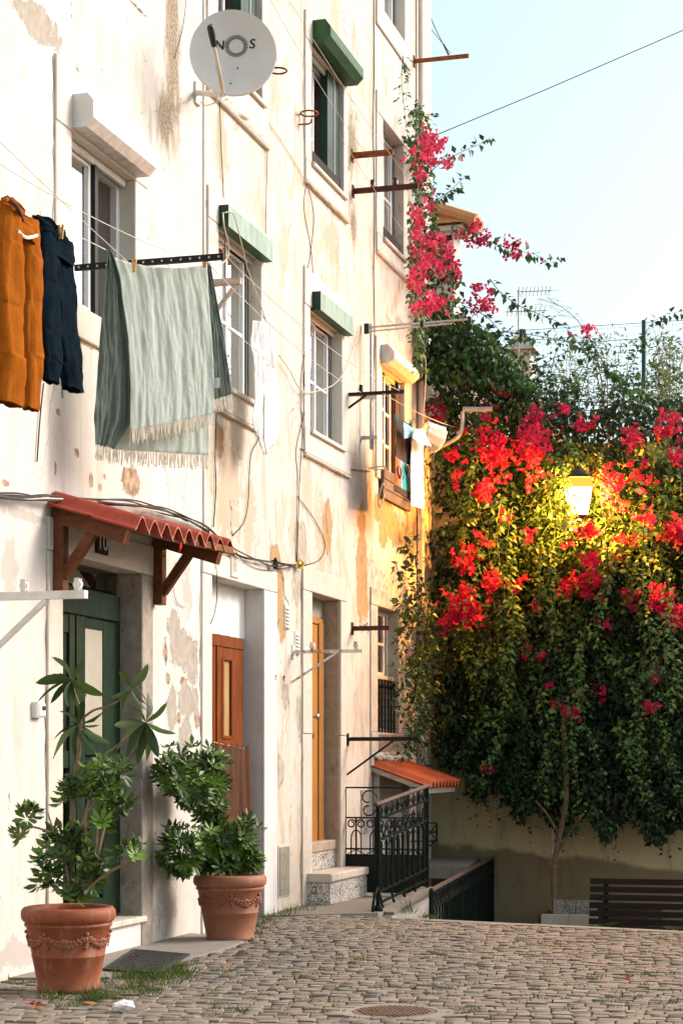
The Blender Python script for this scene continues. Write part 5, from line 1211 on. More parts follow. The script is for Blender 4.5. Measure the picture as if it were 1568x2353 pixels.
def big_leaf(p, ax, side, ln, wd, tt):
    V, F_, k = leaf_batch([p], [ax], [side], [ln], [wd], .18, .22, 3)
    # finer outline: five stations
    A = Vector(ax).normalized(); S = Vector(side); S = (S - A * S.dot(A)).normalized(); N_ = S.cross(A); st = [(0, .02), (.12, .35), (.3, .8), (.5, 1), (.72, .85), (.88, .5), (1, .0)]
    P = []
    for t_, w_ in st:
        m = Vector(p) + A * ln * t_ - N_ * ln * .25 * t_ * t_ - CZ * ln * .12 * t_ * t_
        P += [m, m + S * wd * .5 * w_ + N_ * wd * .18 * w_ + N_ * .004 * math.sin(t_ * 40), m - S * wd * .5 * w_ + N_ * wd * .18 * w_]
    Fs = []
    for i in range(len(st) - 1):
        a = i * 3; b = a + 3; Fs += [(a, b, b + 1, a + 1), (a + 2, b + 2, b, a)]
    q = MB(); q.add(P, Fs); o = q.build('leaf', M['leaf_loquat'], LQ, smooth=True); at = o.data.attributes.new('tint', 'FLOAT', 'POINT'); at.data.foreach_set('value', [tt] * len(P))
LV = {(166, 1562): [(-75, 20), (-70, -8), (-45, 34), (-55, -22), (-18, 60), (8, 62), (62, 32), (18, -40), (-30, -62), (30, 40)],
      (180, 1665): [(-70, 50), (-30, -45), (10, -60), (40, 5), (60, -25), (30, 60), (55, 40), (-15, 55), (-50, 10), (20, -45)],
      (302, 1582): [(45, -52), (-22, -52), (-40, 22), (28, 55), (-32, 36), (22, 30), (-10, -28)],
      (335, 1660): [(-75, 0), (-30, -62), (15, -70), (48, -38), (58, 28), (-70, 35), (-15, 72), (-45, 55), (10, 66), (28, 70), (-30, 40)]}
for (px, py), dirs in LV.items():
    c = dep(px, py, Z1 + .02)
    for dx, dy in dirs:
        ln = math.hypot(dx, dy) * Z1 / FOC * 1.12 + .01; ax = CR * dx - CZ * dy + CF * random.uniform(-45, 45); sd = CF * random.uniform(.35, 1) + CZ * random.uniform(-.6, .6) + CR * random.uniform(-.6, .6)
        sd = ax.cross(sd).normalized() if random.random() < .55 else sd
        big_leaf(c, ax, sd, ln, ln * random.uniform(.25, .34), random.random())

# ------------------------------------------------------------------ mat, grass, petals, manhole
mc = [onz(351, 2187, .016), onz(410, 2196, .016), onz(431, 2163, .016), onz(360, 2155, .016)]
mc = [onz(241, 2231, .012), onz(360, 2239, .012), onz(431, 2197, .012), onz(308, 2186, .012)]
DM = thing('door_mat', 'black rubber door mat on the concrete before the green door', 'door mat', (sum(p.x for p in mc) / 4, sum(p.y for p in mc) / 4, .012))
q = MB(); q.prism(mc, (0, 0, .006)); q.build('mat_base', M['rubber'], DM)
def bil(u, v): return mc[0].lerp(mc[1], u).lerp(mc[3].lerp(mc[2], u), v)
q = MB()
for i in range(19): q.bar(bil(i / 18, 0.0) + CZ * .010, bil(i / 18, 1) + CZ * .010, .010 if 0 < i < 18 else .03, .010)
for j in range(15): q.bar(bil(0, j / 14) + CZ * .011, bil(1, j / 14) + CZ * .011, .010 if 0 < j < 14 else .03, .010)
q.build('ribs', M['rubber'], DM)
MHo = thing('manhole_cover', 'round rusty cast iron manhole cover set in the cobbles', 'manhole cover', (MAN.x, MAN.y, -.02))
q = MB(); q.lathe([(0.0, -.004), (.215, -.004), (.222, -.012), (.222, -.03)], MAN, 48); q.build('cover', M['rust_cover'], MHo)
q = MB(); q.lathe([(.226, -.03), (.226, -.004), (.31, -.002), (.33, -.03)], MAN, 48); q.build('frame_ring', M['concrete'], MHo)
q = MB()
for i in range(-7, 8):
    for j in range(-7, 8):
        x, y = i * .028 + (j % 2) * .014, j * .026
        if x * x + y * y < .195 ** 2: q.box(MAN.x + x - .009, MAN.x + x + .009, MAN.y + y - .007, MAN.y + y + .007, -.004, .003)
q.build('studs', M['rust_cover'], MHo)
gC = []; gA = []; gS = []; gL = []; gW = []; gT = []
def tuft(px, py, rx, ry, n, ln):
    big = ln > .045; k_ = max(2, n // (16 if big else 9))
    for _ in range(k_):
        r_ = math.sqrt(random.random()); th = random.random() * 6.283; c_ = onz(px + rx * r_ * math.cos(th), py + ry * r_ * math.sin(th), -.014)
        if c_.x < .03 or (inpoly(c_.x, c_.y, AP) and random.random() < .9): continue
        f_ = random.uniform(.5, 1.35) * (1.2 if big else 1.0); sp_ = .022 if big else .014; dry = random.random() * .35
        for _ in range(int(random.uniform(7, 22))):
            d_ = Vector((random.gauss(0, 1), random.gauss(0, 1), 0)); p = c_ + d_ * sp_
            gC.append(tuple(p)); gA.append((d_.x * .45 + random.gauss(0, .3), d_.y * .45 + random.gauss(0, .3), 1)); gS.append((random.gauss(0, 1), random.gauss(0, 1), 0)); gL.append(ln * f_ * random.uniform(.5, 1.2)); gW.append(random.uniform(.003, .006)); gT.append(min(1, random.random() * .8 + dry))
for a_ in ((380, 2250, 60, 14, 500, .07), (235, 2300, 60, 12, 400, .06), (60, 2262, 40, 6, 160, .04), (575, 2150, 30, 5, 160, .05), (330, 2262, 95, 24, 900, .075), (265, 2290, 90, 18, 520, .06), (115, 2297, 28, 10, 200, .08), (180, 2318, 60, 10, 160, .04), (530, 2166, 46, 9, 360, .07), (612, 2108, 20, 10, 200, .06), (690, 2095, 42, 7, 380, .07), (655, 2106, 34, 6, 200, .05), (735, 2085, 30, 4, 140, .06), (600, 2128, 20, 7, 160, .06), (940, 2097, 18, 5, 140, .09), (990, 2110, 30, 3, 90, .04), (415, 2232, 40, 12, 240, .06), (268, 2240, 24, 6, 120, .06), (1060, 2195, 70, 10, 170, .03), (1115, 2225, 60, 8, 160, .03), (810, 2208, 50, 6, 160, .03), (940, 2160, 40, 4, 110, .03), (1000, 2275, 40, 6, 90, .03), (1500, 2245, 60, 10, 150, .03), (1300, 2180, 60, 5, 90, .03), (1460, 2290, 60, 8, 110, .03), (1250, 2300, 50, 6, 80, .03), (540, 2235, 50, 7, 120, .03), (640, 2196, 30, 5, 90, .035), (720, 2245, 40, 5, 80, .03), (590, 2290, 60, 6, 90, .025), (1180, 2140, 60, 4, 70, .025), (790, 2200, 50, 3, 80, .03)):
    tuft(*a_)
for _ in range(420):
    px, py = random.uniform(450, 1568), random.uniform(2125, 2345); tuft(px, py, random.uniform(6, 26), 2.2, random.randint(8, 30), random.uniform(.016, .032))
V, F_, k = leaf_batch(gC, gA, gS, gL, gW, .1, .35, 2); np_mesh('grass', V, F_, M['grass'], org=(1.5, 12, 0), attr=np.repeat(np.array(gT), k), label='tufts of short grass growing between the cobblestones', cat='grass', kind='stuff')
M['petal'] = simple('fallen_bract', (0.50, 0.006, 0.06), (0.36, 0.004, 0.05), 20, .7, 0); M['tissue'] = simple('tissue_paper', (0.78, 0.77, 0.76), (0.7, 0.69, 0.67), 10, .95, .2); M['dry_leaf'] = simple('dry_leaf', (0.42, 0.17, 0.05), (0.30, 0.11, 0.035), 20, .8, 0)
for px, py, lb, z, s in ((308, 2199, 'pink petal lying on the door mat', .03, .030), (77, 2310, 'large pink petal by the nearest pot', .008, .045), (1441, 2248, 'red petal alone on the right of the cobbles', .010, .036), (836, 2110, 'red petal near the foot of the iron railing', .012, .030), (697, 2120, 'red petal near the grass by the wall', .01, .028), (103, 2298, 'small pink petal in the grass by nearest pot', .012, .024)):
    c = onz(px, py, z); q = MB()
    for k in range(3):
        th = k * 2.1 + random.random(); d = Vector((math.cos(th), math.sin(th), 0)); e = Vector((-d.y, d.x, 0)); q.add([c, c + d * s * .6 + e * s * .45 + CZ * s * .4, c + d * s + CZ * s * .25, c + d * s * .6 - e * s * .45 + CZ * s * .45], [(0, 1, 2), (0, 2, 3)])
    q.build('fallen_petal', M['petal'], label=lb, cat='petal', group='fallen petals')
for k, (px, py, lb) in enumerate(((75, 2312, 'dry brown leaf beside the large pink petal'), (505, 2218, 'dry orange leaf right of the door mat'), (190, 2302, 'dry leaf between nearest pot and grass'))):
    c = onz(px, py, .012); V, F_, kk = leaf_batch([tuple(c)], [(1, .3 * k, .2)], [(0, 1, .4)], [.07], [.04], .3, -.3, 3); np_mesh('fallen_leaf', V, F_, M['dry_leaf'], org=c, label=lb, cat='leaf', group='fallen dry leaves')
c = onz(286, 2311, .03); q = MB(); q.ball(c, .06, 18, 12, (1, .75, .42)); q.v = [tuple(Vector(p) + Vector((1, .8, .6)) * .022 * mnoise.noise(Vector(p) * 38) + CZ * .012 * mnoise.noise(Vector(p) * 70)) for p in q.v]
q.build('crumpled_tissue', M['tissue'], label='crumpled white tissue lying in the grass', cat='tissue')

# ------------------------------------------------------------------ iron railing, gate and stair railing
def scroll(c, r, ex, ez, turns=1.35, flip=1, n=22):
    return [c + ex * (flip * r * (1 - .55 * i / n) * math.cos(turns * 2 * math.pi * i / n)) + ez * (r * (1 - .55 * i / n) * math.sin(turns * 2 * math.pi * i / n)) for i in range(n + 1)]
RL = thing('iron_railing', 'dark green ornate iron railing beside the tan door landing', 'railing', RA)
rd = RB - RA; rdh = Vector((rd.x, rd.y, 0)); ln = rdh.length; ex = rd.normalized(); HT = .93
def rp(s, h): return RA + rd * s + CZ * h
q = MB(); q.tube([rp(-.05, HT + .0), rp(1.06, HT + .0)], .02, 8); q.build('handrail', M['worn_rail'], RL)
for h in (.07, .17, .62, .80): q = MB(); q.bar(rp(-.0, h), rp(1.03, h), .016, .02); q.build('rail', M['iron_green'], RL)
MB().bar(rp(0, 0), rp(0, HT), .032, .032, (1, 0, 0)).build('post', M['iron_green'], RL); MB().bar(rp(1.03, -.02), rp(1.03, HT), .026, .026, (1, 0, 0)).build('post', M['iron_green'], RL)
MB().ball(rp(0, .02), .045, 10, 7).build('foot_knob', M['iron_green'], RL)
NB = 9
for i in range(NB):
    s = (i + .5) / NB; q = MB(); q.tube([rp(s, .17), rp(s, .58)], .013, 8); q.tube([rp(s, .19), rp(s, .21)], .02, 8); q.tube([rp(s, .34), rp(s, .36)], .018, 8); q.tube([rp(s, .55), rp(s, .60)], [.02, .010], 8); q.build('baluster', M['iron_green'], RL)
    q = MB(); q.tube([rp(s, .60) + CZ * .0 + ex * (.05 * math.cos(math.pi * k / 10)) + CZ * (.10 * math.sin(math.pi * k / 10)) for k in range(11)], .008, 5); q.build('arch', M['iron_green'], RL)
    q = MB(); q.tube(scroll(rp(s, .845), .045, ex, CZ, 1.3, 1 if i % 2 else -1), .007, 5); q.tube([rp(s, .80), rp(s, .93)], .006, 5); q.build('scroll', M['iron_green'], RL)
    q = MB(); q.tube(scroll(rp(s, .705), .038, ex, CZ, 1.3, -1 if i % 2 else 1), .007, 5); q.build('scroll', M['iron_green'], RL)
    if i % 2 == 0: q = MB(); q.tube(spline([rp(s - .03, .16), rp(s, .10), rp(s + .03, .03), rp(s + .05, .02)]), .012, 6); q.build('foot_scroll', M['iron_green'], RL)
q = MB(); q.tube(spline([rp(0, .22), rp(-.06, .16), rp(-.10, .06), rp(-.10, .0)]), .014, 6); q.build('brace', M['iron_green'], RL)
PB = thing('parapet', 'low white rendered parapet below the iron railing', 'wall', (RA.x + .3, RA.y + .5, -1.4))
nn = Vector((rd.y, -rd.x, 0)).normalized(); a_ = RA + rd * .02 ; b_ = RA + rd * 1.06
q = MB(); q.add([a_ - nn * .05 + CZ * -.03, a_ + nn * .12 - CZ * .03, b_ + nn * .12 - CZ * .03, b_ - nn * .05 - CZ * .03] + [(a_ - nn * .05).to_2d().to_3d() - CZ * 1.4, (a_ + nn * .12).to_2d().to_3d() - CZ * 1.4, (b_ + nn * .12).to_2d().to_3d() - CZ * 1.4, (b_ - nn * .05).to_2d().to_3d() - CZ * 1.4], [(0, 1, 2, 3), (1, 0, 4, 5), (2, 1, 5, 6), (3, 2, 6, 7), (0, 3, 7, 4), (7, 6, 5, 4)]); q.build('parapet_body', M['stone_white'], PB)
q = MB(); q.prism([a_ - nn * .07 - CZ * .027, a_ + nn * .14 - CZ * .027, b_ + nn * .14 - CZ * .027, b_ - nn * .07 - CZ * .027], (0, 0, .024)); q.build('coping', M['concrete'], PB)
GT = thing('iron_gate', 'black ornate iron gate with solid lower panel at the landing end', 'gate', (.4, gate_y, .03))
gx0, gx1 = .01, .80; gz0, gz1 = .04, 1.05
def gp(x, z): return Vector((x, gate_y, z))
MB().box(gx0 + .005, gx1, gate_y - .006, gate_y + .006, gz0, .40).build('lower_panel', M['black_paint'], GT)
for z in (.40, .46, .76, gz1): MB().bar(gp(gx0, z), gp(gx1, z), .012, .016).build('rail', M['black_paint'], GT)
for x in (gx0, gx1): MB().bar(gp(x, gz0), gp(x, gz1), .02, .02, (1, 0, 0)).build('post', M['black_paint'], GT)
for i in range(4):
    x = .12 + i * .19
    MB().tube([gp(x, .40), gp(x, .76)], .009, 6).build('bar', M['black_paint'], GT); 
    q = MB(); q.tube([gp(x - .05, .40), gp(x - .05, .56)] + [gp(x - .0 + .05 * math.cos(math.pi - math.pi * k / 8) , .56 + .08 * math.sin(math.pi * k / 8)) for k in range(9)] + [gp(x + .05, .40)], .007, 5); q.build('arch', M['black_paint'], GT)
    q = MB(); q.tube(scroll(gp(x - .045, .70), .045, Vector((1, 0, 0)), CZ, 1.25, 1), .008, 5); q.tube(scroll(gp(x + .045, .70), .045, Vector((1, 0, 0)), CZ, 1.25, -1), .008, 5); q.build('scroll', M['black_paint'], GT)
    if i % 2 == 0:
        q = MB(); q.tube(scroll(gp(x + .12, .95), .085, Vector((1, 0, 0)), CZ, .8, 1), .008, 5); q.tube(scroll(gp(x + .12, .84), .07, Vector((1, 0, 0)), -CZ, .8, 1), .008, 5); q.build('scroll', M['black_paint'], GT)
    q = MB(); q.tube([gp(x - .09, .405), gp(x, .455), gp(x + .09, .405)], .005, 5); q.build('chevron', M['black_paint'], GT)
# stair railing beyond
SA = dep(990, 2049, 16.6); SB = dep(1136, 1962, 22.6); SA.z = SB.z = .18
SR = thing('stair_railing', 'low dark iron railing along the sunken stairwell', 'railing', (SA.x, SA.y, -.8))
sd = SB - SA; n_ = 30
MB().tube([SA, SB], .022, 8).build('handrail', M['worn_rail'], SR)
for h in (-.16, -.80): MB().bar(SA + CZ * h, SB + CZ * h, .02, .025).build('rail', M['iron_green'], SR)
for i in range(n_ + 1):
    p = SA + sd * (i / n_); q = MB(); q.tube([p, p - CZ * .96], .012 if i % 6 else .022, 6); q.build('baluster', M['iron_green'], SR)
    if i < n_: q = MB(); c = p + sd * (.5 / n_) - CZ * .09; q.tube([c + sd.normalized() * .06 * math.cos(k / 10 * 6.283) + CZ * .06 * math.sin(k / 10 * 6.283) for k in range(10)], .007, 5, closed=True); q.build('ring', M['iron_green'], SR)
# little iron flower holder beyond the gate
c = dep(988, 1912, 21.0); HB = thing('iron_basket', 'small black iron basket bracket on the wall beyond the gate', 'basket', c - CZ * .2)
q = MB()
for z in (-.10, .0, .10): q.tube([c + CR * x + CF * y + CZ * z for x, y in ((-.07, -.07), (.07, -.07), (.07, .07), (-.07, .07))], .007, 5, closed=True)
for x, y in ((-.07, -.07), (.07, -.07), (.07, .07), (-.07, .07)): q.tube([c + CR * x + CF * y - CZ * .10, c + CR * x + CF * y + CZ * .10], .007, 5)
q.tube([c + CR * -.07 - CF * .07 - CZ * .1, c + CR * .07 - CF * .07 + CZ * .1], .006, 5); q.tube([c + CR * .07 - CF * .07 - CZ * .1, c + CR * -.07 - CF * .07 + CZ * .1], .006, 5)
q.tube([c - CZ * .1 + CR * .05, c - CZ * .24 - CR * .10], .008, 5); q.tube([c - CZ * .1 + CR * .05, c - CZ * .1 - CR * .4], .008, 5); q.build('frame', M['black_paint'], HB)

# ------------------------------------------------------------------ lower tiled porch roof
PR = thing('porch_roof', 'small orange corrugated tile roof over the lower entrance behind the railing', 'roof', (.3, wy(880), .3))
y0p, y1p = wy(852), wy(852) + 1.4
za, zb_ = onx(852, 1762).z + .05, onx(852, 1762).z - .17; outp = .62
nt = 9
for i in range(nt):
    yc = y0p + (i + .5) * (y1p - y0p) / nt; pw = (y1p - y0p) / nt
    def sf(u, v, d=0.0): x = .01 + outp * v; return (x, yc + (u - .5) * pw * 1.04, za + (zb_ - za) * v + .035 * math.cos((u - .5) * 2 * math.pi) - d)
    q = MB(); q.grid(lambda u, v: sf(u, v), 10, 3); q.grid(lambda u, v: sf(1 - u, v, .014), 10, 3); q.add([sf(k / 10, 1) for k in range(11)] + [sf(k / 10, 1, .014) for k in range(11)], [(k, k + 1, 12 + k, 11 + k) for k in range(10)])
    autosmooth(q.build('roof_tile', M['tile_orange'], PR), 60)
MB().bar((.0, y0p + .03, za - .07), (outp - .05, y0p + .03, zb_ - .06), .04, .05).build('rake_board', M['wood_grey'], PR)
MB().bar((outp - .08, y0p, zb_ - .075), (outp - .08, y1p, zb_ - .075), .04, .05).build('eave_beam', M['wood_grey'], PR)
for yy in (y0p + .06, y1p - .1): MB().box(.01, .07, yy, yy + .06, -.4, za - .1).build('post', M['wood_grey'], PR)
q = MB()
for k in range(26):
    y = y0p + random.uniform(0, 1.2); q.ball((.03 + random.uniform(0, .05), y, za + .05 + random.uniform(-.02, .04)), random.uniform(.03, .06), 7, 5, (1, 1.3, .7))
q.build('mortar', M['stone_white'], PR)
# pictorial tile panel on the wall behind the gate
c = onx(836, 1880, .012); MB().rbox(.001, .014, wy(828), wy(842), onx(836, 1915).z, onx(836, 1815).z, .003).build('tile_picture', M['azulejo_brown'], label='narrow painted tile picture on the wall behind the gate', cat='tile picture')

# ------------------------------------------------------------------ bench and planter kerb below the plaza
by = ony(1355, 2018, 20.0); bz = by.z; x0b, x1b = by.x, by.x + 1.7
BN = thing('park_bench', 'dark slatted wooden bench on the lower yard before the ochre wall', 'bench', ((x0b + x1b) / 2, 20.2, -.8))
for i in range(6):
    z = bz - i * .083; y = 20.0 + .010 * (5 - i) * 0 + .02 * i * -1; MB().box(x0b, x1b, y, y + .028, z - .062, z).build('back_slat', M['wood_bench'], BN)
for i in range(4): MB().box(x0b, x1b, 19.86 - i * .10, 19.94 - i * .10, bz - .52, bz - .49).build('seat_slat', M['wood_bench'], BN)
for x in (x0b + .16, x1b - .16):
    q = MB(); q.bar((x, 20.06, bz - .03), (x, 19.96, -.8), .05, .05, (1, 0, 0)); q.bar((x, 19.98, bz - .54), (x, 19.55, bz - .54), .05, .05); q.bar((x, 19.58, bz - .54), (x, 19.58, -.8), .05, .05, (1, 0, 0)); q.build('leg', M['black_paint'], BN)
M['speckle'] = simple('speckled_terrazzo', (0.40, 0.39, 0.34), (0.12, 0.11, 0.09), 60, .6, .2, lo=.48, hi=.56)
pk = dep(1243, 2106, 20.6); PK = thing('planter_kerb', 'low stone planter edge left of the bench', 'planter', (pk.x + .4, pk.y, -.8))
for i in range(2):
    MB().box(pk.x + i * .30, pk.x + .295 + i * .30, pk.y - .02, pk.y + .12, -.8, pk.z + .02).build('block', M['stone'], PK)
    MB().box(pk.x + .08 + i * .24, pk.x + .315 + i * .24, pk.y + .3, pk.y + .34, pk.z + .0, pk.z + .16).build('tile', M['speckle'], PK)
MB().box(pk.x - .1, pk.x + 1.1, pk.y + .35, FW - .01, -.8, pk.z - .02).build('soil_bed', M['soil'], PK)

# ------------------------------------------------------------------ terrace: fence, bushes, far houses
fy = FW + .75
FN = thing('wire_fence', 'green wire mesh fence with a dark green post above the ochre wall', 'fence', (3, fy, 4.7))
fx0 = ony(1105, 760, fy).x; fx1 = fx0 + 4.5; fz0, fz1 = 4.75, ony(1300, 753, fy).z
px_ = ony(1478, 735, fy)
M['fence_green'] = simple('fence_green', (0.012, 0.06, 0.055), (0.02, 0.08, 0.07), 10, .5, 0); M['wire'] = simple('fence_wire', (0.14, 0.20, 0.19), (0.18, 0.24, 0.22), 10, .5, 0)
for x in (px_.x, px_.x - 2.5 if px_.x - 2.5 > fx0 else fx0, px_.x + 2.5): 
    if x >= fx0 + .3 or x == px_.x: MB().tube([(x, fy, 4.65), (x, fy, px_.z)], .026, 8).build('post', M['fence_green'], FN)
x = fx0
q = MB()
while x < fx1: q.tube([(x, fy - .02, fz0), (x + random.uniform(-.004, .004), fy - .02, fz1)], .0016, 3, False); x += .077
z = fz0
while z < fz1 + .01: q.tube([(fx0, fy - .023, z), (fx1, fy - .023, z + random.uniform(-.01, .01))], .0017, 3, False); z += .075
o = q.build('mesh_wire', M['wire'], FN); o['kind'] = 'stuff'
q = MB(); q.tube([(fx0, fy - .02, fz1), (fx1, fy - .02, fz1)], .004, 5); q.build('top_wire', M['wire'], FN)
def house(name, label, y0, y1, zt, xf, n):
    H = thing(name, label, 'house', (xf - 2, (y0 + y1) / 2, 4.7)); MB().box(xf - 5, xf, y0, y1, 4.7, zt).build('wall', M['wall_far'], H)
    MB().box(xf - 5, xf + .12, y0 - .05, y1 + .05, zt, zt + .06).build('cornice', M['stone_white'], H)
    rf = MB(); rf.add([(xf + .25, y0 - .1, zt + .08), (xf + .25, y1 + .1, zt + .08), (xf - 2.4, y1 - .5, zt + 1.1), (xf - 2.4, y0 + .6, zt + 1.1), (xf - 5.2, y0 - .1, zt + .08), (xf - 5.2, y1 + .1, zt + .08)], [(0, 1, 2, 3), (3, 2, 5, 4), (0, 3, 4), (1, 5, 2)]); rfo = rf.build('roof', M['roof_far'], H)
    yy = y0 - .05
    while yy < y1 + .05:
        q = MB(); q.tube([(xf + .28, yy, zt + .10), (xf - .6, yy, zt + .10 + .88 * 1.02 / 2.65)], .075, 8); q.build('roof_tile', M['roof_far'], rfo); yy += .17
    return H
e = onx(1025, 487, .05); house('neighbour_house', 'cream house end with orange tile eave behind the climbing flowers', FW + .55, wy(1056), e.z - .05, .0, 0)
HB_ = house('far_house', 'lower cream house with tiled roof and chimney beyond the fence', wy(1062) + .1, wy(1310), onx(1180, 842).z - .75, .0, 0)
c = onx(1198, 860, -.6); q = MB(); q.box(c.x - .17, c.x + .17, c.y - .2, c.y + .2, c.z - .9, c.z + .35); q.build('chimney', M['stone_white'], HB_)
q = MB(); q.add([(c.x - .26, c.y - .3, c.z + .352), (c.x + .26, c.y - .3, c.z + .352), (c.x + .26, c.y + .3, c.z + .352), (c.x - .26, c.y + .3, c.z + .352), (c.x - .1, c.y - .12, c.z + .6), (c.x + .1, c.y - .12, c.z + .6), (c.x + .1, c.y + .12, c.z + .6), (c.x - .1, c.y + .12, c.z + .6)], [(0, 1, 5, 4), (1, 2, 6, 5), (2, 3, 7, 6), (3, 0, 4, 7), (4, 5, 6, 7)]); q.build('chimney_cap', M['stone'], HB_)
q = MB(); q.tube([c + CZ * .58, c + CZ * .72], .07, 10); q.build('chimney_pot', M['black_paint'], HB_)
Za = 27.5; a0 = dep(1190, 960, Za); AN = thing('tv_antenna', 'thin antenna pole against the sky above the far house', 'antenna', a0)
MB().tube([a0, dep(1190, 664, Za)], .012, 6).build('mast', M['steel'], AN)
for (xa, ya_, xb, yb_) in ((1186, 670, 1266, 667), (1160, 716, 1255, 713)):
    q = MB(); q.tube([dep(xa, ya_, Za), dep(xb, yb_, Za)], .007, 5); q.build('boom', M['steel'], AN)
    for k in range(9):
        f = (k + .5) / 9; c = dep(xa + (xb - xa) * f, ya_ + (yb_ - ya_) * f, Za); q = MB(); q.tube([c - CF * .12 + CZ * .04, c + CF * .12 - CZ * .04], .005, 4); q.build('element', M['steel'], AN)
MB().tube([dep(1190, 672, Za), dep(1210, 694, Za)], .006, 4).build('brace', M['steel'], AN)
q = MB(); q.tube([dep(980, 318, 23), dep(1250, 206, 24), dep(1620, 46, 25)], .006, 5); q.build('overhead_wire', M['cable_black'], label='single overhead wire slanting across the pale sky', cat='wire')
q = MB(); q.tube(sag(dep(985, 30, 22), dep(1022, 108, 23), .02), .005, 5); q.tube(sag(dep(985, 60, 22), dep(1035, 122, 23), .0), .004, 5); q.tube([dep(1018, 100, 23), dep(1030, 125, 23)], .012, 5); q.build('overhead_wire', M['cable_black'], label='short wires running from the roof corner into the sky', cat='wire')
q = MB(); q.tube(spline([dep(1195, 905, 22.9), dep(1240, 912, 22.9), dep(1300, 920, 23), dep(1420, 925, 23)]), .007, 5); q.build('overhead_wire', M['cable_black'], label='black cable strung in front of the bushes below the fence', cat='wire')

BUSH = []
def bush(px, py, Z, rx, ry, n, ln, label, stems=7):
    c = dep(px, py, Z); sx = rx * Z / FOC; sz = ry * Z / FOC; t_ = thing('bamboo_bush', label, 'bush', (c.x, c.y, 4.7), 'pale bushes beyond the fence')
    C = []; A = []; S = []; L = []; W = []; T = []; q = MB()
    for s in range(stems):
        b0 = Vector((c.x + random.uniform(-.3, .3) * sx, c.y + random.uniform(-.3, .3), 4.7)); tp = c + CR * random.uniform(-1, 1) * sx + CF * random.uniform(-.4, .4) + CZ * sz * random.uniform(.35, 1)
        P = spline([b0, b0.lerp(tp, .5) + CZ * .15, tp], 8); q.tube(P, [.010 - .007 * i / (len(P) - 1) for i in range(len(P))], 5)
        for _ in range(n // stems):
            f = random.random() ** .8; k = f * (len(P) - 1); i = min(int(k), len(P) - 2); p = P[i].lerp(P[i + 1], k - i)
            p = p + Vector((random.gauss(0, .10), random.gauss(0, .10), random.gauss(0, .07)))
            C.append(tuple(p)); A.append((random.gauss(0, 1), random.gauss(0, 1), random.gauss(-.1, .7))); S.append((random.gauss(0, 1), random.gauss(0, 1), random.gauss(0, 1))); l = ln * random.uniform(.6, 1.3); L.append(l); W.append(l * .28); T.append(random.random())
    q.build('stems', M['bark_pale'], t_); foliage('foliage', t_, M['leaf_pale'], (C, A, S, L, W, T), segs=2)
bush(1310, 880, 23.6, 70, 90, 900, .075, 'pale airy bush behind the fence left of its post')
bush(1410, 860, 23.5, 60, 95, 900, .075, 'tall airy bush just left of the fence post')
bush(1540, 850, 23.5, 55, 100, 1200, .08, 'pale bush behind the fence at the right edge', 8)
bush(1490, 900, 23.9, 60, 60, 900, .075, 'low pale bush directly behind the fence post')
bush(1240, 920, 24.2, 60, 50, 700, .075, 'low bush under the chimney beyond the wall')
q = MB(); P0 = [dep(*k, 22.9) for k in ((1420, 900), (1395, 850), (1360, 790), (1325, 735), (1290, 705), (1262, 690))]; q.tube(spline(P0), [.009 - .007 * i / 30 for i in range(31)], 5)
for k in range(16):
    i = random.randint(1, 4); b0 = P0[i].lerp(P0[i + 1], random.random()); q.tube(spline([b0, b0 + CR * random.uniform(-.25, .05) + CZ * random.uniform(-.02, .12), b0 + CR * random.uniform(-.5, .1) + CZ * random.uniform(-.06, .2)]), .0022, 4)
q.build('bare_twig', M['bark'], label='leafless twig arching against the sky before the fence', cat='twig')

# ------------------------------------------------------------------ street lamp on the wall
lc = dep(1328, 1150, 20.75); SLm = thing('street_lamp', 'lit wall lantern glowing among the bougainvillea', 'street lamp', (lc.x, lc.y, lc.z - .25))
def frust(z0, z1, h0, h1, cap=False):
    V = [lc + CR * sx * h + CF * sy * h + CZ * z for z, h in ((z0, h0), (z1, h1)) for sx, sy in ((-1, -1), (1, -1), (1, 1), (-1, 1))]
    return V
t = NT('lamp_glass_lit'); t.n.remove(t.b); em = t.N('ShaderNodeEmission'); em.inputs['Color'].default_value = (1, .62, .20, 1); em.inputs['Strength'].default_value = 9
tr_ = t.N('ShaderNodeBsdfTransparent'); ad_ = t.N('ShaderNodeAddShader'); t.L(em.outputs[0], ad_.inputs[0]); t.L(tr_.outputs[0], ad_.inputs[1]); t.L(ad_.outputs[0], t.out.inputs['Surface']); M['lamp_lit'] = t.m
M['lamp_metal'] = simple('lamp_metal', (0.03, 0.028, 0.02), (0.05, 0.045, 0.03), 10, .5, .1)
V = frust(-.16, .13, .095, .138)
for i in range(4):
    j = (i + 1) % 4; MB().add([V[i], V[j], V[4 + j], V[4 + i]], [(0, 1, 2, 3)]).build('pane', M['lamp_lit'], SLm)
    MB().tube([V[i] * 1.0, V[4 + i]], .010, 5).build('frame_bar', M['lamp_metal'], SLm)
t = NT('lit_hood_glow'); t.n.remove(t.b); em = t.N('ShaderNodeEmission'); em.inputs['Color'].default_value = (1, .50, .07, 1); em.inputs['Strength'].default_value = .75; t.L(em.outputs[0], t.out.inputs['Surface']); M['hood_lit'] = t.m  # hood glows by emission, standing in for the lantern's light on it
V = frust(.135, .24, .146, .118)
for i in range(4): j = (i + 1) % 4; MB().add([V[i], V[j], V[4 + j], V[4 + i]], [(0, 1, 2, 3)]).build('hood_glow', M['hood_lit'], SLm)
V = frust(.242, .27, .135, .12); MB().add(V, [(0, 1, 5, 4), (1, 2, 6, 5), (2, 3, 7, 6), (3, 0, 4, 7), (3, 2, 1, 0)]).build('hood', M['lamp_metal'], SLm)
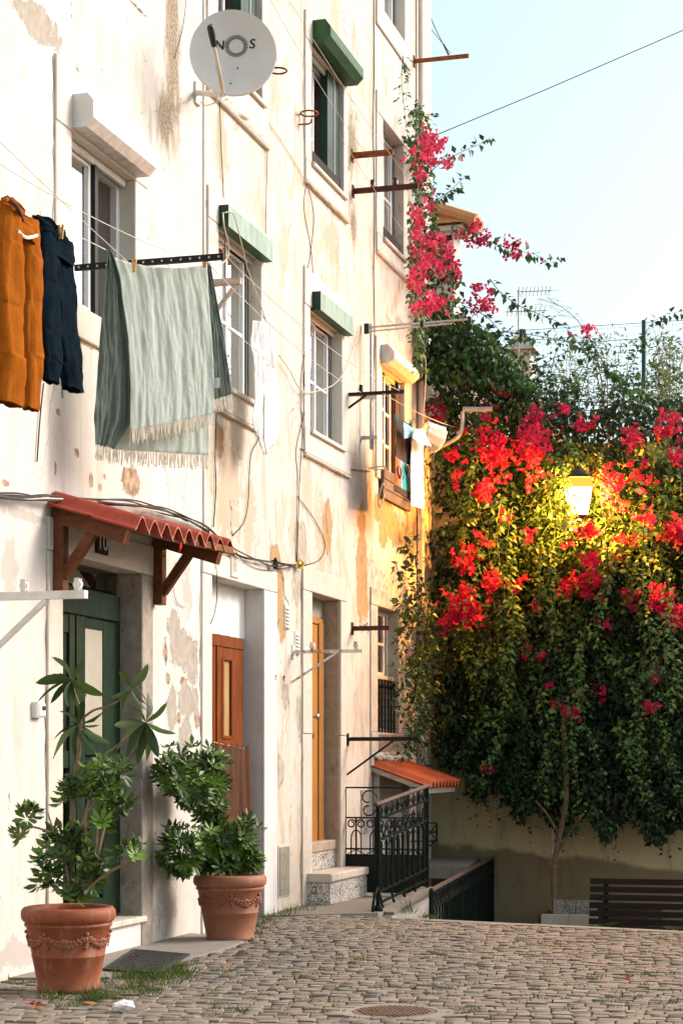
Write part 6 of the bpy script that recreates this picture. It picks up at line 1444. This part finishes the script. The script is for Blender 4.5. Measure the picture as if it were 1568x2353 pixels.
q = MB(); q.lathe([(.125, .272), (.12, .30), (.07, .335), (.04, .345), (.04, .37), (.0, .39)], lc, 16); q.build('cap', M['lamp_metal'], SLm, smooth=True)
V = frust(-.20, -.162, .05, .10); MB().add(V, [(0, 1, 5, 4), (1, 2, 6, 5), (2, 3, 7, 6), (3, 0, 4, 7), (3, 2, 1, 0)]).build('base', M['lamp_metal'], SLm)
q = MB(); q.tube(spline([lc - CZ * .2, lc - CZ * .32 + Vector((0, .15, 0)), Vector((lc.x, FW - .02, lc.z - .28))]), .016, 6); q.build('bracket', M['lamp_metal'], SLm)
pl_ = bpy.data.lights.new('lantern_light', 'POINT'); pl_.energy = 470; pl_.color = (1.0, .35, .035); pl_.shadow_soft_size = .06
plo = bpy.data.objects.new('lantern_light', pl_); COL.objects.link(plo); plo.parent = SLm; plo.location = Vector((0, 0, .24))
# grey conduit bracket on the wall left of the lantern
q = MB(); q.tube(spline([dep(985, 1040, 21), dep(1045, 1008, 21), dep(1060, 985, 21), dep(1062, 945, 21)]), .022, 8); q.tube([dep(1062, 940, 21), dep(1130, 940, 21)], .03, 8); q.build('pipe_bracket', M['steel'], label='bent grey metal pipe bracket in the vine right of the curled towel', cat='pipe')
q = MB(); q.tube([(.05, wy(967, .05), .3), (.05, wy(967, .05), ZTOP)], .035, 8); q.build('downpipe', M['stone_white'], label='pale downpipe at the corner of the white building', cat='downpipe', smooth=True)
q = MB(); q.tube(spline([onx(966, 480, .2), onx(968, 700, .2), onx(978, 850, .2), onx(968, 1010, .2)]), .006, 5); q.tube(spline([onx(962, 1180, .2), onx(961, 1300, .2), onx(958, 1400, .2)]), .006, 5); q.tube(spline([onx(964, 1180, .2), onx(966, 1320, .2), onx(970, 1410, .2)]), .006, 5); q.build('cord', M['rope'], label='white cords hanging down the building corner by the towels', cat='cord')
q = MB(); q.tube([dep(1268, 1900, 21.5), dep(1268, 2110, 21.5)], .018, 8); q.build('standpipe', M['wood_grey'], label='thin grey pipe standing beside the vine trunk', cat='pipe')

# ------------------------------------------------------------------ bougainvillea
BG = thing('bougainvillea', 'huge bougainvillea with magenta flowers hanging over the ochre wall', 'climbing plant', (2.3, FW - .4, -.8))
MASS = [(962, 840), (1000, 800), (1050, 790), (1110, 820), (1170, 850), (1230, 890), (1290, 930), (1340, 950), (1400, 925), (1470, 905), (1530, 915), (1720, 940), (1720, 1930), (1640, 1890), (1560, 1900), (1505, 1945), (1440, 1880), (1395, 1935), (1345, 1870), (1290, 1920), (1235, 1865), (1190, 1895), (1140, 1815), (1100, 1845), (1060, 1765), (1010, 1760), (975, 1690), (950, 1600), (968, 1480), (972, 1300), (975, 1150), (962, 960)]
def rand_in(P):
    xs = [p[0] for p in P]; ys = [p[1] for p in P]
    while True:
        x, y = random.uniform(min(xs), max(xs)), random.uniform(min(ys), max(ys))
        if inpoly(x, y, P): return x, y
def lampclear(p):
    d = p - lc
    return (abs(d.z) < .22 and math.hypot(d.x, d.y) < .24) or (d.y < 0 and d.y > -1.2 and abs(d.x + d.y * .285) < .12 and -.02 < d.z < .16 and d.x + d.y * .285 > -.05)
vC = []; vA = []; vS = []; vL = []; vW = []; vT = []
def addleaf(C, A, S, L, W, T, p, ax, ln, tone, wd=.62):
    C.append(tuple(p)); A.append(tuple(ax)); a_ = Vector(ax); n0 = Vector((random.gauss(0, .45), random.gauss(-.55, .45), random.gauss(.8, .4))); S.append(tuple(a_.cross(n0))); L.append(ln); W.append(ln * wd); T.append(min(1, max(0, tone)))
# inner layer against the wall, sparse on the left where the lit plaster shows through
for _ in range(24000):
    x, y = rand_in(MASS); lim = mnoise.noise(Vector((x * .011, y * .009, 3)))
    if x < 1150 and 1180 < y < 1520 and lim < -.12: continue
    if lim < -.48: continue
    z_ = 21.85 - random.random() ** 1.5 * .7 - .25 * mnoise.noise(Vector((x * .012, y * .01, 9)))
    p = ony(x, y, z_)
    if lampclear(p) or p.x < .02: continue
    addleaf(vC, vA, vS, vL, vW, vT, p, (random.gauss(0, .6), random.gauss(-.5, .5), random.gauss(-.6, .5)), random.uniform(.065, .11), random.random() * .28 + .12 * lim)  # dark tones put the depth shade into the inner leaves' colour
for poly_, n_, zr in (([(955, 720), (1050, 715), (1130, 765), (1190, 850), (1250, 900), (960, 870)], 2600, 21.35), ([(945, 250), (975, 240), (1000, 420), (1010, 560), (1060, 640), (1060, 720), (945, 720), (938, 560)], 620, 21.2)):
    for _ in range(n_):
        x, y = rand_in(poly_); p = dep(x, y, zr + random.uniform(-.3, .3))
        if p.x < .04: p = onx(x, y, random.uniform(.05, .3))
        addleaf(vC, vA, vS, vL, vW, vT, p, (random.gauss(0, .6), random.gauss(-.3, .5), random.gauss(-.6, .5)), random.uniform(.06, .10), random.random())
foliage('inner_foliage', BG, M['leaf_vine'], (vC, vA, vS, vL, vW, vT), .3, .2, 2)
def strand(pts, parent, nm, step=.03, ln=.058, tone=.5, spread=.02, taper=True, jit=.0):
    P = spline(pts, 8); q = MB(); n = len(P); q.tube(P, [.0055 - .004 * i / (n - 1) for i in range(n)], 4)
    C = []; A = []; S = []; L = []; W = []; T = []; acc = 0; side = 1
    for i in range(n - 1):
        d = P[i + 1] - P[i]; l = d.length; t_ = 0
        while acc + t_ < l:
            f = (acc + t_) / l; p = P[i].lerp(P[i + 1], min(f, 1)); dd = d.normalized(); o = dd.orthogonal(); o.rotate(Matrix.Rotation(random.random() * 6.28, 3, dd))
            ax = o * 1.0 + dd * .35 + Vector((0, -.35, -.15)); sz = ln * random.uniform(.65, 1.25) * (1 - .45 * (i / n) if taper else 1)
            if not lampclear(p + ax.normalized() * sz): addleaf(C, A, S, L, W, T, p + o * random.uniform(0, spread) + Vector((random.gauss(0, jit), random.gauss(0, jit), random.gauss(0, jit))), ax, sz, random.gauss(tone, .25))
            t_ += step * random.uniform(.6, 1.4)
        acc = acc + t_ - l
    if not C: return
    V, F_, k = leaf_batch(C, A, S, L, W, .18, .3, 2)
    # stem and leaves share one strand mesh
    sv = np.array([tuple(p) for p in q.v]); tf = []
    for f in q.f:
        for m in range(1, len(f) - 1): tf.append((f[0], f[m], f[m + 1]))
    VV = np.vstack([V, sv]); FF = np.vstack([F_, np.array(tf) + len(V)]); TT = np.concatenate([np.repeat(np.array(T), k), np.full(len(sv), .55)])
    return np_mesh(nm, VV, FF, M['leaf_vine'], parent, attr=TT, kind='stuff')
for i in range(860):
    x, y = rand_in(MASS)
    if y > 1780 and random.random() < .6: continue
    if x < 1120 and 1050 < y < 1500 and random.random() < .45: continue
    lump = mnoise.noise(Vector((x * .0105, y * .0085, 5.5))) + .35 * mnoise.noise(Vector((x * .025, y * .02, 2.5)))
    if lump < -.08 and random.random() < .88: continue
    p0 = ony(x, y, 21.75); lat = random.gauss(0, .42); out = max(.15, .38 + 1.15 * max(0, lump) + random.uniform(-.12, .12)); up = random.uniform(-.05, .28); drop = random.uniform(.08, .5) + (.3 if random.random() < .12 else 0)
    pts = [p0, p0 + Vector((lat * .35, -out * .55, up)), p0 + Vector((lat * .75, -out * .92, up * .6 - .08)), p0 + Vector((lat, -out, -drop * .45)), p0 + Vector((lat * 1.12 + random.gauss(0, .06), -out * .98, -drop))]
    if min(p.x for p in pts) < .06: continue
    big = random.choice((.055, .07, .085, .10, .125)); strand(pts, BG, 'arching_branch', .28 * big + random.uniform(0, .012), big, random.uniform(.10, .42) + .55 * lump + (.22 if y < 1150 else 0), jit=.06)  # tone paints light on lumps and top, shade in the hollows
for i in range(16):
    x = random.uniform(1010, 1580); y = random.uniform(1150, 1560); L_ = random.uniform(120, 380); L_ = min(L_, 1885 - y + random.uniform(-90, 30)); sway = random.gauss(10, 55); yy = 20.5 + random.uniform(-.2, .35)
    pts = [ony(x + sway * (k / 4) ** 2 + random.uniform(-12, 12), y + L_ * k / 4, yy + random.uniform(-.05, .05)) for k in range(5)]
    strand(pts, BG, 'hanging_strand', .022, random.choice((.06, .075, .09)), random.uniform(.65, 1.0), jit=.02)  # bright tones paint these front strands as lit
for i in range(30):
    x = random.uniform(1030, 1600); y = 800 + (max(0, x - 1000)) * .28 if x < 1400 else 912; y += random.uniform(-10, 60)
    p0 = dep(x, y, 21.7); lat = random.gauss(0, .45); up = random.uniform(.05, .4)
    pts = [p0, p0 + Vector((lat * .3, -.10, up * .7)), p0 + Vector((lat * .8, -.3, up)), p0 + Vector((lat * 1.4, -.45, up * .75)), p0 + Vector((lat * 1.8, -.55, up * .3))]
    strand(pts, BG, 'arching_branch', .030, random.choice((.06, .08, .10)), random.uniform(.35, .8), jit=.03)
def sp(pl, y=None, x=None, Z=None): return [dep(a, b, Z) if Z else (ony(a, b, y) if y else onx(a, b, x)) for a, b in pl]
LONG = [([(1040, 515), (1070, 530), (1110, 550), (1170, 570), (1230, 585), (1262, 604), (1290, 590)], 21.6), ([(1125, 640), (1150, 672), (1190, 700), (1240, 722), (1290, 745), (1330, 790), (1380, 850), (1430, 890)], 21.7), ([(1100, 770), (1150, 762), (1240, 772), (1300, 785), (1350, 812), (1400, 850), (1445, 900)], 21.7), ([(1400, 900), (1440, 860), (1470, 790), (1495, 745), (1530, 722), (1590, 712)], 21.8), ([(985, 400), (1010, 375), (1060, 348), (1100, 330), (1132, 312)], 21.6), ([(985, 490), (1010, 460), (1060, 412), (1066, 402)], 21.6), ([(990, 470), (1030, 440), (1062, 432)], 21.6), ([(1270, 930), (1310, 890), (1345, 830), (1350, 770)], 21.7), ([(1060, 700), (1120, 730), (1180, 800), (1250, 880), (1300, 930)], 21.6), ([(1010, 700), (1050, 760), (1110, 840)], 21.6), ([(1000, 760), (1060, 740), (1130, 760), (1170, 800)], 21.6)]
for pl in ([(1285, 1060), (1296, 1120), (1304, 1180), (1312, 1240)], [(1310, 1190), (1325, 1200), (1345, 1215)], [(1270, 1040), (1282, 1100), (1290, 1170), (1296, 1250)], [(1255, 1080), (1262, 1150), (1275, 1220)], [(1372, 1040), (1378, 1110), (1384, 1190)], [(1300, 1010), (1320, 1050), (1345, 1075), (1370, 1095)]):
    strand([dep(a, b, 20.45 + random.uniform(-.06, .06)) for a, b in pl], BG, 'hanging_strand', .017, .075, .9)
C = []; A = []; S = []; L = []; W = []; T = []
for _ in range(70):
    x, y = random.gauss(1296, 14), random.gauss(1172, 24)
    if x > 1322 and y < 1172: continue
    addleaf(C, A, S, L, W, T, dep(x, y, 20.42 + random.uniform(-.08, .08)), (random.gauss(0, .7), random.gauss(-.4, .4), random.gauss(-.4, .5)), random.uniform(.05, .09), random.random())
foliage('lantern_leaves', BG, M['leaf_vine'], (C, A, S, L, W, T), .3, .2, 2)
for pl, Z in LONG: strand(sp(pl, Z=Z), BG, 'long_shoot', .026, .098, .5, taper=False)
for pl in ([(926, 128), (922, 180), (928, 250), (938, 330)], [(960, 235), (962, 300), (975, 380), (985, 470), (990, 560)], [(940, 330), (955, 380), (962, 460), (960, 560), (955, 640)], [(990, 560), (985, 640), (975, 720), (965, 820)], [(955, 640), (958, 700), (955, 780), (960, 860)], [(1010, 600), (1000, 700), (1010, 800)], [(945, 560), (950, 620), (948, 690)], [(985, 260), (978, 320), (985, 400)]):
    strand([onx(a, b, random.uniform(.10, .3)) for a, b in pl], BG, 'climbing_shoot', .020, .075, .5, .05)
for pl in ([(915, 1235), (925, 1270), (945, 1310), (960, 1350), (965, 1420)], [(895, 1295), (905, 1320), (930, 1345), (955, 1380)], [(900, 1390), (925, 1400), (950, 1410), (975, 1420)], [(955, 1330), (930, 1400), (905, 1480), (895, 1560)], [(965, 1420), (940, 1500), (915, 1570), (905, 1640)], [(960, 1480), (948, 1560), (935, 1640), (918, 1700)], [(975, 1500), (965, 1600), (955, 1690), (960, 1760)], [(940, 1420), (915, 1450), (900, 1500)], [(970, 1580), (950, 1660), (925, 1720), (905, 1740)], [(975, 1450), (955, 1520), (940, 1610), (945, 1680)]):
    for rep in range(2 if pl[0][0] > 955 else 1): strand([onx(a + random.uniform(8, 26), b + random.uniform(-10, 10), random.uniform(.10, .40)) for a, b in pl], BG, 'climbing_shoot', .016, .080, .25, .06)  # low tone: shade at the building corner painted into the leaves
# right foreground cascades, leaf colour brightened as if catching the light
for pl in ([(1260, 1240), (1262, 1340), (1275, 1430), (1268, 1470), (1235, 1500)], [(1400, 1260), (1390, 1340), (1370, 1420), (1375, 1480), (1440, 1560), (1470, 1640), (1475, 1740), (1480, 1830)], [(1480, 1200), (1478, 1300), (1480, 1400), (1510, 1470), (1560, 1510)], [(1330, 1450), (1320, 1560), (1310, 1680), (1320, 1800), (1340, 1880)], [(1180, 1330), (1170, 1450), (1150, 1600), (1130, 1720), (1100, 1800)], [(1240, 1600), (1260, 1700), (1240, 1800), (1275, 1850)], [(1090, 1050), (1080, 1120), (1070, 1200), (1060, 1300)], [(1420, 1650), (1440, 1760), (1500, 1840), (1560, 1870)], [(1150, 1150), (1140, 1250), (1160, 1380), (1150, 1480)], [(1540, 1300), (1530, 1420), (1545, 1560), (1530, 1700), (1555, 1820)]):
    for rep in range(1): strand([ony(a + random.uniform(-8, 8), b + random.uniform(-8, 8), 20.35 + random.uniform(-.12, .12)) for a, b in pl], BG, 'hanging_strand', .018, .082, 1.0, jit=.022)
FL = [(987, 340, 34, 45, 1), (1040, 370, 25, 15, .4), (958, 515, 14, 40, .9), (1000, 560, 32, 28, 1.2), (1021, 606, 34, 34, 1.3), (955, 645, 18, 26, 1), (1042, 631, 20, 20, .8), (991, 700, 44, 26, 1.3), (975, 600, 20, 30, .8), (1093, 540, 28, 26, 1), (1181, 572, 34, 22, .6), (1097, 660, 22, 16, .7), (1109, 698, 26, 24, 1), (1350, 762, 20, 12, .5), (1021, 842, 40, 20, 1), (1004, 943, 22, 24, .9), (1143, 884, 14, 12, .6), (1232, 955, 26, 30, 1.2), (1295, 937, 18, 14, .8), (1333, 975, 32, 20, .9), (1453, 1008, 26, 26, 1), (1535, 980, 32, 36, 1.1), (1560, 1220, 34, 28, 1.1), (1130, 1020, 36, 52, 1.4), (1219, 1020, 36, 56, 1.4), (1044, 1046, 20, 16, .9), (1105, 1131, 24, 24, .9), (1392, 1120, 30, 46, 1.1), (1484, 1194, 26, 18, .7), (1350, 1215, 24, 20, 1), (1358, 1282, 22, 16, .9), (1345, 1341, 36, 32, .6), (1063, 1395, 34, 40, 1.7), (1030, 1430, 18, 20, 1.2), (1067, 1280, 30, 30, .6), (1126, 1337, 26, 34, .7), (1518, 1375, 26, 30, 1), (1555, 1417, 24, 26, 1), (1311, 1636, 18, 16, .8), (1257, 1573, 12, 10, .6), (1244, 1505, 16, 8, .5), (1489, 1623, 14, 18, .6), (1505, 1556, 20, 12, .6), (1442, 1371, 16, 22, .5), (1116, 1765, 10, 10, .5), (1300, 1350, 14, 30, .4), (1070, 880, 16, 10, .4), (1160, 1060, 14, 30, .5), (985, 470, 16, 20, .5), (965, 400, 12, 30, .5), (1420, 1240, 20, 14, .4), (1550, 1060, 20, 16, .7)]
FL = [(a_, b_, c_, d_, e_ * (.62 if 900 < b_ < 1060 else 1)) for a_, b_, c_, d_, e_ in FL]
for _ in range(34):
    x_, y_ = rand_in([(985, 1060), (1120, 860), (1300, 940), (1568, 930), (1568, 1500), (1300, 1700), (1010, 1450)]); FL.append((x_, y_, random.uniform(8, 26), random.uniform(8, 26), random.uniform(.05, .22)))
for (px, py, rx, ry, dn) in FL:
    n = int(dn * rx * ry / (15 if py > 800 else 19)) + 4; C = []; A = []; S = []; L = []; W = []; T = []
    front = 20.75 if py > 1000 else (21.0 if py > 800 else None)
    for _ in range(n):
        u = random.gauss(0, .54); v = random.gauss(0, .54); x = px + rx * u; y = py + ry * v
        if front: p = ony(x, y, front + random.gauss(0, .10) + .25 * (1 if dn < .7 and py > 1200 else 0))
        elif px < 1060: p = onx(x, y, .28 + random.gauss(0, .12))
        else: p = dep(x, y, 21.6 + random.gauss(0, .10))
        if lampclear(p): continue
        d0 = Vector((random.gauss(0, .7), random.gauss(-.6, .5), random.gauss(-.1, .6))).normalized(); e1 = d0.orthogonal().normalized(); e2 = d0.cross(e1); tb = random.random()
        for k in range(3):
            th = 2.09 * k + tb * 6; rad = e1 * math.cos(th) + e2 * math.sin(th); C.append(tuple(p)); A.append(tuple(rad * .75 + d0 * .55)); S.append(tuple(d0.cross(rad))); l = random.uniform(.040, .062); L.append(l); W.append(l * .95); T.append(min(1, max(0, tb * .8 + random.uniform(0, .2))))
    if C: foliage('flower_cluster', BG, M['bract'], (C, A, S, L, W, T), -.2, .25, 2)
q = MB(); q.tube(spline([dep(1275, 2110, 21.3), dep(1272, 2000, 21.3), dep(1285, 1920, 21.3), dep(1300, 1820, 21.3), dep(1290, 1600, 21.4)]), [.036] * 9 + [.03] * 16, 10)
q.tube(spline([dep(1285, 1920, 21.3), dep(1255, 1870, 21.3), dep(1220, 1830, 21.4)]), .014, 7); q.tube(spline([dep(1280, 1960, 21.25), dep(1310, 1910, 21.1), dep(1340, 1870, 21)]), .014, 6); q.build('trunk', M['bark'], BG)
